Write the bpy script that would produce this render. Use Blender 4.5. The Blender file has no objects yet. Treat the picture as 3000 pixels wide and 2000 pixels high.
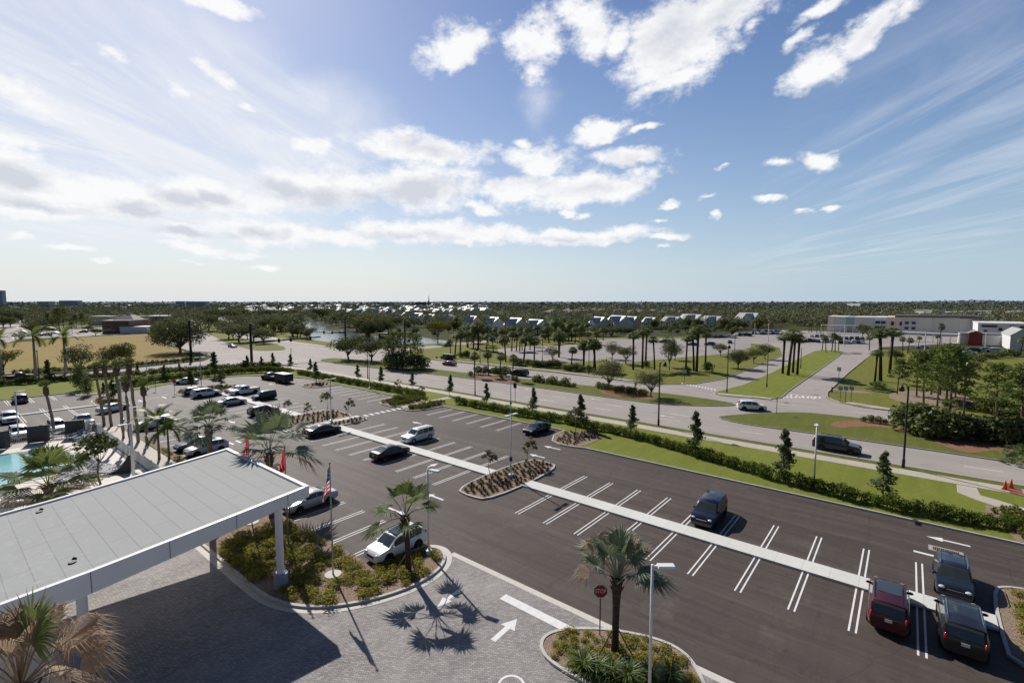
import bpy, math, random
from math import sin, cos, pi, radians, sqrt, atan2, hypot, exp
from mathutils import Vector, Matrix
rnd = random.Random(11)
sc = bpy.context.scene
COL = sc.collection
# ---------------------------------------------------------------- camera model (used to survey ground points)
FPX = 1423.0; TH = math.atan(117 / FPX); CT, ST = cos(TH), sin(TH); EYE = 18.8
UA = (.6322, .7748); UB = (-.7748, .6322)
def gpt(x, y, z=0.0):
    h = EYE - z; v = y - 1000; d = v * CT + FPX * ST
    X = h * (x - 1500) / d; Y = h * (FPX * CT - v * ST) / d
    return (X * UA[0] + Y * UA[1], X * UB[0] + Y * UB[1])
def depth(p): return p[0] * UA[1] + p[1] * UB[1]
def hpt(y, p):
    v = (y - 1000) / FPX; Y = depth(p)
    return -(Y * ST + v * Y * CT) / (CT - v * ST) + EYE
class Z:
    def __init__(s, ox, oy, k): s.o = (ox, oy, k)
    def px(s, x, y): return (s.o[0] + x / s.o[2], s.o[1] + y / s.o[2])
    def g(s, x, y, z=0.0): return gpt(*s.px(x, y), z)
    def h(s, y, p): return hpt(s.o[1] + y / s.o[2], p)
    def on_a(s, x, a):            # ground point in this column on the line a = const
        lo, hi = 900.0, 2600.0; X = s.o[0] + x / s.o[2]
        for _ in range(50):
            m = (lo + hi) / 2
            if gpt(X, m)[0] > a: lo = m
            else: hi = m
        return gpt(X, lo)
zA = Z(0,1000,2.351); zB = Z(0,1333,2.351); zC = Z(800,1333,2.351); zD = Z(1500,1333,2.351); zE = Z(2200,1400,2.6137)
zF = Z(0,850,3.92); zG = Z(550,850,3.92); zH = Z(1050,850,3.92); zI = Z(1600,850,3.92); zJ = Z(2150,850,5.2267); zK = Z(2400,850,3.92)
zL = Z(2100,1150,2.6133); zM = Z(900,1100,3.36); zN = Z(0,1150,4.704); zO = Z(250,1020,4.704); zP = Z(2550,900,3.1356)
zQ = Z(1350,860,5.2267); zR = Z(0,1640,4.355); zS = Z(1550,1450,2.85); zX = Z(0,0,.784)
# ---------------------------------------------------------------- mesh builder
class MB:
    def __init__(s): s.v = []; s.f = []; s.m = []
    def face(s, pts, mi=0):
        b = len(s.v); s.v += [tuple(p) for p in pts]; s.f.append(tuple(range(b, b + len(pts)))); s.m.append(mi)
    def box(s, c, d, rz=0.0, mi=0, taper=1.0):
        b = len(s.v); cr, sr = cos(rz), sin(rz)
        for k, z in enumerate((-.5, .5)):
            t = taper if k else 1.0
            for x, y in ((-.5, -.5), (.5, -.5), (.5, .5), (-.5, .5)):
                X, Y = x * d[0] * t, y * d[1] * t
                s.v.append((c[0] + X * cr - Y * sr, c[1] + X * sr + Y * cr, c[2] + z * d[2]))
        for q in ((3,2,1,0),(4,5,6,7),(0,1,5,4),(1,2,6,5),(2,3,7,6),(3,0,4,7)):
            s.f.append(tuple(b + i for i in q)); s.m.append(mi)
    def tube(s, pts, rad, n=8, mi=0, cap=True):
        pts = [Vector(p) for p in pts]; b0 = len(s.v); N = len(pts)
        if not isinstance(rad, (list, tuple)): rad = [rad] * N
        for i, p in enumerate(pts):
            d = (pts[min(i + 1, N - 1)] - pts[max(i - 1, 0)])
            d = d.normalized() if d.length > 1e-9 else Vector((0, 0, 1))
            u = d.cross(Vector((0, 0, 1)))
            u = Vector((1, 0, 0)) if u.length < 1e-3 else u.normalized()
            w = d.cross(u)
            for k in range(n):
                a = 2 * pi * k / n; s.v.append(tuple(p + (u * cos(a) + w * sin(a)) * rad[i]))
        for i in range(N - 1):
            for k in range(n):
                a = b0 + i * n + k; c = b0 + i * n + (k + 1) % n
                s.f.append((a, c, c + n, a + n)); s.m.append(mi)
        if cap:
            s.f.append(tuple(b0 + k for k in reversed(range(n)))); s.m.append(mi)
            s.f.append(tuple(b0 + (N - 1) * n + k for k in range(n))); s.m.append(mi)
    def ell(s, c, r, n=10, m=6, mi=0, rz=0.0):
        b = len(s.v); cr, sr = cos(rz), sin(rz)
        for i in range(m + 1):
            t = pi * i / m
            for k in range(n):
                a = 2 * pi * k / n; x, y = r[0] * sin(t) * cos(a), r[1] * sin(t) * sin(a)
                s.v.append((c[0] + x * cr - y * sr, c[1] + x * sr + y * cr, c[2] + r[2] * cos(t)))
        for i in range(m):
            for k in range(n):
                a = b + i * n + k; q = b + i * n + (k + 1) % n
                s.f.append((a, a + n, q + n, q)); s.m.append(mi)
    def prism(s, poly, z0, z1, mi=0, side=None):
        A = sum(poly[i][0] * poly[(i + 1) % len(poly)][1] - poly[(i + 1) % len(poly)][0] * poly[i][1] for i in range(len(poly)))
        if A < 0: poly = poly[::-1]
        s.face([(x, y, z1) for x, y in poly], mi)
        if z1 - z0 > 1e-6:
            n = len(poly)
            for i in range(n):
                p, q = poly[i], poly[(i + 1) % n]
                s.face([(p[0], p[1], z0), (q[0], q[1], z0), (q[0], q[1], z1), (p[0], p[1], z1)], mi if side is None else side)
    def strip(s, pts, w, z0, z1, mi=0, closed=False, off=0.0):
        N = len(pts); L = []; Rr = []
        for i in range(N):
            if closed: a, c = pts[i - 1], pts[(i + 1) % N]
            else: a, c = pts[max(i - 1, 0)], pts[min(i + 1, N - 1)]
            p = pts[i]
            d1 = Vector((p[0] - a[0], p[1] - a[1])); d2 = Vector((c[0] - p[0], c[1] - p[1]))
            if d1.length < 1e-6: d1 = d2.copy()
            if d2.length < 1e-6: d2 = d1.copy()
            d1.normalize(); d2.normalize(); t = d1 + d2
            if t.length < 1e-3: t = d1.copy()
            t.normalize(); nn = Vector((-t.y, t.x)); k = 1 / max(.5, t.dot(d1))
            L.append((p[0] + nn.x * (off + w / 2) * k, p[1] + nn.y * (off + w / 2) * k)); Rr.append((p[0] + nn.x * (off - w / 2) * k, p[1] + nn.y * (off - w / 2) * k))
        for i in range(N if closed else N - 1):
            j = (i + 1) % N
            s.face([(*Rr[i], z1), (*Rr[j], z1), (*L[j], z1), (*L[i], z1)], mi)
            if z1 - z0 > 1e-6:
                s.face([(*Rr[i], z0), (*Rr[j], z0), (*Rr[j], z1), (*Rr[i], z1)], mi)
                s.face([(*L[j], z0), (*L[i], z0), (*L[i], z1), (*L[j], z1)], mi)
        if not closed and z1 - z0 > 1e-6:
            s.face([(*L[0], z0), (*Rr[0], z0), (*Rr[0], z1), (*L[0], z1)], mi); s.face([(*Rr[-1], z0), (*L[-1], z0), (*L[-1], z1), (*Rr[-1], z1)], mi)
    def mesh(s, name, mats, smooth=None):
        me = bpy.data.meshes.new(name); me.from_pydata(s.v, [], s.f)
        for m in (mats if isinstance(mats, (list, tuple)) else [mats]): me.materials.append(m)
        me.polygons.foreach_set('material_index', s.m)
        if smooth:
            me.polygons.foreach_set('use_smooth', [True] * len(s.f))
            if smooth is not True: me.set_sharp_from_angle(angle=radians(smooth))
        me.update(); return me
def chaikin(p, n=2, closed=False):
    for _ in range(n):
        q = [] if closed else [p[0]]
        for i in range(len(p) if closed else len(p) - 1):
            a, b = p[i], p[(i + 1) % len(p)]
            q += [(a[0] * .75 + b[0] * .25, a[1] * .75 + b[1] * .25), (a[0] * .25 + b[0] * .75, a[1] * .25 + b[1] * .75)]
        if not closed: q.append(p[-1])
        p = q
    return p
def put(name, me, parent=None, label=None, cat=None, group=None, kind=None, loc=None, rz=0.0, s=None):
    o = bpy.data.objects.new(name, me); COL.objects.link(o)
    if parent: o.parent = parent
    if loc is not None: o.location = (loc[0], loc[1], loc[2] if len(loc) > 2 else 0)
    if rz: o.rotation_euler = (0, 0, rz)
    if s is not None: o.scale = (s, s, s) if not isinstance(s, (tuple, list)) else s
    if label: o['label'] = label
    if cat: o['category'] = cat
    if group: o['group'] = group
    if kind: o['kind'] = kind
    return o
def thing(name, label, cat, loc=(0, 0, 0), rz=0.0, group=None): return put(name, None, None, label, cat, group, None, loc, rz)
def dup(root, loc, rz=0.0, s=None, label=None, group=None):
    r = root.copy(); COL.objects.link(r); r.location = (loc[0], loc[1], loc[2] if len(loc) > 2 else 0); r.rotation_euler = (0, 0, rz)
    if s is not None: r.scale = (s, s, s) if not isinstance(s, (tuple, list)) else s
    if label: r['label'] = label
    if group: r['group'] = group
    for ch in list(root.children):
        c = ch.copy(); COL.objects.link(c); c.parent = r
        for g in list(ch.children):
            d = g.copy(); COL.objects.link(d); d.parent = c
    return r
class Kind:       # first use makes the thing, later uses copy it
    def __init__(s, make): s.make = make; s.first = None
    def at(s, loc, rz=0.0, sc_=1.0, label=None, group=None):
        if s.first is None:
            s.first = s.make(); o = s.first; o.location = (loc[0], loc[1], loc[2] if len(loc) > 2 else 0); o.rotation_euler = (0, 0, rz)
            o.scale = (sc_, sc_, sc_) if not isinstance(sc_, (tuple, list)) else sc_
            if label: o['label'] = label
            if group: o['group'] = group
            return o
        return dup(s.first, loc, rz, sc_, label, group)
# ---------------------------------------------------------------- materials
def new_mat(name):
    m = bpy.data.materials.new(name); m.use_nodes = True; nt = m.node_tree; nt.nodes.clear()
    out = nt.nodes.new('ShaderNodeOutputMaterial'); return m, nt, out
def N(nt, t, **kw):
    n = nt.nodes.new(t)
    for k, v in kw.items():
        if k.startswith('i_'):
            key = k[2:]; key = int(key) if key.isdigit() else key.replace('_', ' ')
            n.inputs[key].default_value = v
        else: setattr(n, k, v)
    return n
def c4(c): return (c[0], c[1], c[2], 1.0)
def pos(nt, scale=(1, 1, 1), rot=(0, 0, 0), obj=False):
    g = nt.nodes.new('ShaderNodeTexCoord') if obj else nt.nodes.new('ShaderNodeNewGeometry')
    mp = N(nt, 'ShaderNodeMapping'); mp.inputs['Scale'].default_value = scale; mp.inputs['Rotation'].default_value = rot
    nt.links.new(g.outputs['Object' if obj else 'Position'], mp.inputs['Vector']); return mp.outputs[0]
def noise(nt, vec, scale, detail=4, rough=.55, lo=.35, hi=.65):
    n = N(nt, 'ShaderNodeTexNoise', i_Scale=scale, i_Detail=detail, i_Roughness=rough); nt.links.new(vec, n.inputs['Vector'])
    r = N(nt, 'ShaderNodeMapRange', i_1=lo, i_2=hi); r.clamp = True; nt.links.new(n.outputs['Fac'], r.inputs[0]); return r.outputs[0]
def mix(nt, f, a, b, mode='MIX'):
    n = N(nt, 'ShaderNodeMix', data_type='RGBA', blend_type=mode)
    for k, v in ((0, f), (6, a), (7, b)):
        if hasattr(v, 'is_linked') or hasattr(v, 'links'): nt.links.new(v, n.inputs[k])
        else: n.inputs[k].default_value = v if k == 0 else c4(v)
    return n.outputs[2]
def math_(nt, op, a, b=0.0, c=0.0):
    n = N(nt, 'ShaderNodeMath', operation=op)
    for k, v in enumerate((a, b, c)):
        if hasattr(v, 'links'): nt.links.new(v, n.inputs[k])
        else: n.inputs[k].default_value = v
    return n.outputs[0]
def bsdf(nt, out, col, rough=.7, spec=.3, metal=0.0, coat=0.0, bump=None, bstr=.3, bdist=.02):
    b = N(nt, 'ShaderNodeBsdfPrincipled')
    if hasattr(col, 'links'): nt.links.new(col, b.inputs['Base Color'])
    else: b.inputs['Base Color'].default_value = c4(col)
    if hasattr(rough, 'links'): nt.links.new(rough, b.inputs['Roughness'])
    else: b.inputs['Roughness'].default_value = rough
    b.inputs['Specular IOR Level'].default_value = spec; b.inputs['Metallic'].default_value = metal; b.inputs['Coat Weight'].default_value = coat
    b.inputs['Coat Roughness'].default_value = .04
    if bump is not None:
        bn = N(nt, 'ShaderNodeBump', i_Strength=bstr, i_Distance=bdist); nt.links.new(bump, bn.inputs['Height']); nt.links.new(bn.outputs[0], b.inputs['Normal'])
    nt.links.new(b.outputs[0], out.inputs[0]); return b
def surf(name, layers, base, rough=.75, spec=.25, metal=0.0, coat=0.0, bump=0.0, bscale=20, obj=False, bdist=.02):
    """base colour, then layers (colour, noise scale, lo, hi, amount[, stretch])"""
    m, nt, out = new_mat(name); col = None
    for L in layers:
        c, s, lo, hi, amt = L[:5]; st = L[5] if len(L) > 5 else (1, 1, 1)
        f = noise(nt, pos(nt, st, obj=obj), s, 5, .6, lo, hi); f = math_(nt, 'MULTIPLY', f, amt)
        col = mix(nt, f, base if col is None else col, c)
    bp = None
    if bump: bp = noise(nt, pos(nt, obj=obj), bscale, 3, .6, .2, .8)
    bsdf(nt, out, base if col is None else col, rough, spec, metal, coat, bp, bump, bdist); return m
def leafmat(name, c1, c2, c3=None, trans=.3, rough=.5, tint=(.25, .3, .04), spec=.06):
    m, nt, out = new_mat(name); g = N(nt, 'ShaderNodeNewGeometry'); oi = N(nt, 'ShaderNodeObjectInfo')
    col = mix(nt, g.outputs['Random Per Island'], c1, c2)
    f = math_(nt, 'MULTIPLY', oi.outputs['Random'], .5); col = mix(nt, f, col, c3 or c2)
    nf = noise(nt, pos(nt), .8, 2, .5, .3, .7); nf = math_(nt, 'MULTIPLY', nf, .35); col = mix(nt, nf, col, tuple(x * .45 for x in c1))
    b = N(nt, 'ShaderNodeBsdfPrincipled'); nt.links.new(col, b.inputs['Base Color']); b.inputs['Roughness'].default_value = rough + .25; b.inputs['Specular IOR Level'].default_value = spec
    t = N(nt, 'ShaderNodeBsdfTranslucent'); tc = mix(nt, .5, col, tint); nt.links.new(tc, t.inputs[0])
    x = N(nt, 'ShaderNodeMixShader', i_0=trans); nt.links.new(b.outputs[0], x.inputs[1]); nt.links.new(t.outputs[0], x.inputs[2]); nt.links.new(x.outputs[0], out.inputs[0])
    return m
# ---------------------------------------------------------------- camera, sun, sky
cd = bpy.data.cameras.new('camera'); cam = bpy.data.objects.new('camera', cd); COL.objects.link(cam)
cd.sensor_width = 36; cd.lens = FPX / 3000 * 36; cd.clip_end = 40000; cd.clip_start = .2
cam.location = (0, 0, EYE); cam.rotation_euler = (pi / 2 - TH, 0, -atan2(UA[1], UB[1])); sc.camera = cam
SUN_AZ = atan2(.319, .948); SUN_EL = radians(38)
sd = bpy.data.lights.new('sun', 'SUN'); sd.energy = 5.0; sd.angle = radians(.5); sd.color = (1, .945, .87)
so = bpy.data.objects.new('sun', sd); COL.objects.link(so)
sdir = Vector((sin(SUN_AZ) * cos(SUN_EL), cos(SUN_AZ) * cos(SUN_EL), sin(SUN_EL)))
so.rotation_euler = sdir.to_track_quat('Z', 'Y').to_euler(); so.location = (0, 0, 60)
W = bpy.data.worlds.new('World'); sc.world = W; W.use_nodes = True; wt = W.node_tree; wt.nodes.clear()
SKY_STRENGTH = .088
def world():
    nt = wt; L = nt.links.new
    out = N(nt, 'ShaderNodeOutputWorld'); bg = N(nt, 'ShaderNodeBackground', i_1=SKY_STRENGTH); L(bg.outputs[0], out.inputs[0])
    sky = N(nt, 'ShaderNodeTexSky'); sky.sky_type = 'NISHITA'; sky.sun_disc = False; sky.sun_elevation = SUN_EL; sky.sun_rotation = SUN_AZ
    sky.altitude = 20; sky.air_density = 1.0; sky.dust_density = .35; sky.ozone_density = 1.6
    tc = N(nt, 'ShaderNodeTexCoord'); sep = N(nt, 'ShaderNodeSeparateXYZ')
    rot = N(nt, 'ShaderNodeVectorRotate', rotation_type='Z_AXIS'); rot.inputs['Angle'].default_value = atan2(UA[1], UB[1])
    L(tc.outputs['Generated'], rot.inputs['Vector']); L(rot.outputs[0], sep.inputs[0])
    az = math_(nt, 'ARCTAN2', sep.outputs[0], sep.outputs[1]); el = math_(nt, 'ARCSINE', sep.outputs[2])
    cmb = N(nt, 'ShaderNodeCombineXYZ'); L(az, cmb.inputs[0]); L(el, cmb.inputs[1]); AE = cmb.outputs[0]
    def ae(x, y):
        up = 1000 - y; X = x - 1500; f = FPX * CT + up * ST; z = -FPX * ST + up * CT
        return atan2(X, f), atan2(z, hypot(X, f))
    # warped lookup so that blob outlines come out ragged
    def fbm(scale, detail, rough, vec, dist=0.0):
        n = N(nt, 'ShaderNodeTexNoise', i_Scale=scale, i_Detail=detail, i_Roughness=rough, i_Distortion=dist); L(vec, n.inputs['Vector']); return n
    st = N(nt, 'ShaderNodeMapping'); st.inputs['Scale'].default_value = (1, 1.5, 1); L(AE, st.inputs[0])
    wn = fbm(11, 4, .6, st.outputs[0]); wv = N(nt, 'ShaderNodeVectorMath', operation='SUBTRACT'); L(wn.outputs['Color'], wv.inputs[0]); wv.inputs[1].default_value = (.5, .5, .5)
    wm = N(nt, 'ShaderNodeVectorMath', operation='MULTIPLY'); L(wv.outputs[0], wm.inputs[0]); wm.inputs[1].default_value = (.075, .05, 0)
    wa = N(nt, 'ShaderNodeVectorMath', operation='ADD'); L(AE, wa.inputs[0]); L(wm.outputs[0], wa.inputs[1]); AW = wa.outputs[0]
    def blobs(lst, vec):
        acc = None
        for X, cx, cy, rx, ry, r, w in lst:
            x, y = X + cx / 1.568, cy / 1.568
            a0, e0 = ae(x, y); a1, _ = ae(x + rx / 1.568, y); _, e1 = ae(x, y - ry / 1.568); _, e2 = ae(x, y + ry / 1.568)
            mp = N(nt, 'ShaderNodeMapping', vector_type='TEXTURE'); mp.inputs['Location'].default_value = (a0, e0, 0); mp.inputs['Rotation'].default_value = (0, 0, radians(r))
            mp.inputs['Scale'].default_value = (max(.01, (a1 - a0)) * 1.55, max(.006, (e1 - e2) / 2) * 1.55, 1); L(vec, mp.inputs[0])
            gr = N(nt, 'ShaderNodeTexGradient', gradient_type='SPHERICAL'); L(mp.outputs[0], gr.inputs[0])
            v = math_(nt, 'MULTIPLY', gr.outputs[1], w) if w != 1 else gr.outputs[1]
            acc = v if acc is None else math_(nt, 'MAXIMUM', acc, v)
        return acc
    T, U = 0, 1500
    cum = [(T,2090,225,200,105,22,1),(T,1000,10,190,50,0,1),(T,1010,345,150,45,-20,.9),(T,500,240,90,38,-15,.8),(T,120,430,240,95,-15,.9),(T,80,650,160,60,0,.9),
           (T,1400,665,120,34,0,.95),(T,1135,490,45,20,0,.8),(T,350,310,70,40,-20,.7),(T,795,415,60,40,-30,.7),
           (T,1950,690,330,85,-3,1),(T,1930,850,330,125,0,1.1),(T,1480,860,340,110,0,1.1),(T,930,905,400,90,0,1.1),(T,500,900,420,105,0,1.1),(T,110,830,340,140,-10,1.1),(T,120,960,330,70,0,1),
           (T,640,965,160,50,0,1),(T,850,1075,170,48,0,1.05),(T,1250,1065,330,75,0,1.05),(T,1560,1090,260,45,0,.95),(T,1950,1060,350,62,0,1.05),(T,2260,1080,320,45,0,1),(T,950,1155,270,28,0,.85),(T,2200,940,100,38,-15,.95),
           (T,440,1205,55,12,0,.8),(T,870,1218,75,14,0,.8),(T,1210,1228,110,18,0,.75),(T,90,1090,140,28,0,.85),(T,290,1135,120,22,0,.85),
           (U,110,190,150,140,0,1),(U,110,350,60,90,0,.75),(U,370,140,130,160,0,1.05),(U,300,40,120,80,0,.9),(U,760,180,290,240,25,1.25),(U,930,50,340,120,0,1.15),(U,740,370,210,55,12,1.1),(U,480,200,90,110,0,.9),
           (U,1450,30,140,50,15,1),(U,1640,145,220,90,35,1.05),(U,1810,50,120,70,20,.9),(U,1400,310,180,95,15,1.1),(U,1340,180,110,38,25,.8),(U,1110,110,80,40,30,.7),
           (U,390,605,145,62,8,1.15),(U,600,590,90,20,5,.9),(U,560,710,200,52,0,1),(U,130,740,180,90,0,1),(U,40,880,220,75,0,1.05),(U,320,865,350,85,6,1.1),(U,260,965,60,22,0,.9),(U,340,985,55,22,0,.9),
           (U,730,937,70,22,8,.9),(U,1165,918,85,20,0,.95),(U,930,970,52,28,10,.95),(U,1210,755,65,34,0,.95),(U,1400,750,100,48,-25,1),(U,1480,945,60,16,0,.8),(U,280,1085,440,42,0,1.05),(U,690,1095,150,18,0,.85),
           (U,690,1140,45,14,0,.8),(U,675,1025,50,14,0,.8),(U,980,765,70,14,10,.7),(U,50,660,60,35,0,.8),(U,1330,965,70,14,0,.65),(U,890,908,40,12,0,.7)]
    D = blobs(cum, AW)
    n1 = fbm(15, 9, .62, st.outputs[0])
    off = N(nt, 'ShaderNodeVectorMath', operation='ADD'); L(st.outputs[0], off.inputs[0]); off.inputs[1].default_value = (-.012, .028, 0)
    n2 = fbm(15, 7, .6, off.outputs[0])
    n3 = fbm(52, 6, .65, st.outputs[0], .4)
    d1 = math_(nt, 'ADD', D, math_(nt, 'MULTIPLY', math_(nt, 'SUBTRACT', n1.outputs[0], .5), 1.25)); d1 = math_(nt, 'ADD', d1, math_(nt, 'MULTIPLY', math_(nt, 'SUBTRACT', n3.outputs[0], .5), .34))
    cov = N(nt, 'ShaderNodeMapRange', interpolation_type='SMOOTHSTEP', i_1=.25, i_2=.74); L(d1, cov.inputs[0])
    gate = N(nt, 'ShaderNodeMapRange', i_1=.02, i_2=.16); L(D, gate.inputs[0]); cover = math_(nt, 'MULTIPLY', cov.outputs[0], gate.outputs[0])
    # self shading: thick bottoms grey, rims white
    shade_list = [(T,90,820,150,55,-8,1),(T,150,945,180,22,0,.9),(T,810,910,120,40,-5,1),(T,990,915,90,25,0,.8),(T,640,965,120,32,-8,1),(T,1330,865,200,45,-8,1),(T,1510,905,90,50,0,1),(T,1690,915,80,35,0,.8),(T,1930,865,170,50,6,1.1),(T,1960,675,130,40,0,.6),
                  (T,850,1078,150,24,-4,1.1),(T,1200,1062,120,30,0,.7),(T,1050,1095,80,12,0,.7),(T,1900,1075,200,18,0,.6),(U,760,120,160,150,20,.7),(U,950,60,200,70,10,.6),(U,560,715,120,25,0,.5),(U,400,860,160,35,5,.45),(U,1650,150,110,50,35,.4),(U,280,1095,250,14,0,.5),(U,30,850,120,30,0,.4)]
    SH = blobs(shade_list, AW)
    rel = math_(nt, 'SUBTRACT', n2.outputs[0], n1.outputs[0])
    sh = math_(nt, 'ADD', math_(nt, 'MULTIPLY', math_(nt, 'ADD', math_(nt, 'ADD', SH, .1), math_(nt, 'MULTIPLY', math_(nt, 'SUBTRACT', n2.outputs[0], .5), .35)), 1.25), math_(nt, 'MULTIPLY', rel, 1.3))
    shc = N(nt, 'ShaderNodeMapRange', i_1=.12, i_2=1.0); L(sh, shc.inputs[0])
    ccol = mix(nt, shc.outputs[0], (10.9, 10.95, 11.05), (7.5, 7.8, 8.6))
    # high thin cirrus: fibres on a flat layer
    den = math_(nt, 'MAXIMUM', sep.outputs[2], .02); px = math_(nt, 'DIVIDE', sep.outputs[0], den); py = math_(nt, 'DIVIDE', sep.outputs[1], den)
    pc = N(nt, 'ShaderNodeCombineXYZ'); L(px, pc.inputs[0]); L(py, pc.inputs[1])
    def fibres(ang, sx, sy, dist, sc_, lo, hi):
        mp = N(nt, 'ShaderNodeMapping'); mp.inputs['Rotation'].default_value = (0, 0, radians(ang)); L(pc.outputs[0], mp.inputs[0])
        m2 = N(nt, 'ShaderNodeMapping'); m2.inputs['Scale'].default_value = (sx, sy, 1); L(mp.outputs[0], m2.inputs[0])
        n = fbm(sc_, 7, .62, m2.outputs[0], dist); r = N(nt, 'ShaderNodeMapRange', interpolation_type='SMOOTHSTEP', i_1=lo, i_2=hi); L(n.outputs[0], r.inputs[0]); return r.outputs[0]
    fr = fibres(-84, .16, .95, 1.0, 1.5, .40, .74); fl = fibres(-92, .26, .95, 1.3, 1.5, .34, .70)
    mr = blobs([(U,1950,620,900,520,30,1.25),(U,2250,150,500,260,25,1.2),(U,1700,1100,800,150,8,.95),(U,1450,860,380,180,20,.8)], AE)
    ml = blobs([(T,300,350,1000,520,0,1.5),(T,250,700,1100,420,0,1.6),(T,1250,620,520,260,10,1.35),(T,1560,560,150,130,0,.9),(U,120,480,110,180,0,.55)], AW)
    mrs = N(nt, 'ShaderNodeMapRange', interpolation_type='SMOOTHSTEP', i_1=.05, i_2=.8); L(mr, mrs.inputs[0])
    mls = N(nt, 'ShaderNodeMapRange', interpolation_type='SMOOTHSTEP', i_1=.16, i_2=.75); L(ml, mls.inputs[0])
    cr = math_(nt, 'MULTIPLY', math_(nt, 'MULTIPLY', fr, mrs.outputs[0]), .46)
    cl = math_(nt, 'MULTIPLY', math_(nt, 'ADD', math_(nt, 'MULTIPLY', fl, .58), .42), mls.outputs[0])
    # haze near the horizon, stronger toward the sun
    hz = math_(nt, 'MULTIPLY', math_(nt, 'EXPONENT', math_(nt, 'MULTIPLY', math_(nt, 'MAXIMUM', el, 0.0), -4.0)), 1.0)
    side = N(nt, 'ShaderNodeMapRange', i_1=.8, i_2=-.6, i_3=.93, i_4=1.0); L(az, side.inputs[0]); hzz = math_(nt, 'MULTIPLY', hz, side.outputs[0])
    back = N(nt, 'ShaderNodeMapRange', i_1=1.0, i_2=1.7, i_3=1.0, i_4=.3); L(math_(nt, 'ABSOLUTE', az), back.inputs[0]); hzz = math_(nt, 'MULTIPLY', hzz, back.outputs[0])  # haze thinned behind the camera to cut fill light
    hs = N(nt, 'ShaderNodeHueSaturation', i_Saturation=1.3, i_Value=1.1, i_Hue=.511); L(sky.outputs[0], hs.inputs['Color'])
    hcl = N(nt, 'ShaderNodeMapRange', i_1=.6, i_2=-.3); L(az, hcl.inputs[0])
    c = mix(nt, hzz, hs.outputs[0], mix(nt, hcl.outputs[0], (5.2, 6.75, 8.3), (8.35, 8.7, 9.0)))
    c = mix(nt, cr, c, (8.6, 9.2, 10.2)); c = mix(nt, cl, c, (9.7, 9.95, 10.5)); c = mix(nt, cover, c, ccol)
    zen = N(nt, 'ShaderNodeMapRange', interpolation_type='SMOOTHSTEP', i_1=.62, i_2=1.0, i_3=1.0, i_4=.42); L(el, zen.inputs[0])  # sky dimmed overhead, outside the view, to deepen shadows on the ground
    rear = N(nt, 'ShaderNodeMapRange', interpolation_type='SMOOTHSTEP', i_1=1.05, i_2=1.9, i_3=1.0, i_4=.45); L(math_(nt, 'ABSOLUTE', az), rear.inputs[0])  # sky dimmed behind the camera too, for the same deeper shadows
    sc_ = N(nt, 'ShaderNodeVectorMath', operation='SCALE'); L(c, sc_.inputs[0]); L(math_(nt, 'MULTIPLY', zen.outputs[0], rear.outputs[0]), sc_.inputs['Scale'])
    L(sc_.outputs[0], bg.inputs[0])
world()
W.cycles.sampling_method = 'MANUAL'; W.cycles.sample_map_resolution = 512
sc.view_settings.view_transform = 'Standard'; sc.view_settings.look = 'None'; sc.view_settings.exposure = 0; sc.view_settings.gamma = 1
sc.cycles.max_bounces = 5; sc.cycles.diffuse_bounces = 3; sc.cycles.glossy_bounces = 3; sc.cycles.transmission_bounces = 3; sc.cycles.transparent_max_bounces = 4
sc.cycles.use_denoising = True
# ---------------------------------------------------------------- surface materials
def asphalt_mat():
    m, nt, out = new_mat('dark asphalt'); p = pos(nt)
    big = noise(nt, p, .05, 4, .6, .3, .7); streak = noise(nt, pos(nt, (1.5, .03, 1)), .9, 5, .7, .38, .68); st2 = noise(nt, pos(nt, (.8, .06, 1), (0, 0, .12)), .7, 6, .7, .5, .72); fine = noise(nt, p, 10, 4, .75, .3, .7); spots = noise(nt, p, .3, 7, .75, .56, .76)
    blot = noise(nt, p, 1.1, 6, .72, .57, .72); cross = noise(nt, pos(nt, (.05, 1.2, 1)), .8, 5, .7, .5, .7)
    col = mix(nt, big, (.070, .054, .045), (.098, .077, .065)); col = mix(nt, math_(nt, 'MULTIPLY', streak, .75), col, (.034, .027, .024)); col = mix(nt, math_(nt, 'MULTIPLY', st2, .6), col, (.15, .122, .105)); col = mix(nt, math_(nt, 'MULTIPLY', cross, .4), col, (.04, .034, .032))
    col = mix(nt, math_(nt, 'MULTIPLY', fine, .38), col, (.125, .102, .09)); col = mix(nt, math_(nt, 'MULTIPLY', spots, .5), col, (.18, .152, .135)); col = mix(nt, math_(nt, 'MULTIPLY', blot, .55), col, (.028, .025, .024))
    v = N(nt, 'ShaderNodeTexVoronoi', i_Scale=.09); v.feature = 'DISTANCE_TO_EDGE'; w = N(nt, 'ShaderNodeTexNoise', i_Scale=.5, i_Detail=3); nt.links.new(p, w.inputs['Vector']); va = N(nt, 'ShaderNodeVectorMath', operation='ADD'); nt.links.new(p, va.inputs[0]); nt.links.new(w.outputs['Color'], va.inputs[1]); nt.links.new(va.outputs[0], v.inputs['Vector'])
    cr = N(nt, 'ShaderNodeMapRange', i_1=.006, i_2=.0, i_3=0.0, i_4=.3); nt.links.new(v.outputs['Distance'], cr.inputs[0]); col = mix(nt, cr.outputs[0], col, (.022, .02, .02))
    bsdf(nt, out, col, .7, .22, bump=noise(nt, p, 40, 2, .6, .2, .8), bstr=.3, bdist=.01); return m
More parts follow.
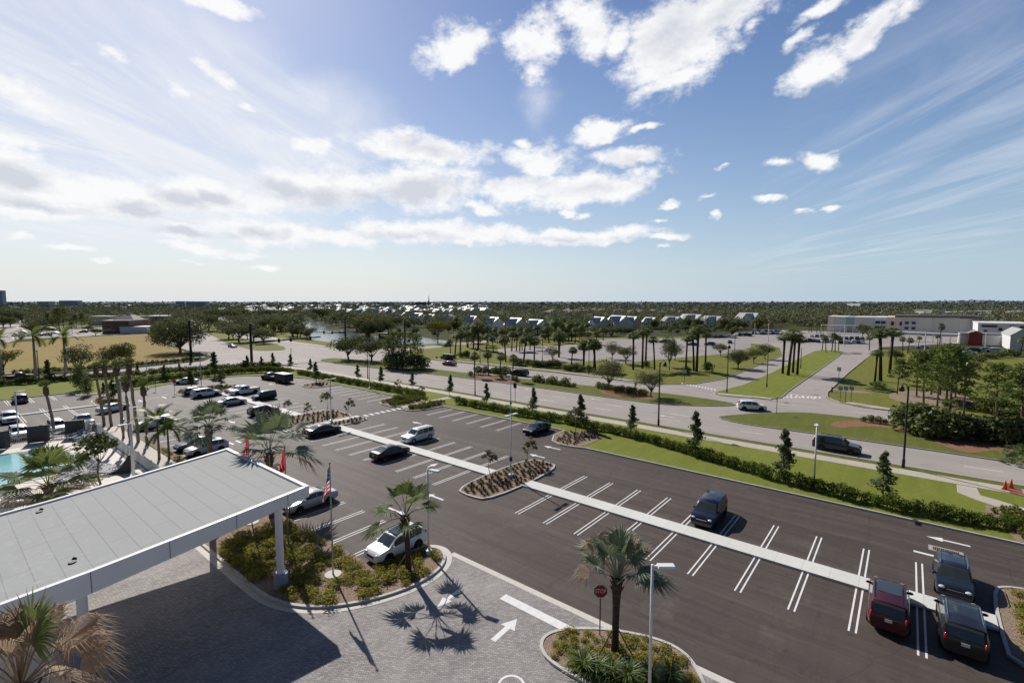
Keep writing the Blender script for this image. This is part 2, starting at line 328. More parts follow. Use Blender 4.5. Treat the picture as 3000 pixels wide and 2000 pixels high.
def paver_mat():
    m, nt, out = new_mat('grey pavers'); p = pos(nt, rot=(0, 0, radians(45)))
    def br(vec, off):
        b = N(nt, 'ShaderNodeTexBrick', offset=off, i_Scale=1.0); nt.links.new(vec, b.inputs['Vector'])
        b.inputs['Color1'].default_value = (.26, .242, .234, 1); b.inputs['Color2'].default_value = (.47, .44, .425, 1); b.inputs['Mortar'].default_value = (.11, .10, .098, 1)
        b.inputs['Mortar Size'].default_value = .012; b.inputs['Brick Width'].default_value = .24; b.inputs['Row Height'].default_value = .12; b.inputs['Bias'].default_value = -.1; return b
    b = br(p, .5); col = b.outputs[0]
    pn = noise(nt, pos(nt), 5.5, 3, .7, .3, .7); col = mix(nt, math_(nt, 'MULTIPLY', pn, .5), col, (.15, .14, .138))
    big = noise(nt, pos(nt), .25, 4, .6, .35, .7); col = mix(nt, math_(nt, 'MULTIPLY', big, .4), col, (.46, .435, .42))
    st = noise(nt, pos(nt, (.3, 1.4, 1), (0, 0, .3)), .5, 4, .6, .45, .7); col = mix(nt, math_(nt, 'MULTIPLY', st, .3), col, (.15, .142, .14))
    bsdf(nt, out, col, .8, .25, bump=b.outputs[1], bstr=.3, bdist=-.01); return m
def joint_concrete(name, base, step=1.5, dark=.7, rot=0):
    m, nt, out = new_mat(name); p = pos(nt, rot=(0, 0, rot)); b = N(nt, 'ShaderNodeTexBrick', offset=0.0, i_Scale=1.0); nt.links.new(p, b.inputs['Vector'])
    b.inputs['Brick Width'].default_value = step; b.inputs['Row Height'].default_value = step; b.inputs['Mortar Size'].default_value = .012
    for k, f in (('Color1', 1.0), ('Color2', .93), ('Mortar', dark)): b.inputs[k].default_value = c4([x * f for x in base])
    f1 = noise(nt, pos(nt), 1.2, 5, .65, .35, .7); col = mix(nt, math_(nt, 'MULTIPLY', f1, .35), b.outputs[0], [x * .8 for x in base])
    bsdf(nt, out, col, .8, .3, bump=noise(nt, pos(nt), 30, 2), bstr=.12); return m
def grass_mat(name, a, b, c):
    m, nt, out = new_mat(name); p = pos(nt)
    n1 = noise(nt, p, .22, 5, .6, .35, .68); n2 = noise(nt, p, 2.2, 5, .7, .3, .7); n3 = noise(nt, p, 14, 3, .7, .25, .75); n4 = noise(nt, pos(nt, (.15, 1.2, 1)), .9, 3, .5, .42, .62)
    col = mix(nt, n1, a, b); col = mix(nt, math_(nt, 'MULTIPLY', n2, .75), col, c); col = mix(nt, math_(nt, 'MULTIPLY', n3, .5), col, [x * .4 for x in a]); col = mix(nt, math_(nt, 'MULTIPLY', n4, .45), col, [x * .62 for x in b])
    bsdf(nt, out, col, .9, .1, bump=noise(nt, p, 11, 4, .75, .2, .8), bstr=.7, bdist=.06); return m
M_ASPH = asphalt_mat(); M_PAVE = paver_mat()
M_ROAD = surf('road paving', [((.38, .345, .315), .08, .35, .65, 1.0), ((.25, .225, .208), .7, .45, .7, .6, (1.6, .05, 1)), ((.44, .40, .365), 6, .4, .7, .3), ((.2, .18, .17), .25, .58, .75, .5)], (.335, .303, .278), .85, .2, bump=.1, bscale=30)
M_LOT2 = surf('old asphalt', [((.34, .31, .29), .05, .35, .65, 1.0), ((.2, .185, .175), .3, .5, .7, .5), ((.4, .365, .34), 3, .4, .7, .3)], (.28, .258, .243), .85, .2)
M_CONC = joint_concrete('pale concrete', (.64, .605, .55)); M_WALK = joint_concrete('sidewalk concrete', (.50, .45, .385), 1.6); M_STRIP = joint_concrete('white concrete walk', (.70, .70, .66), 1.65, .62)
M_KERB = surf('kerb concrete', [((.28, .26, .24), 1.5, .35, .65, .8), ((.5, .48, .45), 6, .4, .7, .4)], (.40, .38, .355), .8, .25, bump=.1)
M_KERB2 = surf('island kerb concrete', [((.44, .42, .395), 1.5, .35, .65, .8), ((.66, .64, .61), 6, .4, .7, .4)], (.57, .55, .52), .8, .25, bump=.1)
M_PAINT = surf('white road paint', [((.55, .54, .53), 3, .45, .7, .45), ((.3, .28, .27), 14, .62, .75, .4)], (.78, .77, .78), .7, .3)
M_PAINT2 = surf('worn road paint', [((.4, .37, .34), 2.5, .4, .65, .6)], (.8, .77, .74), .8, .2)
M_GRASS = grass_mat('lawn grass', (.165, .215, .028), (.24, .28, .042), (.30, .295, .08))
M_GRASS2 = grass_mat('verge grass', (.11, .145, .024), (.165, .19, .036), (.23, .215, .065))
M_GRASS3 = grass_mat('roadside grass', (.15, .175, .03), (.215, .23, .045), (.27, .24, .07))
M_FIELD = surf('dry field', [((.27, .27, .06), .03, .42, .62, .9, (.5, 1.3, 1)), ((.33, .205, .085), .08, .42, .62, .8, (.6, 1, 1)), ((.2, .225, .045), .07, .52, .68, .7, (.4, 1, 1)), ((.22, .145, .06), .5, .42, .68, .55), ((.17, .17, .045), .3, .52, .7, .5)], (.30, .205, .08), .95, .1, bump=.4, bscale=2)
M_MULCH = surf('mulch', [((.36, .28, .21), 5, .35, .65, .8), ((.12, .085, .065), 12, .48, .72, .6), ((.5, .4, .31), 25, .5, .7, .5)], (.25, .18, .135), .95, .1, bump=.8, bscale=14, bdist=.05)
M_REDMULCH = surf('red mulch', [((.32, .18, .11), 2, .35, .65, .8), ((.12, .06, .04), 8, .5, .7, .6)], (.23, .12, .075), .95, .1, bump=.6, bscale=10)
M_GROUND = surf('distant ground', [((.075, .082, .03), .012, .35, .65, .9), ((.05, .056, .026), .05, .4, .65, .7), ((.14, .125, .06), .02, .58, .72, .5)], (.06, .068, .028), .95, .05)
def water_mat(name, c1, c2, rough, bscale, bstr):
    m, nt, out = new_mat(name); p = pos(nt); n = noise(nt, p, .08, 3, .5, .35, .65); col = mix(nt, n, c1, c2)
    bsdf(nt, out, col, rough, .6, bump=noise(nt, pos(nt, (1, 2.2, 1)), bscale, 3, .6, .2, .8), bstr=bstr, bdist=.05); return m
M_LAKE = water_mat('lake water', (.10, .125, .15), (.15, .18, .2), .12, 1.2, .25)
M_POOL = water_mat('pool water', (.16, .48, .52), (.3, .62, .64), .05, 1.6, .25)
def st(name, b, mats, smooth=None): return put(name, b.mesh(name, mats, smooth), kind='structure')
def poly(name, pts, z, mat, z0=None):
    b = MB(); b.prism(pts, z if z0 is None else z0, z); return st(name, b, mat)
# ---------------------------------------------------------------- ground sheets
b = MB(); b.face([(-15000, -15000, -.12), (15000, -15000, -.12), (15000, 15000, -.12), (-15000, 15000, -.12)]); st('ground', b, M_GROUND)
poly('roadside_grass', [(105, -160), (240, -160), (240, 8), (300, 60), (240, 110), (200, 150), (150, 170), (105, 150)], -.03, M_GRASS3)
poly('roadside_grass', [(104, 178), (122, 200), (150, 245), (165, 290), (180, 330), (224, 394), (250, 500), (200, 560), (160, 500), (112, 330), (98, 268), (94, 210)], -.04, M_GRASS3)
poly('parking_lot', [(-45, -70), (59.58, -70), (59.58, 114), (52.2, 129.3), (47.5, 131.5), (40, 131.5), (19.3, 133.2), (-45, 134.6)], 0.0, M_ASPH)
poly('boulevard', [(70.2, -160), (105.2, -160), (105, 40), (106, 60), (105.6, 85), (104.8, 110), (104, 140), (106, 186), (110, 228), (124, 300), (140, 345), (166, 420), (190, 500), (215, 570), (178, 570), (168, 545), (140, 480), (112, 410), (88, 350), (76, 290), (68.5, 242), (65.5, 215), (64.2, 191), (68.2, 150), (69, 115), (70, 90)], -.008, M_ROAD)
poly('side_street', [(-160, 164), (20, 162.6), (37, 159.5), (55, 158.6), (62, 153), (69, 146), (72, 146), (72, 186), (65, 186), (57, 172.5), (48, 170.6), (37, 169), (-160, 172)], -.004, M_ROAD)
poly('side_street', [(103, 138), (108, 145), (125, 148.3), (152, 149.5), (210, 152), (280, 150), (280, 157), (210, 159), (150, 157), (125, 158), (112, 166), (106.5, 184), (102, 186)], -.004, M_ROAD)
poly('entrance_road', [(103, 52), (105.5, 43), (111, 37.1), (123.3, 33.9), (148, 33.6), (189, 33.3), (222, 40), (236, 52), (250, 72), (300, 72), (300, 8), (230, 9), (194, 10.4), (155, 11.7), (136, 12), (118, 12.3), (111, 11.6), (107.8, 9.3), (105.3, 6), (103, 0)], .0, M_ROAD)
poly('school_parking', [(240, 14), (300, -20), (300, -60), (360, -60), (362, 75), (300, 75), (252, 68)], .004, M_LOT2)
near = [zQ.g(560, 880), zQ.g(740, 960), zQ.g(1150, 1035), zQ.g(1600, 1058), zQ.g(2230, 1015), zI.g(870, 838), zI.g(1500, 778), zI.g(2140, 722), zI.g(2352, 655)]
far = [zI.g(2352, 560), zI.g(2200, 545), zI.g(1300, 555), zI.g(700, 560), zQ.g(2200, 700), zQ.g(1500, 800), zQ.g(1100, 800), zQ.g(740, 825), zQ.g(560, 855)]
poly('shop_parking', near + far, .006, M_LOT2)
poly('lake', [(242, 494), (255, 480), (224, 391), (190, 330), (172, 299), (180, 286), (173, 264), (157, 236), (168, 199), (161, 172), (154, 164), (147, 165), (140, 167), (128, 190), (120, 205), (124, 233), (149, 292), (182, 340), (200, 385)], -.02, M_LAKE)
poly('field', [(-60, 186), (16, 185), (40, 183), (57, 185.2), (64, 215), (67, 243), (74, 290), (86, 345), (54, 340), (25, 315), (-20, 250), (-60, 215)], -.03, M_FIELD)
poly('plaza_parking', [(33, 346), (55, 345), (90, 352), (120, 440), (112, 470), (60, 440), (40, 400)], -.03, M_LOT2)
poly('highway', [(-40, 250), (26, 320), (32, 345), (36, 405), (52, 510), (83, 690), (100, 800), (84, 800), (60, 670), (25, 470), (5, 380), (-60, 285)], -.025, M_ROAD)
poly('highway', [(178, 570), (215, 570), (270, 680), (330, 760), (310, 790), (235, 690)], -.012, M_ROAD)
for p in ([(86, 700), (150, 680), (170, 760), (110, 790)], [(96, 520), (140, 560), (150, 620), (100, 600)], [(60, 452), (100, 480), (90, 510), (62, 500)]): poly('pasture', p, -.03, M_GRASS3)
# ---------------------------------------------------------------- lawns and kerbs beside the hotel lot
KR = [(53.1, -70), (53.1, 12), (53.2, 31.2), (52.6, 33), (52.5, 34.8), (53.2, 36.4), (55.5, 37.7), (58.7, 38.0), (58.7, 63.9), (55.5, 64.1), (53.3, 65), (52.5, 66.2), (52.6, 67.6), (53.4, 68.1)]
KR2 = [(53.5, 69.5), (52.7, 71), (52.8, 74), (53.6, 75.6), (56, 76.6), (59.2, 77.8), (59.4, 99.2), (55, 99.3), (53.4, 100.5), (53, 102.3), (53.4, 104.2), (55, 105.3), (59.5, 105.5), (59.5, 113), (57.8, 118), (54.5, 125.2), (52, 129.2), (47.5, 131.3), (40, 131.3), (34.2, 129.4), (30.4, 127), (22.5, 126.7), (19.9, 127.4), (19.3, 129.5), (19.2, 133), (-45, 134.5)]
poly('lawn', KR + [(66.6, 68.1), (66.6, -70)], .10, M_GRASS, -.1)
poly('lawn', KR2 + [(-45, 157.5), (38, 156.5), (55, 153.8), (61, 148), (65.3, 138), (66.6, 120), (66.6, 69.5)], .10, M_GRASS, -.1)
b = MB(); b.strip(KR, .17, -.05, .15); b.strip(KR2, .17, -.05, .15); st('kerb', b, M_KERB2)
poly('sidewalk', [(53.4, 68.1), (66.6, 68.1), (66.6, 69.5), (53.5, 69.5)], .115, M_WALK, -.05)
poly('sidewalk', [(66.6, -70), (68.8, -70), (68.8, 122), (67.6, 137), (63, 149.5), (56, 156), (38, 158.6), (-100, 160), (-100, 157.6), (38, 156.5), (55, 153.8), (61, 148), (65.3, 138), (66.6, 120)], .12, M_WALK, -.05)
poly('verge', [(68.8, -70), (70.15, -70), (70.15, 80), (69, 108), (68.3, 135), (67.9, 136), (68.8, 122)], .10, M_GRASS2, -.05)
b = MB(); b.strip([(70.2, -160), (70.2, 80), (69.05, 108), (68.3, 137), (66, 146)], .16, -.05, .14); st('kerb', b, M_KERB)
poly('sidewalk', [(66.4, -4.7), (63.7, -4.6), (62.3, -5.9), (60.3, -8.6), (58.6, -12.5), (58.4, -16), (60.6, -16), (60.9, -12.3), (62.6, -9.0), (64.1, -6.3), (66.4, -6.2)], .124, M_WALK, -.05)
poly('tactile_paving', [(66.7, -8.6), (68.7, -8.6), (68.7, -9.6), (66.7, -9.6)], .135, surf('brick red', [], (.3, .1, .08), .8))
MED1 = [(93.0, 23.6), (90.5, 25.5), (87.1, 30.5), (85, 35.5), (84.8, 42), (84.8, 60), (84.5, 83), (83.2, 97), (81, 115), (79.6, 131), (80, 143), (81.5, 146.5), (84.5, 147.6), (87.2, 146.5), (91, 124), (90, 104), (90.4, 88), (92.4, 72), (93.4, 58), (94.8, 46.5), (96, 35), (94.8, 24.4)]
MED2 = [(80.9, 23.2), (79.6, 20), (79.4, 16), (79.9, 9.7), (80.1, 3), (80.1, -8), (79.6, -14), (79.6, -160), (95, -160), (95.2, 0), (95.1, 7), (94, 13.6), (87.8, 19.3), (82.4, 23)]
MED3 = [(81.7, 195.3), (83, 191), (87, 188.6), (91.5, 189), (97.7, 205), (100, 240), (107, 275), (120, 326), (146, 407), (172, 495), (160.6, 495), (134.8, 407), (109.4, 326.5), (97.3, 275), (87.5, 237.8)]
MED4 = [(101.0, 29.3), (101.2, 26), (103, 21), (104.6, 18.7), (108, 18.5), (112.7, 18.8), (155, 18.3), (218, 17.9), (222, 21), (221, 25), (216, 26.8), (190, 27.3), (151, 27.1), (117.6, 27.8), (110, 29.2), (103, 30.2)]
for i, mm in enumerate((MED1, MED2, MED3, MED4)):
    q = chaikin(mm, 1, True); poly('median', q, .11, (M_GRASS2, M_GRASS2, M_GRASS3, M_GRASS)[i], -.05)
    b = MB(); b.strip(q, .16, -.05, .14, closed=True); st('kerb', b, M_KERB)
poly('sidewalk', [(102.6, 19.8), (104.4, 19.4), (103, 29.6), (101.5, 29)], .122, M_WALK)
poly('sidewalk', [(106.2, -160), (107.8, -160), (107.8, 2), (109.8, 7.6), (108.2, 8.4), (106.2, 4)], .05, M_WALK)
poly('sidewalk', [(106.4, 52), (107.6, 48), (109.2, 76), (108.6, 100), (107.2, 120), (106.2, 120), (107.4, 100), (107.9, 76)], .05, M_WALK)
poly('sidewalk', [(-100, 182.5), (40, 181.3), (52, 183), (56, 186), (52, 184.8), (40, 183), (-100, 184.5)], .04, M_WALK)
poly('sidewalk', [(107, 190), (109.5, 226), (123, 300), (126, 300), (111.5, 225), (109, 188)], .03, M_WALK)
b = MB(); b.strip([(105.2, -160), (105.2, 4), (108, 9.1), (112, 11.5), (118, 12.2), (155, 11.6), (194, 10.3)], .2, -.05, .14); b.strip([(189, 33.4), (148, 33.7), (123.3, 34), (111, 37.2), (105.7, 43), (103.9, 50), (106.3, 60), (105.8, 85), (105, 110), (104.3, 136)], .2, -.05, .14); st('kerb', b, M_KERB)
# mulch patches
def patch(name, pts, z, mat): return poly(name, chaikin(pts, 2, True), z, mat)
patch('mulch_bed', [(85.6, 7.8), (87.5, 8.6), (90.6, 7.8), (93.6, 4.5), (94.8, -1), (94.6, -30), (86, -30), (86, -10), (83, -8), (80.8, -6.2), (86.1, -2.7), (89.6, -.3), (90.3, 3.0), (88.2, 5.2), (86.4, 6.4)], .122, M_REDMULCH)
patch('mulch_bed', [(91.2, 49), (92.4, 45), (91.8, 37.5), (87.2, 37.5), (86.8, 46), (88.5, 49)], .122, M_REDMULCH)
patch('mulch_bed', [(85.5, 85), (88.8, 84.5), (90.5, 78), (91, 70), (85.2, 69.5), (85, 76)], .122, M_REDMULCH)
patch('mulch_bed', [(117, -10), (130, -12), (136, -4), (126, 3), (114, 1)], .0, M_MULCH)
patch('mulch_bed', [(124.5, 20), (126, 8), (124, 4), (121.5, 7), (122, 10)], -.01, M_MULCH)
# ---------------------------------------------------------------- planted islands in the lot
def island(name, pts, mat=None, n=2, h=.15):
    q = chaikin(pts, n, True); b = MB(); b.strip(q, .18, -.02, h, closed=True); st('kerb', b, M_KERB2); poly(name, q, h - .04, mat or M_MULCH)
ISL_A = [(33.2, 29.7), (45.0, 29.7), (45.6, 32.1), (45.0, 34.5), (33.2, 34.5), (32.6, 32.1)]
island('planting_island', ISL_A)
ISL_B1 = [(33.0, 65.8), (44.0, 65.8), (44.9, 66.8), (44.5, 68.2), (43, 68.4), (33, 68.4)]; ISL_B2 = [(33.0, 69.8), (43.6, 69.8), (44.5, 70.5), (44.6, 75.8), (43.6, 77.2), (33, 77.2)]
island('planting_island', ISL_B1); island('planting_island', ISL_B2)
poly('sidewalk', [(32.6, 68.5), (44.9, 68.5), (44.9, 69.7), (32.6, 69.7)], .12, M_CONC, -.05)
island('planting_island', [(33, 108.6), (44, 108.6), (44.6, 110), (44.6, 116), (43.5, 117.4), (33, 117.4), (32.3, 115), (32.3, 110)])
island('planting_island', [(19.6, 108.6), (23.4, 108.8), (24, 111), (23.8, 115), (21.5, 119.5), (19.6, 119.5)])
island('planting_island', [(19.2, 126.2), (21.6, 126.3), (22.6, 128), (20.5, 131), (19.4, 131.5)])
poly('planting_bed', chaikin([(53.4, 31.6), (52.75, 33), (52.65, 34.8), (53.3, 36.2), (55.5, 37.5), (58.9, 37.8), (60.6, 33.6), (59.9, 31.9)], 1, True), .13, M_MULCH)
poly('planting_bed', chaikin([(58.4, 64.1), (55.5, 64.3), (53.4, 65.2), (52.7, 66.2), (52.8, 67.5), (53.5, 67.95), (61, 67.9), (61.5, 65)], 1, True), .13, M_MULCH)
poly('planting_bed', chaikin([(53.6, 69.7), (52.9, 71), (53, 73.9), (53.7, 75.4), (56, 76.4), (59, 77.4), (61.5, 74), (61, 69.8)], 1, True), .13, M_MULCH)
poly('planting_bed', chaikin([(59, 99.5), (55, 99.5), (53.6, 100.6), (53.2, 102.3), (53.6, 104), (55, 105), (59, 105.2)], 1, True), .13, M_MULCH)
poly('planting_bed', [(53.3, -12), (57.5, -10.5), (59.3, -9.5), (61, -7.4), (61.4, -6.4), (58.8, -6.2), (56.5, -7), (53.3, -7.5)], .13, M_MULCH)
poly('planting_bed', [(31, -9), (43, -9), (44.5, -11), (44.5, -40), (31, -40)], .13, M_MULCH)
island('planting_island', [(31, -5.1), (43.2, -5.0), (44.6, -6.2), (44.9, -9), (44.9, -40), (31, -40)], n=2)
# ribbon walk between facing stalls
for b0, b1 in ((-5, 29.6), (34.6, 65.7), (77.3, 108.4)):
    poly('walkway', [(38.0, b0), (39.65, b0), (39.65, b1), (38.0, b1)], .15, M_STRIP, -.02)
b = MB(); b.strip([(4, 113.2), (19.5, 113.2)], .9, -.02, .15); st('kerb', b, M_STRIP)
# ---------------------------------------------------------------- hotel drive and beds
RIB = [(24.25, 25.6), (24.25, -70)]
poly('paver_drive', [(3.6, -30), (24.02, -30), (24.02, 25.4), (22, 27), (14.8, 28.8), (13.5, 31), (13.2, 36), (13.2, 47), (3.6, 47)], .006, M_PAVE)
b = MB(); b.strip(RIB, .46, 0, .012); st('concrete_band', b, M_CONC)
BED = [(12.9, 47), (12.9, 36), (12.9, 31.5), (13.2, 29.6), (13.9, 28.0), (15, 26.7), (16.5, 25.6), (18.6, 24.7), (20.6, 24.4), (22.4, 24.7), (23.6, 25.6), (24.05, 26.6), (23.8, 27.4), (23.0, 28.0), (21, 28.25), (19.35, 28.35), (19.35, 52), (19.0, 78), (18.2, 78), (18.2, 52), (17.6, 47)]
bedq = BED[:1] + chaikin(BED[1:16], 2) + BED[16:]
poly('planting_bed', bedq, .11, M_MULCH)
b = MB(); b.strip(bedq[:-5], .2, -.02, .15); st('kerb', b, M_KERB2); b = MB(); b.strip(bedq[:-8], .46, 0, .02, off=-.33); st('gutter', b, M_CONC)
BEDS = [(19.75, 11.5), (19.75, 13.6), (20.3, 14.6), (21.2, 14.95), (22.2, 14.5), (23.4, 13.2), (24.3, 11.7), (24.95, 9.9), (24.95, 8.6), (24.3, 7.6), (22.5, 6.2), (20.5, 5.2), (19.75, 6.5)]
island('planting_bed', BEDS)
poly('hotel_walk', [(-30, -30), (3.3, -30), (3.5, 31), (3.55, 47), (-30, 47)], .13, M_CONC, -.02)
b = MB(); b.strip([(3.45, -30), (3.6, 47)], .2, -.02, .15); st('kerb', b, M_KERB)
poly('pool_deck', [(-40, 46.6), (15.2, 46.6), (15.2, 90.4), (-40, 90.4)], .03, surf('pool deck', [((.72, .66, .59), .6, .35, .65, .7), ((.56, .51, .45), 3, .4, .7, .4)], (.66, .61, .54), .7))
poly('pool_walk', [(15.3, 46.6), (18.2, 46.6), (18.2, 92), (15.3, 92)], .034, joint_concrete('cream walk', (.55, .49, .43), 1.5))
PW = chaikin([(-30, 70.5), (4.4, 71.2), (9.4, 70.4), (11.0, 72.0), (11.4, 76), (10.8, 82), (8.6, 86.2), (-30, 86.4)], 2, True)
poly('swimming_pool', PW, .045, M_POOL)
b = MB(); b.strip(PW, .35, .03, .075, closed=True); st('pool_coping', b, M_CONC)
# ---------------------------------------------------------------- painted markings
b = MB()
def line(x0, y0, x1, y1, w=.1, mm=None, z=.011): (mm or b).strip([(x0, y0), (x1, y1)], w, z, z)
def hair(x0, x1, y):
    for d in (-.17, .17): line(x0, y + d, x1, y + d)
for k in range(10): hair(32.65, 44.65, -1.5 + 3.07 * k)
for k in range(9): hair(32.55, 44.6, 37.05 + 3.07 * k)
for k in range(10): hair(33.0, 44.2, 78.1 + 3.07 * k)
for k in range(6): hair(52.6, 58.4, 45.85 + 3.07 * k)
for k in range(7): hair(52.6, 58.9, 78.2 + 3.07 * k)
for k in range(3): hair(53, 58.9, 106.8 + 3.07 * k)
for k in range(17): hair(19.45, 24.4, 31.0 + 3.07 * k)
for k in range(-7, 3):
    for d in (-.17, .17): line(9.7 + 3.1 * k + d, 105.8, 9.7 + 3.1 * k + d, 117.6); line(9.7 + 3.1 * k + d, 125.6, 9.7 + 3.1 * k + d, 131.2 + (0 if k > 1 else 1.5)); line(9.7 + 3.1 * k + d, 91.2, 9.7 + 3.1 * k + d, 97)
line(19.5, 108.3, 19.5, 117.6); line(24, 110, 31.5, 116)
for k in range(7): line(46 + 1.12 * k, 68.15, 46 + 1.12 * k, 69.35, .5)
def arrow(x, y, ang, L=2.6, w=.24, hw=.8, hl=1.0, mm=None, z=.012):
    c, s = cos(ang), sin(ang)
    f = lambda u, v: (x + u * c - v * s, y + u * s + v * c, z)
    mm = mm or b
    mm.face([f(-L / 2, -w / 2), f(L / 2 - hl, -w / 2), f(L / 2 - hl, w / 2), f(-L / 2, w / 2)]); mm.face([f(L / 2 - hl, -hw / 2), f(L / 2, 0), f(L / 2 - hl, hw / 2)])
arrow(50.25, -3.3, pi / 2); line(46.6, -1.2, 46.6, -2.4, .3)
p = zC.g(850, 385); arrow(p[0], p[1], -pi / 2); p = zC.g(1110, 285); arrow(p[0], p[1], pi / 2)
p = zM.g(1240, 880); arrow(p[0], p[1], 0, 1.6)
for q in (zO.g(1600, 1085), zO.g(2020, 1015)): arrow(q[0], q[1], -pi / 2, 2.2)
for q in (zO.g(760, 725), zO.g(1090, 680)): arrow(q[0], q[1], pi / 2, 2.4)
for q in (zO.g(2010, 1310), zO.g(2110, 1285)): line(q[0], q[1] - .8, q[0], q[1] + .8, .3)
q = zM.g(1080, 465); arrow(q[0], q[1], pi / 2, 2.2); q = zM.g(2260, 790); arrow(q[0], q[1], pi / 2, 2.4); q = zD.g(-300, 300) ; q = zX.g(1268, 1028); arrow(q[0], q[1], pi / 2, 2.6)
q = zG.g(960, 1080); arrow(q[0], q[1], pi / 2, 2.4)
st('parking_markings', b, M_PAINT)
b = MB(); line(22.6, 19.2, 22.6, 14.2, .62, b, .014)
arrow(20.3, 21.75, pi + .1, 2.2, .26, .75, .95, b, .014); arrow(20.3, 17.05, .05, 2.3, .34, 1.0, .95, b, .014)
ring = [(17.35 + .62 * cos(t * pi / 12), 14.2 + .62 * sin(t * pi / 12)) for t in range(24)]; b.strip(ring, .13, .014, .014, closed=True)
b.box((17.25, 14.2, .015), (.5, .12, .004)); b.box((17.45, 14.0, .015), (.12, .4, .004))
st('drive_markings', b, M_PAINT)
b = MB()
for k in range(-12, 14):
    y = k * 12.0 + 3
    line(75.0, y, 75.0, y + 3.2, .2, b, .006)
    if y > 24: line(79.2, y, 79.2, y + 3.2, .2, b, .006); 
    line(100.2, y, 100.2, y + 3.2, .2, b, .006)
for y0, y1 in ((28, 140),): line(70.7, y0, 69.6, y1, .13, b, .006)
line(84.2, 36, 84.0, 84, .13, b, .006)
for y in (30, 46, 62, 100, 118): arrow(82 if y > 40 else 77, y, pi / 2, 2.8, .2, .8, 1, b, .007)
for k in range(11): line(110.5 - k * .45, 12.6 + k * .62, 112.4 - k * .5, 12.9 + k * .62, .32, b, .010)
for k in range(12): line(106 + k * .3, 31 + k * .75, 108 + k * .3, 31.6 + k * .75, .3, b, .010)
for k in range(5): line(109, 13.4 + .0 * k + k, 111.5, 13.6 + k, .3, b, .0105)
for k in range(9): line(70 + k * 1.2, 150, 70.4 + k * 1.2, 152.5, .35, b, .006); line(92 + k * 1.4, 148.5, 92.4 + k * 1.4, 151, .35, b, .006); line(62, 155 + k * 1.7, 65, 155.4 + k * 1.7, .35, b, .006)
line(69, 147.5, 79, 147.3, .5, b, .006); line(64.5, 190, 81, 188.2, .5, b, .006); line(60.5, 160, 60.5, 165, .5, b, .006); line(-60, 166.5, 58, 165.6, .15, b, .006)
for k in range(8): line(70 + 1.2 * k, 198 + 14 * k, 70.6 + 1.4 * k, 202 + 14 * k, .15, b, .006); line(75 + 1.6 * k, 198 + 14 * k, 75.7 + 1.6 * k, 202 + 14 * k, .15, b, .006)
st('road_markings', b, M_PAINT2)
b = MB()
for k in range(8):
    q0 = zQ.g(620 + 160 * k, 905 + 8 * k); q1 = (q0[0] - 5, q0[1] - 1.2); b.strip([q0, q1], .15, .011, .011)
for k in range(14): b.strip([(262 + 6 * k, 20 + 3 * k), (266 + 6 * k, 17 + 3 * k)], .2, .011, .011)
st('parking_markings', b, M_PAINT2)
# storm drain in the lot
t = thing('storm_drain', 'concrete storm drain with rusty grate set in the asphalt beside a white arrow', 'drain', (48.1, -3.1, 0))
b = MB(); b.box((0, 0, .01), (1.0, 2.0, .02)); put('drain_frame', b.mesh('drain_frame', M_KERB), t)
b = MB()
for k in range(12): b.box((0, -.66 + .12 * k, .026), (.6, .05, .012))
b.box((0, 0, .021), (.62, 1.5, .004), 0, 1); put('grate', b.mesh('grate', [surf('rust', [((.2, .12, .08), 8, .4, .6, .7)], (.3, .2, .14), .8), surf('drain dark', [], (.01, .01, .01))]), t)
# ---------------------------------------------------------------- plants
M_BARK = surf('bark', [((.2, .165, .135), 6, .4, .6, .8, (1, 1, .25))], (.11, .088, .07), .95, .1, bump=.5, bscale=12, obj=True)
M_PINEBARK = surf('pine bark', [((.22, .16, .125), 5, .4, .6, .8, (1, 1, .3))], (.125, .09, .07), .95, .1)
M_PALMTRUNK = surf('palm trunk', [((.24, .19, .15), 2.0, .4, .6, .9, (.4, .4, 4)), ((.07, .05, .04), 7, .55, .7, .7)], (.14, .105, .08), .95, .1, bump=.6, bscale=9, obj=True)
M_DARKTRUNK = surf('dark palm trunk', [((.10, .072, .055), 2.0, .4, .6, .9, (.4, .4, 5))], (.045, .034, .028), .95, .1, bump=.6, bscale=9, obj=True)
M_TANTRUNK = surf('pale palm trunk', [((.33, .26, .21), 2.0, .4, .6, .9, (.4, .4, 5)), ((.14, .1, .08), 6, .55, .7, .6)], (.22, .16, .125), .95, .1, bump=.5, bscale=9, obj=True)
M_GREYTRUNK = surf('grey palm trunk', [((.42, .40, .37), 2, .4, .6, .8, (.5, .5, 3))], (.3, .285, .27), .9, .1, obj=True)
M_BOOT = surf('palm boots', [((.09, .055, .04), 9, .4, .6, .9), ((.32, .22, .16), 14, .55, .7, .6)], (.19, .12, .085), .95, .1, bump=.8, bscale=14, obj=True)
L_OAK = leafmat('oak leaves', (0.078, 0.097, 0.039), (0.176, 0.186, 0.088), (0.123, 0.134, 0.070), .16)
L_OAK2 = leafmat('grey oak leaves', (0.112, 0.117, 0.069), (0.225, 0.217, 0.135), (0.165, 0.165, 0.105), .18)
L_OLIVE = leafmat('olive leaves', (0.090, 0.083, 0.026), (0.196, 0.150, 0.053), (0.134, 0.120, 0.044), .25)
L_PINE = leafmat('pine needles', (0.070, 0.110, 0.031), (0.173, 0.226, 0.070), (0.125, 0.173, 0.054), .22)
L_HOLLY = leafmat('holly leaves', (0.075, 0.098, 0.049), (0.179, 0.208, 0.113), (0.122, 0.147, 0.079), .25)
L_MAGN = leafmat('magnolia leaves', (0.053, 0.068, 0.027), (0.195, 0.143, 0.083), (0.150, 0.112, 0.060), .15, spec=.3)
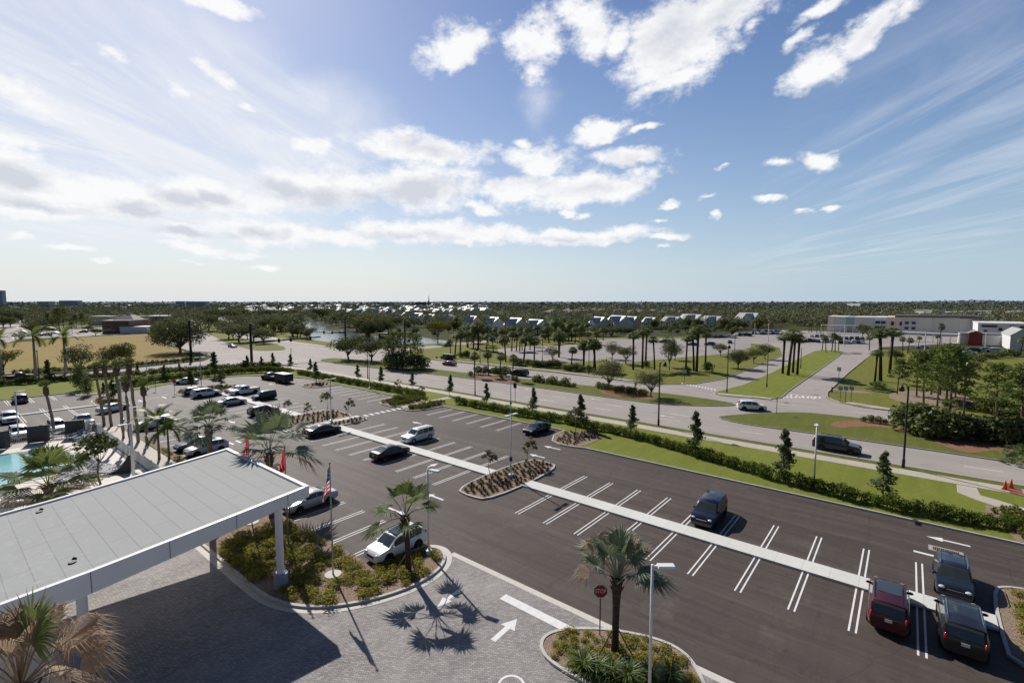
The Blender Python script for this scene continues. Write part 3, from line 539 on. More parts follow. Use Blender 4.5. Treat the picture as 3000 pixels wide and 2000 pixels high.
L_HEDGE = leafmat('hedge leaves', (0.057, 0.090, 0.022), (0.150, 0.202, 0.044), (0.105, 0.142, 0.033), .28)
L_CROT = leafmat('variegated leaves', (0.245, 0.237, 0.036), (0.546, 0.446, 0.071), (0.389, 0.245, 0.071), .35)
L_CROT2 = leafmat('green bed leaves', (0.101, 0.149, 0.024), (0.257, 0.270, 0.047), (0.216, 0.216, 0.041), .3)
L_TUFT = leafmat('dry tuft leaves', (.055, .045, .028), (.12, .09, .06), (.045, .04, .025), .1)
L_FAN = leafmat('silver fan leaves', (0.157, 0.200, 0.143), (0.358, 0.408, 0.308), (0.237, 0.286, 0.200), .2, .4, spec=.3)
L_FAN2 = leafmat('green fan leaves', (0.112, 0.157, 0.060), (0.269, 0.329, 0.134), (0.179, 0.231, 0.098), .3, .4, spec=.3)
L_DEAD = leafmat('dead fronds', (.34, .24, .165), (.66, .53, .41), (.48, .36, .26), .35, .6, (.55, .4, .27))
L_SABAL = leafmat('cabbage palm leaves', (0.089, 0.121, 0.039), (0.211, 0.251, 0.089), (0.146, 0.178, 0.065), .22, .4, spec=.3)
L_FEATH = leafmat('feather leaves', (.06, .11, .018), (.16, .23, .045), (.10, .16, .03), .35, .2, spec=.3)
L_LILY = leafmat('strap leaves', (0.072, 0.120, 0.036), (0.204, 0.288, 0.096), (0.120, 0.192, 0.060), .3, .2, spec=.3)
L_YEL = leafmat('yellow flowers', (.45, .38, .03), (.12, .15, .02), (.3, .3, .03), .3)
def cards(mb, c, r, n, size, R, mi=0, flat=.0, shell=.55, up=.25):
    for _ in range(n):
        while True:
            d = Vector((R.uniform(-1, 1), R.uniform(-1, 1), R.uniform(-1, 1)))
            if .05 < d.length <= 1: break
        k = (shell + (1 - shell) * R.random()) / d.length if R.random() < .8 else 1.0
        p = Vector((c[0] + d.x * k * r[0], c[1] + d.y * k * r[1], c[2] + d.z * k * r[2]))
        nrm = (d * .7 + Vector((R.gauss(0, .6), R.gauss(0, .6), R.gauss(0, .6) + up))).normalized()
        u = nrm.cross(Vector((R.gauss(0, 1), R.gauss(0, 1), R.gauss(0, 1)))).normalized(); w = nrm.cross(u); s = size * R.uniform(.55, 1.35)
        mb.face([p - u * s, p + w * s * .55 - u * .1 * s, p + u * s, p - w * s * .55 + u * .12 * s], mi)
def limb(mb, p0, p1, r0, r1, R, n=6, k=4, bend=.12):
    p0, p1 = Vector(p0), Vector(p1); L = (p1 - p0).length; pts = []
    off = Vector((R.gauss(0, 1), R.gauss(0, 1), 0)) * bend * L
    for i in range(k + 1):
        t = i / k; pts.append(p0.lerp(p1, t) + off * sin(pi * t) * .5 + Vector((R.gauss(0, .01), R.gauss(0, .01), 0)) * L)
    mb.tube(pts, [r0 + (r1 - r0) * i / k for i in range(k + 1)], n)
def tree_root(name, label, cat, trunk, crown, tm, lm, tsm=True):
    t = thing(name, label, cat)
    put('trunk', trunk.mesh('trunk', tm, tsm), t); put('crown', crown.mesh('crown', lm), t); return t
def make_broad(seed, H, Rr, base, n, size, lm, name, label, blobs=13, tr=.22, tm=None, flatten=.66):
    def f():
        R = random.Random(seed); T = MB(); Cn = MB(); tm_ = tm or M_BARK
        limb(T, (0, 0, -.1), (R.gauss(0, .1), R.gauss(0, .1), base), tr, tr * .72, R, 8)
        cz = base + (H - base) * .5
        for i in range(blobs):
            a = i * 2.4 + R.random(); rr = Rr * sqrt((i + .5) / blobs) * .72; bz = cz + R.uniform(-.35, .45) * (H - base) * .62 * (1 - .45 * rr / Rr)
            br = Rr * R.uniform(.34, .52); c = (rr * cos(a), rr * sin(a), bz)
            cards(Cn, c, (br, br, br * flatten), n // blobs, size, R)
            limb(T, (0, 0, base * .85), (c[0] * .85, c[1] * .85, c[2] - .1), tr * .45, tr * .1, R, 5, 3)
        return tree_root(name, label, 'tree', T, Cn, tm_, lm)
    return f
def make_pine(seed, H, lm=None, cn=58):
    def f():
        R = random.Random(seed); T = MB(); Cn = MB(); lean = R.gauss(0, .3)
        T.tube([(0, 0, -.1), (lean * .3, 0, H * .4), (lean, .1, H * .96)], [.17, .13, .04], 7)
        for i in range(26):
            z = H * (.40 + .58 * (i / 26) ** .85); a = i * 2.4; rr = (1.0 - (z / H - .42) * 1.25) * 2.1 * R.uniform(.5, 1.15); rr = max(rr, .25)
            c = (lean * z / H + rr * cos(a), rr * sin(a), z + R.uniform(-.2, .3)); limb(T, (lean * z / H, 0, z - .35), c, .05, .02, R, 4, 2)
            cards(Cn, c, (1.0, 1.0, .6), cn, .22, R, shell=.2)
        return tree_root('pine_tree', 'tall pine tree', 'tree', T, Cn, M_PINEBARK, lm or L_PINE)
    return f
def fan_leaf(mb, base, az, el, pet, R_, n, spread, droop, R, mi=0, pm=None, tw=0.0):
    d0 = Vector((cos(az) * cos(el), sin(az) * cos(el), sin(el))); base = Vector(base)
    sag = max(0, cos(el)) * pet * .16; T = base + d0 * pet - Vector((0, 0, sag)); d = (d0 - Vector((0, 0, .3 * cos(el)))).normalized()
    s = Vector((-sin(az), cos(az), 0)); s = (s * cos(tw) + s.cross(d) * sin(tw)).normalized(); u = s.cross(d).normalized()
    if u.z < 0: u = -u
    if pet > .15:
        mid = base + d0 * pet * .5 + Vector((0, 0, .02 * pet)); mb.tube([base, mid, T], [.035, .028, .018], 3, mi if pm is None else pm, False)
    st_ = 2 * spread / n
    for i in range(n):
        ph = -spread + st_ * (i + .5) + R.gauss(0, st_ * .12); L = R_ * (1 - .22 * (abs(ph) / spread) ** 2) * R.uniform(.88, 1.08)
        q = (d * cos(ph) + s * sin(ph) + u * .18 * abs(sin(ph))).normalized(); wv = q.cross(u).normalized()
        p1 = T + q * L * .55; w = L * .55 * st_ * (.58 if droop < .45 else .4); p2 = T + q * L * .97 + Vector((R.gauss(0, .03) * L, R.gauss(0, .03) * L, -droop * L * R.uniform(.6, 1.4)))
        b = len(mb.v); mb.v += [tuple(T), tuple(p1 + wv * w - u * w * .3), tuple(p1 - wv * w - u * w * .3), tuple(p2), tuple(p1 + u * w * .25)]
        mb.f += [(b, b + 4, b + 1), (b, b + 2, b + 4), (b + 4, b + 3, b + 1), (b + 2, b + 3, b + 4)]; mb.m += [mi] * 4
def make_fanpalm(seed, H, n_up, n_dead, R_, pet, label, tr=.19, lean=(0, 0), lm=None, braces=True, dead_droop=.5, elr=(-.35, 1.45), nseg=26, tm=None, dead_el=(-.75, .15), tip_dead=0, clear=None, extra=()):
    def f():
        R = random.Random(seed); T = MB(); G = MB(); Dd = MB(); zt = H
        pts = [(lean[0] * t * t, lean[1] * t * t, zt * t - (.1 if t == 0 else 0)) for t in (0, .2, .4, .6, .8, .92, 1)]
        T.tube(pts, [tr * 1.1, tr * .95, tr * .92, tr * .98, tr * 1.2, tr * 1.45, tr * .8], 10)
        for i in range(16):
            a = i * 2.4; z = zt * (.82 + .011 * i); T.tube([(lean[0] + tr * cos(a), lean[1] + tr * sin(a), z), (lean[0] + tr * 1.9 * cos(a), lean[1] + tr * 1.9 * sin(a), z + .28)], [.07, .03], 4, 1)
        top = (lean[0], lean[1], zt - .05)
        hit = lambda a, e: clear and e < clear[2] and abs((a - clear[0] + pi) % (2 * pi) - pi) < clear[1]
        for i in range(n_up):
            e = elr[1] + (elr[0] - elr[1]) * (i / max(1, n_up - 1)) ** .8 + R.gauss(0, .07)
            if hit(i * 2.4, e): continue
            fan_leaf(G, top, i * 2.4 + R.gauss(0, .15), e, pet * R.uniform(.85, 1.15), R_ * R.uniform(.85, 1.1), nseg, 1.9, .16 + .12 * R.random(), R, 0)
            if i < tip_dead and not hit(i * 2.4 + .3, .1): fan_leaf(Dd, top, i * 2.4 + .3, e - .15, pet * 1.25, R_ * .75, nseg - 8, 1.2, .35, R, 0)
        for a_, e_, p_, r_ in extra: fan_leaf(G, top, a_, e_, p_, r_, nseg, 1.9, .2, R, 0)
        for i in range(n_dead):
            if hit(i * 2.4 + 1, .1) or hit(i * 2.4 + 1.3, .1) or hit(i * 2.4 + .7, .1): continue
            fan_leaf(Dd, top, i * 2.4 + 1 + R.gauss(0, .2), R.uniform(*dead_el), pet * R.uniform(.8, 1.1), R_ * R.uniform(.7, .95), nseg - 4, 1.5, dead_droop, R, 0, tw=R.gauss(0, .3))
        t = thing('fan_palm', label, 'palm tree'); put('trunk', T.mesh('trunk', [tm or M_PALMTRUNK, M_BOOT], True), t); put('crown', G.mesh('crown', lm or L_FAN), t)
        if n_dead: put('dead_fronds', Dd.mesh('dead_fronds', L_DEAD), t)
        if braces:
            for k in range(3):
                a = k * 2 * pi / 3 + .6; q = MB(); q.tube([(1.1 * cos(a), 1.1 * sin(a), 0), (.2 * cos(a), .2 * sin(a), 1.25)], .05, 4); put('brace', q.mesh('brace', M_BRACE), t)
        return t
    return f
M_BRACE = surf('brace lumber', [((.5, .34, .2), 3, .4, .6, .6)], (.36, .22, .12), .9, .1)
def frond(mb, base, az, el, L, R, n=20, w=.55, droop=1.0, mi=0):
    p = Vector(base); pts = [p.copy()]; e = el; k = 8
    for i in range(k):
        e -= droop * (1.1 / k) * (.5 + i / k); p = p + Vector((cos(az) * cos(e), sin(az) * cos(e), sin(e))) * L / k; pts.append(p.copy())
    mb.tube(pts, [.035 - .003 * i for i in range(k + 1)], 3, mi, False)
    for j in range(n):
        t = .12 + .88 * j / (n - 1); f = t * k; i = min(int(f), k - 1); q = pts[i].lerp(pts[i + 1], f - i); d = (pts[i + 1] - pts[i]).normalized(); s = Vector((-sin(az), cos(az), 0)); u = s.cross(d)
        ln = w * (sin(pi * min(1, t * .9 + .08)) ** .6) * R.uniform(.85, 1.15); bw = L / n * .55
        for sg in (-1, 1):
            tip = q + (s * sg * .85 + d * .55 + u * (.25 if u.z > 0 else -.25)).normalized() * ln - Vector((0, 0, .25 * ln)); mb.face([q - d * bw, q + d * bw, tip], mi)
def make_feather(seed, H, n, L, label, name='feather_palm', trunks=1, tm=None, lm=None, w=.55, tr=.13, shaft=True):
    def f():
        R = random.Random(seed); t = thing(name, label, 'palm tree')
        for k in range(trunks):
            a = k * 2.1; lx, ly = (0, 0) if trunks == 1 else (.75 * cos(a), .75 * sin(a)); h = H * (1 - .13 * k); T = MB(); G = MB()
            T.tube([(lx * .25, ly * .25, -.1), (lx * .6, ly * .6, h * .5), (lx, ly, h)], [tr * 1.35, tr, tr * .75], 8)
            if shaft: T.tube([(lx, ly, h), (lx, ly, h + L * .28)], [tr * .85, tr * .5], 8, 1)
            for i in range(n): frond(G, (lx, ly, h + L * .26), i * 2.4 + R.random() * .4, 1.25 - 1.35 * (i / n) + R.gauss(0, .08), L * R.uniform(.9, 1.1), R, w=w, droop=1.25, n=28)
            put('trunk', T.mesh('trunk', [tm or M_GREYTRUNK, surf('crownshaft', [], (.10, .16, .04), .5)], True), t); put('crown', G.mesh('crown', lm or L_FEATH), t)
        return t
    return f
def make_sabal(seed, H, Rr=1.55, n=30, lm=None, skirt=4):
    def f():
        R = random.Random(seed); T = MB(); G = MB(); lx, ly = R.gauss(0, .25), R.gauss(0, .25)
        T.tube([(0, 0, -.1), (lx * .4, ly * .4, H * .45), (lx, ly, H - Rr * .9)], [.2, .16, .19], 7)
        for i in range(n):
            e = 1.4 - 2.25 * (i / n); fan_leaf(G, (lx, ly, H - Rr), i * 2.4 + R.random() * .3, e, Rr * .6, Rr * .62, 11, 1.9, .3 + .2 * R.random(), R)
        for i in range(skirt): fan_leaf(G, (lx, ly, H - Rr), i * 2.1 + R.random(), -1.0, Rr * .5, Rr * .6, 9, 1.2, .4, R, 1)
        return tree_root('cabbage_palm', 'cabbage palm', 'palm tree', T, G, M_DARKTRUNK, [lm or L_SABAL, L_OLIVE])
    return f
def make_tied(seed, H, bend, label):
    def f():
        R = random.Random(seed); T = MB(); B_ = MB(); G = MB(); pts = []; k = 8
        for i in range(k + 1):
            t = i / k; pts.append((bend[0] * (t ** 1.6) + R.gauss(0, .03), bend[1] * (t ** 1.6), H * .82 * t - (.1 if i == 0 else 0)))
        T.tube(pts, [.2 - .04 * i / k for i in range(k + 1)], 9); x, y, z = pts[-1]
        B_.tube([(x, y, z - .1), (x, y, z + .35), (x, y, z + .9), (x, y, z + 1.25)], [.2, .29, .27, .15], 9)
        for i in range(26):
            a = i * 2.4; zz = z + .04 * i; B_.tube([(x + .24 * cos(a), y + .24 * sin(a), zz), (x + .36 * cos(a), y + .36 * sin(a), zz + .22)], [.07, .02], 4)
        for i in range(12): fan_leaf(G, (x, y, z + 1.0), i * 2.4, 1.5 - .07 * i, .45, .95, 12, .9, .1, R)
        t = thing('transplanted_palm', label, 'palm tree'); put('trunk', T.mesh('trunk', M_TANTRUNK, True), t); put('boots', B_.mesh('boots', M_BOOT), t); put('crown', G.mesh('crown', L_SABAL), t); return t
    return f
def make_sapling(seed, H, w, n, lm=None, name='young_tree', label='slim young evergreen tree', size=.13):
    def f():
        R = random.Random(seed); T = MB(); Cn = MB(); limb(T, (0, 0, -.05), (R.gauss(0, .05), R.gauss(0, .05), H * .9), .045, .012, R, 6)
        for i in range(14):
            t = i / 13; z = H * (.24 + .72 * t); r = w * (1.0 - .8 * t) * R.uniform(.75, 1.1) + .06; a = R.random() * 6.3
            cards(Cn, (r * .35 * cos(a), r * .35 * sin(a), z), (r * .8, r * .8, H * .055), n // 14, size, R, shell=.3); limb(T, (0, 0, z - .2), (r * .7 * cos(a), r * .7 * sin(a), z), .015, .006, R, 4, 2)
        return tree_root(name, label, 'tree', T, Cn, M_BARK, lm or L_HOLLY)
    return f
def make_sparse(seed, H, label):
    def f():
        R = random.Random(seed); T = MB(); Cn = MB(); limb(T, (0, 0, -.05), (0, 0, H * .75), .04, .02, R, 6)
        for i in range(15):
            z = H * R.uniform(.42, .97); a = i * 2.4; r = R.uniform(.25, .85) * (1.25 - z / H) * 1.3 + .1; c = (r * cos(a), r * sin(a), z); limb(T, (0, 0, z - .35), c, .018, .008, R, 4, 2)
            cards(Cn, c, (.3, .3, .24), 26, .115, R, shell=.1)
        return tree_root('magnolia_sapling', label, 'tree', T, Cn, M_BARK, L_MAGN)
    return f
def make_bush(seed, r, h, n, size, lm, name, label, cat='shrub', lobes=5, two=None):
    def f():
        R = random.Random(seed); b = MB()
        for i in range(lobes):
            a = i * 2.4 + R.random(); k = r * .45 * sqrt(i / lobes); cards(b, (k * cos(a), k * sin(a), h * R.uniform(.4, .6)), (r * .68, r * .68, h * .5), n // lobes, size, R, shell=.5, mi=(1 if two and i % 2 else 0))
        return put(name, b.mesh(name, [lm] + ([two] if two else [])), None, label, cat)
    return f
def make_blades(seed, r, h, n, w, lm, name, label, cat, arch=.5):
    def f():
        R = random.Random(seed); b = MB()
        for i in range(n):
            a = R.random() * 6.283; e = R.uniform(.35, 1.45); L = h * R.uniform(.7, 1.15); s = Vector((-sin(a), cos(a), 0)) * w
            p0 = Vector((r * .25 * cos(a) * R.random(), r * .25 * sin(a) * R.random(), 0)); p1 = p0 + Vector((cos(a) * cos(e), sin(a) * cos(e), sin(e))) * L * .6; p2 = p1 + Vector((cos(a) * cos(e - arch * 1.3), sin(a) * cos(e - arch * 1.3), sin(e - arch * 1.3))) * L * .5
            v = len(b.v); b.v += [tuple(p0 - s * .6), tuple(p0 + s * .6), tuple(p1 + s), tuple(p1 - s), tuple(p2)]; b.f += [(v, v + 1, v + 2, v + 3), (v + 3, v + 2, v + 4)]; b.m += [0, 0]
        return put(name, b.mesh(name, lm), None, label, cat)
    return f
def make_palmetto(seed, R_, n, label, lm=None, name='palmetto'):
    def f():
        R = random.Random(seed); b = MB()
        for i in range(n): fan_leaf(b, (R.gauss(0, .12), R.gauss(0, .12), .05), i * 2.4 + R.random(), R.uniform(.25, 1.35), R_ * R.uniform(.7, 1.2), R_ * .75, 16, 1.7, .25, R)
        return put(name, b.mesh(name, lm or L_FAN2), None, label, 'palm shrub')
    return f
L_FOAK = leafmat('hazy oak leaves', (0.150, 0.168, 0.108), (0.270, 0.276, 0.180), (0.204, 0.216, 0.144), .12); L_FOAK2 = leafmat('hazy grey oak leaves', (0.180, 0.186, 0.138), (0.300, 0.294, 0.216), (0.228, 0.228, 0.168), .12); L_FOLV = leafmat('hazy olive leaves', (.15, .135, .075), (.24, .205, .115), (.19, .165, .09), .12)  # paler and greyer than near leaves: distance haze is mixed into the colour
# ---------------------------------------------------------------- vehicles
M_GLASS = surf('tinted car glass', [], (.04, .05, .052), .04, .9)
M_GLASSG = surf('greenish car glass', [], (.05, .075, .07), .05, .7)
M_TYRE = surf('tyre rubber', [], (.018, .018, .019), .8, .2); M_RIM = surf('alloy rim', [], (.5, .5, .5), .3, .5, .8); M_RIMD = surf('dark rim', [], (.12, .12, .125), .35, .5, .8)
M_BLACK = surf('black trim', [], (.014, .014, .015), .5, .3); M_CHROME = surf('chrome trim', [], (.62, .62, .63), .15, .5, 1.0)
M_LAMP = surf('headlamp lens', [], (.62, .64, .66), .08, .7); M_TAIL = surf('tail lamp lens', [], (.42, .012, .012), .12, .6); M_PLATE = surf('licence plate', [], (.7, .7, .66), .5)
def paint(name, c, metal=.35): 
    m, nt, out = new_mat(name); b = bsdf(nt, out, c, .35, .4, metal, .55); return m
PAINT = dict(white=paint('white car paint', (.74, .75, .77), .0), silver=paint('silver car paint', (.42, .44, .48), .6), black=paint('black car paint', (.012, .012, .015), .2), navy=paint('navy car paint', (.007, .012, .036), .3),
             slate=paint('slate blue car paint', (.028, .04, .06), .4), red=paint('dark red car paint', (.075, .006, .013), .35), grey=paint('dark grey car paint', (.04, .045, .055), .45), wine=paint('wine car paint', (.12, .012, .04), .35),
             charc=paint('charcoal car paint', (.022, .024, .03), .4), tan=paint('tan car paint', (.34, .27, .19), .3), plum=paint('plum car paint', (.13, .06, .12), .4), blue=paint('blue car paint', (.03, .08, .25), .3), lgrey=paint('pale grey car paint', (.5, .5, .5), .3))
CARS = dict(
 sedan=dict(L=4.85, W=1.85, H=1.46, rr=.33, wx=(-1.42, 1.4), belt=[(-2.42, .86), (-1.5, .97), (1.2, .93), (2.42, .72)],
   top=[(-2.42, .5), (-2.4, .8), (-2.3, .97), (-1.72, 1.04), (-1.2, 1.27), (-.75, 1.41), (-.2, 1.46), (.3, 1.43), (.55, 1.37), (1.22, 1.0), (1.4, .96), (2.0, .86), (2.25, .76), (2.38, .62), (2.42, .45)],
   side=[(-1.3, -.32), (-.24, .72)], ws=(.52, 1.24), rw=(-1.66, -.88)),
 fast=dict(L=4.9, W=1.88, H=1.44, rr=.34, wx=(-1.42, 1.45), belt=[(-2.45, .9), (-1.5, .98), (1.2, .93), (2.45, .72)],
   top=[(-2.45, .5), (-2.43, .85), (-2.3, 1.03), (-2.0, 1.09), (-1.3, 1.29), (-.6, 1.42), (0, 1.44), (.4, 1.4), (.65, 1.33), (1.3, .99), (1.5, .95), (2.1, .84), (2.3, .74), (2.42, .6), (2.45, .45)],
   side=[(-1.5, -.35), (-.27, .8)], ws=(.6, 1.32), rw=(-1.95, -.8)),
 suv=dict(L=4.6, W=1.88, H=1.68, rr=.37, wx=(-1.36, 1.34), belt=[(-2.3, 1.08), (-1.4, 1.07), (1.1, .99), (2.3, .8)],
   top=[(-2.3, .55), (-2.28, .95), (-2.2, 1.1), (-1.95, 1.45), (-1.75, 1.6), (-1.0, 1.67), (0, 1.68), (.35, 1.62), (.6, 1.53), (1.2, 1.08), (1.4, 1.03), (1.95, .95), (2.15, .84), (2.27, .68), (2.3, .45)],
   side=[(-1.75, -1.15), (-1.08, -.18), (-.1, .78)], ws=(.5, 1.24), rw=(-2.2, -1.85), clad=1),
 bigsuv=dict(L=5.15, W=1.98, H=1.78, rr=.38, wx=(-1.52, 1.5), belt=[(-2.58, 1.1), (-1.4, 1.1), (1.2, 1.05), (2.58, .9)],
   top=[(-2.58, .6), (-2.56, 1.0), (-2.5, 1.15), (-2.3, 1.58), (-2.12, 1.72), (-1.2, 1.78), (.1, 1.77), (.5, 1.7), (.72, 1.6), (1.3, 1.14), (1.5, 1.09), (2.2, 1.02), (2.42, .92), (2.55, .74), (2.58, .5)],
   side=[(-2.1, -1.35), (-1.27, -.3), (-.22, .85)], ws=(.62, 1.34), rw=(-2.5, -2.2), clad=1),
 boxsuv=dict(L=4.7, W=1.84, H=1.74, rr=.37, wx=(-1.42, 1.42), belt=[(-2.35, 1.06), (-1.4, 1.06), (1.1, 1.0), (2.35, .86)],
   top=[(-2.35, .6), (-2.34, 1.0), (-2.3, 1.12), (-2.17, 1.6), (-2.05, 1.7), (-1.0, 1.74), (.1, 1.73), (.42, 1.66), (.6, 1.56), (1.12, 1.1), (1.3, 1.06), (2.0, .99), (2.2, .92), (2.32, .72), (2.35, .5)],
   side=[(-2.08, -1.25), (-1.17, -.3), (-.22, .72)], ws=(.5, 1.14), rw=(-2.32, -2.12), clad=1),
 van=dict(L=4.2, W=1.75, H=1.75, rr=.32, wx=(-1.3, 1.3), belt=[(-2.1, 1.02), (2.1, .84)],
   top=[(-2.1, .55), (-2.09, 1.0), (-2.06, 1.15), (-2.0, 1.62), (-1.9, 1.72), (-.8, 1.75), (.4, 1.72), (.7, 1.64), (.85, 1.55), (1.3, 1.08), (1.42, 1.04), (1.85, .93), (2.0, .82), (2.08, .66), (2.1, .45)],
   side=[(-1.85, -.95), (-.87, .05), (.13, .98)], ws=(.75, 1.32), rw=(-2.07, -1.96)),
 pickup=dict(L=5.6, W=1.98, H=1.85, rr=.4, wx=(-1.75, 1.75), belt=[(-2.8, 1.08), (2.8, 1.04)],
   top=[(-2.8, .7), (-2.79, 1.05), (-2.74, 1.13), (-.62, 1.13), (-.56, 1.3), (-.48, 1.72), (-.3, 1.82), (.3, 1.85), (.62, 1.8), (.8, 1.7), (1.35, 1.2), (1.5, 1.16), (2.4, 1.1), (2.62, 1.0), (2.76, .8), (2.8, .55)],
   side=[(-.4, .22), (.3, .98)], ws=(.74, 1.38), rw=(-.57, -.42), clad=1))
def interp(c, x):
    if x <= c[0][0]: return c[0][1]
    for (x0, y0), (x1, y1) in zip(c, c[1:]):
        if x <= x1: return y0 + (y1 - y0) * (x - x0) / max(1e-9, x1 - x0)
    return c[-1][1]
_cm = {}
def car_meshes(kind):
    if kind in _cm: return _cm[kind]
    K = CARS[kind]; L, W, H = K['L'], K['W'], K['H']; hl = L / 2
    xs = {round(x, 3) for x, _ in K['top']} | {round(v, 3) for s_ in K['side'] for v in s_} | {round(v, 3) for v in K['ws'] + K['rw']}
    xs = sorted(xs); q = []
    for a, c in zip(xs, xs[1:]):
        n = max(1, int((c - a) / .22)); q += [a + (c - a) * i / n for i in range(n)]
    xs = q + [xs[-1]]; rows = []
    for x in xs:
        tz = interp(K['top'], x); B = min(interp(K['belt'], x), tz - .012); e = max(0, (abs(x) - .72 * hl) / (.28 * hl)); w = W / 2 * (1 - .15 * e * e); zb = .2 + .11 * e * e
        zb = min(zb, tz - .15); g = max(0, min(1, (tz - B) / (H - .98)))
        wg = w * (.955 - .17 * g)
        P = [(0, zb), (.88 * w, zb), (.97 * w, zb + .13), (w, zb + .5 * (B - zb)), (.99 * w, B - .07), (.96 * w, B), (.94 * w, B + .035 * g), (wg, tz - .085 * g - .004), (wg * .87, tz - .018 * g - .002), (0, tz + .015)]
        rows.append(P)
    body = MB(); glass = {k: MB() for k in ('windshield', 'rear_window', 'sl', 'sr')}
    nj = 10
    idx = []
    for x, P in zip(xs, rows):
        b0 = len(body.v); body.v += [(x, y, z) for y, z in P] + [(x, -y, z) for y, z in P[1:-1]]; idx.append(b0)
    def vid(i, j, sgn): 
        return idx[i] + j if sgn > 0 or j in (0, nj - 1) else idx[i] + nj + j - 1
    for i in range(len(xs) - 1):
        xm = (xs[i] + xs[i + 1]) / 2
        for j in range(nj - 1):
            for sg in (1, -1):
                q = [vid(i, j, sg), vid(i + 1, j, sg), vid(i + 1, j + 1, sg), vid(i, j + 1, sg)]
                if sg < 0: q = q[::-1]
                tgt = None
                if j == 6 and any(a < xm < c for a, c in K['side']): tgt = 'sl' if sg > 0 else 'sr'
                if j == 8 and K['ws'][0] < xm < K['ws'][1]: tgt = 'windshield'
                if j == 8 and K['rw'][0] < xm < K['rw'][1]: tgt = 'rear_window'
                if tgt: glass[tgt].face([body.v[k] for k in q])
                else: body.f.append(tuple(q)); body.m.append(1 if (j == 0 or (j == 1 and K.get('clad'))) else 0)
    for i, fl in ((0, 1), (len(xs) - 1, 0)):
        r = [vid(i, j, 1) for j in range(nj)] + [vid(i, j, -1) for j in range(nj - 2, 0, -1)]
        body.f.append(tuple(r if fl else r[::-1])); body.m.append(0)
    for wx in K['wx']:
        for sg in (1, -1):
            y = sg * (W / 2 + .006); r = K['rr'] * 1.17; v = [(wx + r * cos(t * pi / 12), y, max(.2, K['rr'] + r * sin(t * pi / 12))) for t in range(-3, 16)]
            body.face(v if sg < 0 else v[::-1], 1)
    # dark door seams
    for xd in [s_[0] - .04 for s_ in K['side'][1:]]:
        for sg in (1, -1):
            y = sg * (W / 2 + .003); v = [(xd - .012, y, .42), (xd + .012, y, .42), (xd + .012, y * .985, .9), (xd - .012, y * .985, .9)]; body.face(v if sg < 0 else v[::-1], 1)
    ty = MB(); r = K['rr']; pr = [(r * .62, -.1), (r * .95, -.11), (r, -.08), (r, .08), (r * .95, .11), (r * .62, .1)]; n = 20
    for k in range(n):
        for (r0, y0), (r1, y1) in zip(pr, pr[1:]):
            a, c = 2 * pi * k / n, 2 * pi * (k + 1) / n
            ty.face([(r0 * cos(a), y0, r0 * sin(a)), (r0 * cos(c), y0, r0 * sin(c)), (r1 * cos(c), y1, r1 * sin(c)), (r1 * cos(a), y1, r1 * sin(a))])
    rim = MB(); rim.tube([(0, -.07, 0), (0, .07, 0)], r * .64, 20, 1)
    for sg in (-1, 1):
        for k in range(5):
            a = 2 * pi * k / 5; c, s = cos(a), sin(a); f = lambda u, v: (u * c - v * s, sg * .085, u * s + v * c); v = [f(.02, -.05), f(r * .62, -.035), f(r * .62, .035), f(.02, .05)]
            rim.face(v if sg < 0 else v[::-1], 0)
        rg = [(r * .6 * cos(t * pi / 10), sg * .08, r * .6 * sin(t * pi / 10)) for t in range(20)]; ro = [(r * .66 * cos(t * pi / 10), sg * .09, r * .66 * sin(t * pi / 10)) for t in range(20)]
        for t in range(20): v = [rg[t], rg[(t + 1) % 20], ro[(t + 1) % 20], ro[t]]; rim.face(v if sg > 0 else v[::-1], 0)
    _cm[kind] = dict(body=body, glass={k: g.mesh(k, M_GLASS, 40) for k, g in glass.items() if g.f}, tyre=ty.mesh('tyre', M_TYRE, 40), rim=rim.mesh('rim', [M_RIM, M_RIMD]), pm={})
    return _cm[kind]
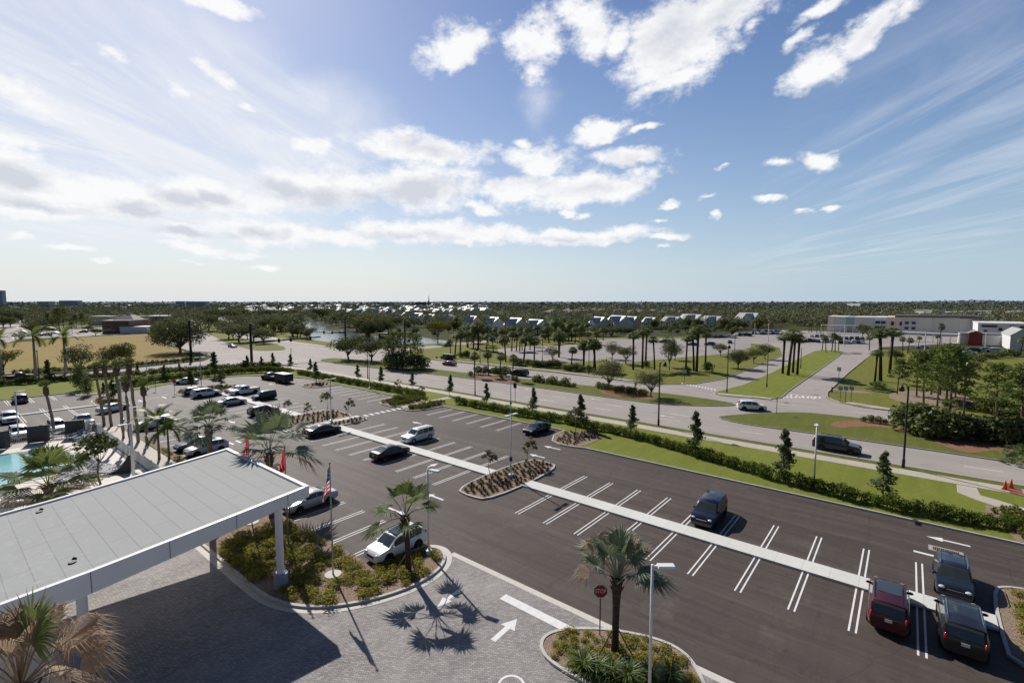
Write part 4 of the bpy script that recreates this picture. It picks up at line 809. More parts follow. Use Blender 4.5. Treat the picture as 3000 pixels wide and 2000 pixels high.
def car(kind, color, x, y, rz, label, cat='car', group=None, name='parked_car', rails=False, sunroof=False, cover=False, tail=True, plate=True, two=None):
    K = CARS[kind]; C = car_meshes(kind); hl, W = K['L'] / 2, K['W']; t = thing(name, label, cat, (x, y, .0), rz, group)
    key = (color, two)
    if key not in C['pm']: C['pm'][key] = C['body'].mesh('car_body', [PAINT[color], PAINT[two] if two else M_BLACK], 38)
    body = put('body', C['pm'][key], t)
    for k, g in C['glass'].items(): put({'sl': 'side_window', 'sr': 'side_window'}.get(k, k), g, t)
    for wx in K['wx']:
        for sg in (1, -1):
            w = put('wheel', C['tyre'], t, loc=(wx, sg * (W / 2 - .085), K['rr'])); put('rim', C['rim'], w)
    hz_ = interp(K['top'], hl - .28) - .13; tz = interp(K['belt'], -hl) - .1
    for sg in (1, -1):
        b = MB(); b.ell((hl - .2, sg * W * .335, hz_), (.2, .2, .085), 10, 6, 0, -sg * .45); put('headlight', b.mesh('headlight', M_LAMP, True), t)
        b = MB(); b.ell((-hl + .1, sg * W * .385, tz), (.13, .15, .075), 10, 6) if kind in ('sedan', 'fast') else b.ell((-hl + .1, sg * W * .40, tz + .02), (.125, .085, .2), 10, 6); put('taillight', b.mesh('taillight', M_TAIL, True), t)
        b = MB(); xm = K['ws'][1] - .32; b.ell((xm, sg * (W / 2 + .04), interp(K['belt'], xm) + .07), (.09, .16, .085), 8, 5); put('mirror', b.mesh('mirror', PAINT[color], True), t)
    b = MB(); b.box((hl - .035, 0, .62 * hz_ + .16), (.07, W * .42, .2)); put('grille', b.mesh('grille', M_BLACK), t)
    b = MB(); b.box((hl + .002, 0, hz_ * .62 + .28), (.02, W * .44, .03)); put('grille_trim', b.mesh('grille_trim', M_CHROME), t)
    if plate: b = MB(); b.box((-hl - .0, 0, tz - .1 if kind in ('sedan', 'fast') else tz - .12), (.04, .34, .17)); put('licence_plate', b.mesh('licence_plate', M_PLATE), t)
    if rails:
        for sg in (1, -1):
            b = MB(); y_ = sg * W * .355; b.tube([(-hl * .72, y_, K['H'] - .07), (-hl * .66, y_, K['H'] + .04), (.2, y_, K['H'] + .045), (.42, y_, K['H'] - .04)], .025, 5); put('roof_rail', b.mesh('roof_rail', M_CHROME if rails == 2 else M_BLACK), t)
    if sunroof: b = MB(); b.box((-.35, 0, K['H'] + .012), (1.5, W * .56, .02)); put('sunroof', b.mesh('sunroof', M_GLASS), t)
    if cover: b = MB(); b.box((-1.66, 0, 1.16), (2.0, W * .9, .06)); b.box((-.75, 0, 1.4), (.06, W * .78, .5), 0, 0, .9); put('bed_cover', b.mesh('bed_cover', M_BLACK), t)
    return t
def far_car_mesh(kind, color):
    C = car_meshes(kind); K = CARS[kind]; b = MB(); b.v = list(C['body'].v); b.f = list(C['body'].f); b.m = list(C['body'].m)
    for g in C['glass'].values():
        for p in g.polygons: b.face([g.vertices[i].co for i in p.vertices], 2)
    for wx in K['wx']:
        for sg in (1, -1): b.tube([(wx, sg * (K['W'] / 2 - .2), K['rr']), (wx, sg * (K['W'] / 2 + .02), K['rr'])], K['rr'], 10, 1)
    return b.mesh('far_car', [PAINT[color], M_BLACK, M_GLASS], 38)
# ---------------------------------------------------------------- cars in place
PI = pi; B0 = -1.5
car('bigsuv', 'red', 36.1, .05, 0.02, 'dark red SUV seen from behind, nose over the white ribbon walk', 'car', rails=1, sunroof=True)
car('bigsuv', 'black', 36.2, -3.2, 0.0, 'black SUV seen from behind with glowing red tail lamps, beside the right planting bed', 'car', rails=2)
car('suv', 'slate', 42.3, -3.15, PI, 'slate blue SUV with silver roof rails parked nose to nose with the black SUV', 'car', rails=2)
car('bigsuv', 'navy', 42.6, 12.55, PI + .04, 'navy blue SUV alone in the near row with its shadow over the stall lines', 'car')
car('suv', 'white', 21.75, 29.0, PI, 'white crossover with black panorama roof behind the fan palm in the corner bed', 'car', rails=1, sunroof=True)
car('sedan', 'lgrey', 21.9, 42.0, PI, 'silver sedan parked just behind the tip of the white canopy roof', 'car')
car('fast', 'black', 35.4, 48.0, 0, 'black sedan with chrome window line nosed up to the ribbon walk, near the flag', 'car')
car('boxsuv', 'white', 42.1, 50.9, PI, 'old white boxy SUV with silver lower body, across the ribbon walk from the black sedan', 'car', rails=1, two='silver')
car('fast', 'navy', 55.7, 40.75, PI, 'dark blue sedan parked against the grass at the end of the stalls', 'car')
car('fast', 'black', 35.6, 63.8, 0, 'glossy black fastback sedan beside the brown planted island', 'car')
car('suv', 'lgrey', 21.8, 66.9, PI, 'pale grey crossover below the fan palm behind the canopy', 'car', rails=1, sunroof=True)
car('fast', 'grey', 21.9, 70.4, PI, 'dark grey sedan half hidden by the feather palms', 'car')
car('boxsuv', 'white', 21.4, 86.6, PI, 'white SUV behind the tall bare palm trunks by the pool fence', 'car')
car('pickup', 'white', 41.3, 104.1, PI, 'white pickup truck with a black bed cover', 'pickup truck', name='pickup_truck', cover=True)
car('van', 'charc', 41.4, 95.4, PI, 'charcoal boxy compact van in the second row', 'van', name='compact_van')
car('sedan', 'silver', 35.4, 95.0, 0, 'silver sedan opposite the charcoal van', 'car')
car('bigsuv', 'white', 35.5, 107.4, 0, 'white long SUV at the end of the far row', 'car', rails=1)
car('suv', 'charc', 34.9, 111.2, 0, 'dark SUV mostly hidden behind the white long SUV', 'car')
car('sedan', 'red', 41.3, 107.2, PI, 'red car showing behind the white pickup', 'car')
car('suv', 'red', 35.6, 82.6, 0, 'red SUV showing only its pale roof behind the palm fronds', 'car')
car('sedan', 'white', 38.2, 127.6, 2.6, 'white and red sedan beyond the far stop sign', 'car', two='red')
car('pickup', 'black', 53.0, 118.2, PI / 2 + .12, 'black pickup truck hitched to the dark trailer', 'pickup truck', name='pickup_truck')
car('suv', 'plum', 11.3, 128.2, PI / 2, 'plum coloured SUV seen from behind against the left lawn', 'car')
car('suv', 'silver', 8.2, 108.4, -PI / 2, 'silver SUV facing the viewer beside the left light pole', 'car')
car('van', 'white', 5.0, 108.6, -PI / 2, 'white van next to the silver SUV at the left edge of the photo', 'van', name='parked_van')
car('pickup', 'white', 5.3, 117.4, PI / 2, 'white pickup truck behind the white van at the left edge', 'pickup truck', name='pickup_truck')
car('suv', 'silver', 8.0, 94.9, -PI / 2, 'silver car behind the white picket fence and the left grey cabana panel', 'car')
car('boxsuv', 'white', 11.9, 95.0, -PI / 2, 'white SUV behind the picket fence between the two grey cabana panels', 'car', rails=1)
car('pickup', 'white', 15.0, 96.0, PI / 2, 'white pickup truck behind the right grey cabana panel', 'pickup truck', name='pickup_truck')
car('sedan', 'white', 20.4, 105.2, .55, 'white sedan driving past the bare palm trunks', 'car', name='moving_car')
car('bigsuv', 'grey', 72.6, 6.2, -PI / 2, 'dark grey SUV driving on the near lane of the boulevard', 'car', name='moving_car', rails=1)
car('suv', 'white', 91.0, 20.4, -PI / 2 + .45, 'white crossover turning through the gap between the medians', 'car', name='moving_car')
car('sedan', 'wine', 98.6, 104.3, PI / 2, 'dark pink sedan driving on the far lanes of the boulevard', 'car', name='moving_car')
car('bigsuv', 'black', 96.3, 76.2, PI / 2, 'black SUV behind the median palms on the far lanes', 'car', name='moving_car')
car('bigsuv', 'charc', 95.3, 83.0, PI / 2, 'charcoal SUV ahead of the black SUV behind the median palms', 'car', name='moving_car')
car('sedan', 'grey', 81.4, 214.6, -PI / 2 + .1, 'grey sedan driving toward the intersection on the curving boulevard', 'car', name='moving_car')
car('sedan', 'tan', 140.5, 150.2, 0, 'tan car on the side street by the lake', 'car', name='moving_car')
car('pickup', 'red', 14.6, 165.6, 0.0, 'dark red pickup truck on the side street at the left edge', 'pickup truck', name='pickup_truck')
# trailer behind the black pickup
t = thing('utility_trailer', 'black enclosed trailer with a white roof behind the black pickup', 'trailer', (53.3, 112.2, 0), PI / 2 + .05)
b = MB(); b.box((0, 0, 1.25), (4.6, 2.1, 1.7)); put('cargo_box', b.mesh('cargo_box', surf('trailer side', [((.05, .05, .06), 3, .5, .7, .7)], (.014, .014, .016), .35, .5)), t)
b = MB(); b.box((0, 0, 2.13), (4.66, 2.16, .07)); put('roof', b.mesh('roof', PAINT['white']), t)
for x in (-.5, .5):
    for s in (1, -1): b = MB(); b.tube([(x, s * .95, .34), (x, s * 1.14, .34)], .34, 12); put('wheel', b.mesh('wheel', M_TYRE), t)
b = MB(); b.box((2.8, 0, .5), (1.2, .12, .1)); put('hitch', b.mesh('hitch', M_BLACK), t)
# distant parked cars
_fc = {}
cols = ['white', 'silver', 'black', 'navy', 'slate', 'grey', 'white', 'charc', 'lgrey', 'blue', 'white', 'red']
R = random.Random(5)
GRPT = 'cars parked in front of the school'
def far_car(x, y, rz, label, group, col=None, kind=None):
    kind = kind or R.choice(['sedan', 'sedan', 'suv', 'bigsuv']); col = col or R.choice(cols)
    if (kind, col) not in _fc: _fc[(kind, col)] = far_car_mesh(kind, col)
    return put('distant_car', _fc[(kind, col)], None, label, 'car', group, loc=(x, y, .01), rz=rz)
for zz, x0, x1, y, n in ((zJ, 960, 1290, 790, 6), (zJ, 1280, 1500, 800, 4), (zJ, 1640, 1960, 815, 6), (zJ, 1560, 1960, 760, 6), (zJ, 40, 250, 700, 5), (zJ, 300, 720, 675, 8), (zJ, 320, 700, 640, 7), (zJ, 1200, 1600, 715, 6), (zI, 1890, 2160, 545, 6)):
    for k in range(n):
        p = zz.g(x0 + (x1 - x0) * (k + R.uniform(-.12, .12)) / max(1, n - 1), y + R.uniform(-4, 4)); far_car(p[0], p[1], R.choice([0, PI]) + .1, 'parked car in the crowded lot in front of the school', GRPT)
for zz, x, y, kind, col, lab in ((zI, 1365, 605, 'bigsuv', 'black', 'black van parked behind the tall palms in the shop parking'), (zI, 1685, 635, 'sedan', 'blue', 'blue car behind the twin tall palms'), (zI, 1880, 635, 'suv', 'blue', 'blue SUV behind the skirted palm'), (zI, 2110, 608, 'sedan', 'slate', 'slate car alone near the curve of the entrance road'),
      (zK, 1710, 735, 'sedan', 'white', 'white sedan in front in the lot beside the red gable building'), (zK, 1740, 712, 'bigsuv', 'black', 'black SUV beside the red gable building'), (zK, 1890, 705, 'suv', 'silver', 'silver SUV parked near the lamp by the red gable building'), (zK, 1990, 710, 'suv', 'white', 'white SUV at the right end of the row by the red gable building'),
      (zK, 1190, 670, 'sedan', 'silver', 'silver car in front of the covered walkway'), (zF, 180, 528, 'pickup', 'white', 'white truck on the highway at the left'), (zF, 325, 398, 'sedan', 'grey', 'grey car far down the highway'), (zF, 385, 378, 'sedan', 'white', 'white car farthest down the highway')):
    p = zz.g(x, y); far_car(p[0], p[1], 1.2 if zz is zF else R.choice([.3, 1.6]), lab, None, col, kind)
for x, y in ((690, 475), (560, 520), (480, 525), (960, 488), (1360, 480), (1420, 480), (1500, 478), (1250, 430), (1700, 470), (640, 495), (1650, 370), (1750, 360), (1950, 330)):
    p = zF.g(x, y); far_car(p[0], p[1], R.uniform(0, 3), 'car parked around the plaza beyond the dry field', 'cars around the plaza')
# ---------------------------------------------------------------- hotel canopy
M_WHITE = surf('white painted metal', [((.76, .745, .77), .6, .4, .7, .5)], (.88, .865, .885), .45, .4)
M_LPOLE = surf('white pole paint', [], (.72, .73, .74), .4, .4); M_DPOLE = surf('dark bronze pole', [], (.022, .019, .019), .45, .4); M_STEEL = surf('galvanised steel', [], (.4, .4, .4), .4, .5, .6)
M_SIGNB = surf('blue sign face', [], (.02, .04, .14), .4); M_DGREY = surf('grey stucco panel', [((.05, .055, .058), 3, .4, .7, .6)], (.075, .08, .083), .8, .2)
def roof_mat():
    m, nt, out = new_mat('roof membrane'); p = pos(nt)
    br = N(nt, 'ShaderNodeTexBrick', i_Scale=1.0, offset=.42, offset_frequency=2); mp = N(nt, 'ShaderNodeMapping'); mp.inputs['Rotation'].default_value = (0, 0, pi / 2); mp.inputs['Location'].default_value = (0, .2, 0); nt.links.new(p, mp.inputs[0]); nt.links.new(mp.outputs[0], br.inputs['Vector'])
    br.inputs['Brick Width'].default_value = 5.2; br.inputs['Row Height'].default_value = 1.0; br.inputs['Mortar Size'].default_value = .03; br.inputs['Mortar Smooth'].default_value = .6
    br.inputs['Color1'].default_value = (.395, .405, .398, 1); br.inputs['Color2'].default_value = (.38, .39, .383, 1); br.inputs['Mortar'].default_value = (.28, .285, .28, 1)
    f = noise(nt, p, .8, 5, .65, .4, .7); col = mix(nt, math_(nt, 'MULTIPLY', f, .25), br.outputs[0], (.335, .342, .336))
    w = N(nt, 'ShaderNodeTexNoise', i_Scale=1.4, i_Detail=4, i_Distortion=1.5); nt.links.new(p, w.inputs['Vector']); wr = N(nt, 'ShaderNodeMapRange', i_1=.52, i_2=.72); nt.links.new(w.outputs[0], wr.inputs[0])
    sx = N(nt, 'ShaderNodeSeparateXYZ'); nt.links.new(p, sx.inputs[0]); near = N(nt, 'ShaderNodeMapRange', i_1=7.5, i_2=4.5); nt.links.new(sx.outputs[0], near.inputs[0])
    col = mix(nt, math_(nt, 'MULTIPLY', math_(nt, 'MULTIPLY', wr.outputs[0], near.outputs[0]), .5), col, (.5, .5, .5))
    bsdf(nt, out, col, .8, .12); return m
def ztop(a): return 5.62 + .078 * (a - 4.6) + .0012 * max(0, a - 8) ** 2 if a > 4.6 else 5.62 + .05 * (a - 4.6)
def zbot(a): return ztop(a) - (1.16 - .43 * max(0, min(1, (a - 3) / 12.8)))
b0_, b1_, aR, aL = 30.4, 43.7, 15.85, -9.0
t = thing('entrance_canopy', 'white entrance canopy with grey membrane roof standing on round white columns over the paved drive', 'canopy', (0, 0, 0))
A_ = [aL + (aR - aL) * i / 24 for i in range(25)]
r = MB(); tr_ = MB(); fa = MB(); so_ = MB(); fj = MB()
for a, c in zip(A_, A_[1:]):
    r.face([(a, b0_ + .25, ztop(a) - .1), (c, b0_ + .25, ztop(c) - .1), (c, b1_ - .25, ztop(c) - .1), (a, b1_ - .25, ztop(a) - .1)])
    so_.face([(a, b0_ + .02, zbot(a) + .03), (a, b1_ - .02, zbot(a) + .03), (c, b1_ - .02, zbot(c) + .03), (c, b0_ + .02, zbot(c) + .03)])
    for y0, y1, s in ((b0_, b0_ + .26, 1), (b1_ - .26, b1_, 1)):
        tr_.face([(a, y0, ztop(a)), (c, y0, ztop(c)), (c, y1, ztop(c)), (a, y1, ztop(a))])
    for y in (b0_ + .26, b1_ - .26): tr_.face([(a, y, ztop(a) - .12), (c, y, ztop(c) - .12), (c, y, ztop(c)), (a, y, ztop(a))])
    fa.face([(a, b0_, zbot(a)), (c, b0_, zbot(c)), (c, b0_, ztop(c)), (a, b0_, ztop(a))]); fa.face([(c, b1_, zbot(c)), (a, b1_, zbot(a)), (a, b1_, ztop(a)), (c, b1_, ztop(c))])
tr_.face([(aR - .26, b0_, ztop(aR) + .002), (aR, b0_, ztop(aR) + .002), (aR, b1_, ztop(aR) + .002), (aR - .26, b1_, ztop(aR) + .002)]); tr_.face([(aR - .26, b1_, ztop(aR) - .12), (aR - .26, b0_, ztop(aR) - .12), (aR - .26, b0_, ztop(aR)), (aR - .26, b1_, ztop(aR))])
fa.face([(aR, b0_, zbot(aR)), (aR, b1_, zbot(aR)), (aR, b1_, ztop(aR)), (aR, b0_, ztop(aR))])
for j in (-3.0, .8, 4.6, 7.9, 11.3, 14.4): fj.box((j, b0_ - .004, (ztop(j) + zbot(j)) / 2), (.035, .012, ztop(j) - zbot(j) - .02))  # thin dark strips mark the joints between fascia panels
put('roof_membrane', r.mesh('roof_membrane', roof_mat()), t); put('roof_edge', tr_.mesh('roof_edge', surf('bright edge metal', [], (.82, .81, .83), .4)), t); f_ = put('fascia', fa.mesh('fascia', M_WHITE), t); put('fascia_joint', fj.mesh('fascia_joint', surf('dark joint', [], (.2, .2, .21), .8)), f_); put('soffit', so_.mesh('soffit', M_WHITE), t)
for x, y in ((14.1, 31.15), (4.35, 31.45), (14.1, 42.9), (4.35, 42.9), (-6, 31.4), (-6, 42.9)):
    b = MB(); b.tube([(x, y, 1.0), (x, y, zbot(x) + .1)], .23, 20); c_ = put('column', b.mesh('column', M_WHITE, 40), t)
    b = MB(); b.tube([(x, y, 0), (x, y, 1.02), (x, y, 1.03)], [.43, .43, .40], 24); put('column_base', b.mesh('column_base', surf('blue grey column base', [((.25, .28, .34), 1.5, .4, .7, .6)], (.33, .36, .42), .6), 40), c_)
for x, y in ((4.15, 42.1), (4.25, 32.5)):
    b = MB(); b.tube([(x, y, ztop(x) - .12), (x, y, ztop(x) - .04)], .17, 14); b.tube([(x + .1, y + .28, ztop(x) - .1), (x + .16, y + .34, ztop(x) - .03)], .1, 8); put('roof_drain', b.mesh('roof_drain', M_BLACK), t)
# ---------------------------------------------------------------- flags
def cloth(name, c):
    m, nt, out = new_mat(name); d = N(nt, 'ShaderNodeBsdfDiffuse'); d.inputs[0].default_value = c4(c); t_ = N(nt, 'ShaderNodeBsdfTranslucent'); t_.inputs[0].default_value = c4(c); x = N(nt, 'ShaderNodeMixShader', i_0=.45)
    nt.links.new(d.outputs[0], x.inputs[1]); nt.links.new(t_.outputs[0], x.inputs[2]); nt.links.new(x.outputs[0], out.inputs[0]); return m
M_FRED, M_FWHT, M_FBLU = cloth('flag red', (.62, .02, .035)), cloth('flag white', (.8, .8, .8)), cloth('flag blue', (.015, .025, .11))
def flag_mesh(kind, h=1.75, fly=2.6):
    nu, nv = 26, 13; b = MB(); dx, dy = -.632, .775; P = []
    for i in range(nu + 1):
        u = i / nu; row = []
        for j in range(nv + 1):
            v = j / nv; out_ = .62 * (1 - exp(-2.2 * u)) * (.45 + .55 * v) + .05; fold = .10 * sin(9 * u + 2.2 * v) * min(1, u * 3); z = -h * v - fly * .52 * u ** 1.1 * (1 - .35 * v); row.append((dx * out_ - dy * fold, dy * out_ + dx * fold, z))
        P.append(row)
    for i in range(nu):
        for j in range(nv):
            u = (i + .5) / nu
            if kind == 'us': m = 2 if (u < .42 and j < 7) else j % 2
            elif kind == 'ca': m = 0 if (u < .25 or u > .75 or (.38 < u < .62 and 3 < j < 10)) else 1
            else: m = 1 if (.35 < u < .6 and 4 < j < 9 and (i + j) % 3 == 0) else 0
            b.face([P[i][j], P[i + 1][j], P[i + 1][j + 1], P[i][j + 1]], m)
    if kind == 'us':
        for i in range(1, 11, 2):
            for j in range(1, 7, 2):
                p = Vector(P[i][j]); q = [p + Vector((.632 * 0 - .775 * 0, 0, 0)) + Vector(((-.632) * a * .045, .775 * a * .045, c * .045)) + Vector((-.02, -.02, 0)) for a, c in ((-1, 0), (0, -1), (1, 0), (0, 1))]; b.face(q, 1)
    return b.mesh('flag', [M_FRED, M_FWHT, M_FBLU], True)
for (x, y), kind, lab in (((17.0, 29.75), 'us', 'tall flagpole with a limp striped red white and blue flag, nearest to the viewer'), ((17.05, 36.2), 'rd', 'flagpole with a plain red flag, half hidden behind the canopy corner'), ((16.9, 42.3), 'ca', 'flagpole with a red and white maple flag, farthest of the row behind the canopy')):
    t = thing('flagpole', lab, 'flagpole', (x, y, .1)); H_ = 7.75
    b = MB(); b.tube([(0, 0, 0), (0, 0, H_)], [.065, .035], 8); put('pole', b.mesh('pole', M_STEEL, True), t)
    b = MB(); b.ell((0, 0, H_ + .07), (.08, .08, .08), 10, 6); put('finial', b.mesh('finial', surf('gold ball', [], (.7, .45, .12), .25, .5, .9), True), t)
    b = MB(); b.tube([(0, 0, -.05), (0, 0, .06)], .55, 20); put('base', b.mesh('base', M_CONC), t)
    put('flag', flag_mesh(kind), t, loc=(0, 0, H_ - .15))
    b = MB(); b.box((.05, 0, 1.3), (.03, .03, .2)); b.tube([(.06, 0, 1.2), (.04, 0, H_ - .1)], .008, 3); put('halyard', b.mesh('halyard', M_WHITE), t)
# ---------------------------------------------------------------- lot light poles
def lot_light(x, y, H_, heads, label, z0=.1, blue=False, r=.085, group=None):
    t = thing('light_pole', label, 'light pole', (x, y, z0), 0, group)
    b = MB(); b.tube([(0, 0, .3), (0, 0, H_)], [r, r * .8], 8); put('pole', b.mesh('pole', M_LPOLE, True), t)
    b = MB(); b.tube([(0, 0, -.05), (0, 0, .32), (0, 0, .36)], [.24, .24, .12], 12); put('pole_base', b.mesh('pole_base', M_LPOLE, 40), t)
    for a in heads:
        b = MB(); c, s = cos(a), sin(a); b.box((c * .62, s * .62, H_ - .06), (.82, .34, .11), a, 0, .9); b.box((c * .14, s * .14, H_ - .07), (.3, .09, .07), a); put('lamp_head', b.mesh('lamp_head', M_LPOLE), t)
    if blue: b = MB(); b.tube([(0, 0, 1.75), (0, 0, 2.2)], .16, 10); put('pole_band', b.mesh('pole_band', M_SIGNB), t)
AR = -.885
lot_light(39.15, 32.1, 6.8, (0, pi), 'white twin headed light pole in the middle of the brown planted island', blue=True)
lot_light(61.2, 50.2, 6.75, (pi,), 'white light pole on the grass strip behind the hedge, dark band at its foot', blue=True)
lot_light(40.0, 69.1, 6.75, (0, pi), 'white twin headed light pole at the walk across the second island')
lot_light(56.0, 6.5, 6.6, (pi,), 'white light pole in the hedge across from the navy SUV')
lot_light(20.6, 8.5, 6.7, (AR,), 'white light pole right behind the stop sign palm, nearest to the viewer')
lot_light(23.0, 26.75, 6.5, (-1.35, ), 'white light pole at the tip of the corner bed beside the white crossover')
lot_light(60.6, 88.9, 6.7, (pi,), 'white light pole on the grass across from the charcoal van')
lot_light(38.6, 119.5, 6.7, (0, pi), 'white light pole behind the far row of cars', z0=0, blue=True)
lot_light(30.4, 125.6, 6.0, (AR,), 'white light pole by the left lawn with one arm to the right')
lot_light(19.6, 95.4, 6.2, (pi,), 'thin white light pole among the bare palm trunks', z0=.0)
lot_light(12.9, 60.0, 6.6, (pi, ), 'stout white light pole on the pool deck beside the curved grey screen', z0=.03, r=.15)
lot_light(7.8, 93.2, 6.7, (0,), 'white light pole at the left behind the picket fence', z0=0)
# ---------------------------------------------------------------- stop signs and small signs
M_SRED = surf('sign red', [], (.22, .012, .016), .45, .4); M_SWHT = surf('sign white', [], (.72, .68, .66), .5); M_SGREY = surf('sign back grey', [], (.35, .36, .37), .5, .4, .4)
def text_mesh(txt, size):
    cu = bpy.data.curves.new('lettering', 'FONT'); cu.body = txt; cu.size = size; cu.align_x = 'CENTER'; cu.align_y = 'CENTER'; cu.extrude = .002
    o = bpy.data.objects.new('tmp', cu); COL.objects.link(o); me = bpy.data.meshes.new_from_object(o); bpy.data.objects.remove(o); me.materials.clear(); me.materials.append(M_SWHT); return me
ME_STOP = text_mesh('STOP', .3)
def stop_sign(x, y, face, H_, label, z0=.1, w=.76):
    t = thing('stop_sign', label, 'stop sign', (x, y, z0), face)      # face: direction the front looks to
    b = MB(); b.tube([(0, 0, -.05), (0, 0, H_)], .035, 8); put('post', b.mesh('post', M_DPOLE), t)
    b = MB(); R_ = w / 2 / cos(pi / 8); zc = H_ - w / 2
    for rr, x0, x1, mi in ((R_, .045, .065, 1), (R_ * .93, .065, .070, 0)):
        o8 = [(rr * sin(pi / 8 + k * pi / 4), rr * cos(pi / 8 + k * pi / 4)) for k in range(8)]
        b.face([(x1, -u, zc + v) for u, v in o8], mi); b.face([(x0, u, zc + v) for u, v in o8], 2)
    put('sign_face', b.mesh('sign_face', [M_SRED, M_SWHT, M_SGREY]), t)
    l = put('lettering', ME_STOP, t, loc=(.076, 0, zc)); l.rotation_euler = (pi / 2, 0, pi / 2); l.scale = (.82, 1.15, 1)
    return t
stop_sign(23.2, 12.55, pi + .62, 3.0, 'red octagonal stop sign on a black post beside the fan palm, nearest to the viewer')
p = zA.on_a(1999, 18.4); stop_sign(p[0], p[1], pi + 1.1, 2.75, 'red stop sign behind the far edge of the canopy roof')
stop_sign(32.3, 115, pi + .9, 3.0, 'red stop sign at the tip of the far planted island')
stop_sign(31.0, 122.5, .6, 2.8, 'red stop sign seen near the white and red sedan', z0=0)
def post_sign(x, y, H_, w, h, rz, label, mat, z0=0.0, cat='sign', name='road_sign', pm=None):
    t = thing(name, label, cat, (x, y, z0), rz); b = MB(); b.tube([(0, 0, -.1), (0, 0, H_)], .045, 6); put('post', b.mesh('post', pm or M_DPOLE), t)
    b = MB(); b.box((.05, 0, H_ - h / 2), (.03, w, h)); put('sign_face', b.mesh('sign_face', mat), t); return t
p = zH.g(1800, 1290); post_sign(p[0], p[1], 3.6, .75, .95, pi, 'black sign panel seen from behind on a post at the kerb of the boulevard', M_BLACK, .1)
for xx, lab in ((238, 'leftmost of three small blue signs on posts at the entrance corner'), (300, 'middle of three small blue signs on posts at the entrance corner'), (365, 'rightmost of three small blue signs on posts at the entrance corner')):
    p = zK.g(xx, 1285); post_sign(p[0], p[1], 3.0, .7, .75, pi, lab, surf('pale blue sign', [], (.16, .26, .42), .5))
p = zK.g(222, 1060); post_sign(p[0], p[1], 3.6, .9, .9, pi - .4, 'grey sign on a post at the right edge of the entrance road', M_SGREY)
p = zL.g(457, 165); post_sign(p[0], p[1], 2.8, .5, .5, pi / 2, 'thin sign post on the tip of the near median', M_SGREY, .1)
p = zI.g(1025, 1195); post_sign(p[0], p[1], 2.2, .45, .6, pi, 'small sign on a post in the red mulch of the far median', M_SGREY, .1)
p = zI.g(1585, 1090); post_sign(p[0], p[1], 3.6, .9, .9, pi, 'pale sign under the palms at the entrance road', surf('pale green sign', [], (.3, .36, .25), .5))
t = thing('fire_hydrant', 'dark red hydrant post at the entrance corner', 'hydrant', (*zK.g(145, 1170), 0)); b = MB(); b.tube([(0, 0, 0), (0, 0, .9), (0, 0, 1.15)], [.16, .15, .05], 10); put('barrel', b.mesh('barrel', M_SRED), t); b = MB(); b.tube([(-.25, 0, .7), (.25, 0, .7)], .08, 8); put('nozzle', b.mesh('nozzle', M_SRED), t)
for (xx, yy), lab in (((2205, 748), 'orange traffic cone on the left, by the kerb ramp'), ((2250, 737), 'orange traffic cone on the right, by the kerb ramp')):
    t = thing('traffic_cone', lab, 'traffic cone', (*zL.g(xx, yy), .12)); b = MB(); b.tube([(0, 0, .03), (0, 0, .9)], [.2, .05], 12); put('cone_body', b.mesh('cone_body', surf('cone orange', [], (.62, .08, .03), .5), True), t); b = MB(); b.box((0, 0, .02), (.5, .5, .04)); put('cone_base', b.mesh('cone_base', surf('cone base orange', [], (.35, .06, .03), .6)), t)
p = zE.g(1998, 305); t = put('leaning_post', None, None, 'white post leaning over the right shrub bed', 'post', loc=(p[0], p[1], .1)); b = MB(); b.tube([(0, 0, 0), (.6, -1.15, 1.1)], .05, 6); put('post', b.mesh('post', M_LPOLE), t)
# ---------------------------------------------------------------- street lamps and signal masts
def street_lamp(x, y, H_, ang, label, r=.12, mat=None, arm=.75, z0=.1, group=None):
    t = thing('street_lamp', label, 'street lamp', (x, y, z0), 0, group); c, s = cos(ang or 0), sin(ang or 0)
    b = MB(); b.tube([(0, 0, -.05), (0, 0, .9), (0, 0, .95), (0, 0, H_)], [r * 1.35, r * 1.35, r, r * .72], 10); put('pole', b.mesh('pole', mat or M_DPOLE, 40), t)
    if arm:
        b = MB(); b.tube([(0, 0, H_ - .5), (c * .3, s * .3, H_ + .25), (c * arm * .8, s * arm * .8, H_ + .35), (c * arm, s * arm, H_ + .05)], .04, 6); put('arm', b.mesh('arm', mat or M_DPOLE, True), t)
        b = MB(); b.tube([(c * arm, s * arm, H_ + .1), (c * arm, s * arm, H_ - .1), (c * arm, s * arm, H_ - .5), (c * arm, s * arm, H_ - .62)], [.06, .2, .3, .1], 12); put('lamp', b.mesh('lamp', mat or M_DPOLE, True), t)
    else:
        b = MB(); b.ell((0, 0, H_ + .15), (.2, .2, .28), 10, 6); put('lamp', b.mesh('lamp', M_SWHT, True), t)
    return t
LFT, RGT = atan2(.775, -.632), atan2(-.775, .632)
street_lamp(69.5, -.4, 9.3, LFT, 'dark street lamp with a hanging lantern on its left, nearest one at the right')
street_lamp(70.0, 28.5, 9.6, RGT, 'dark street lamp with a hanging lantern on its right, behind the row of saplings')
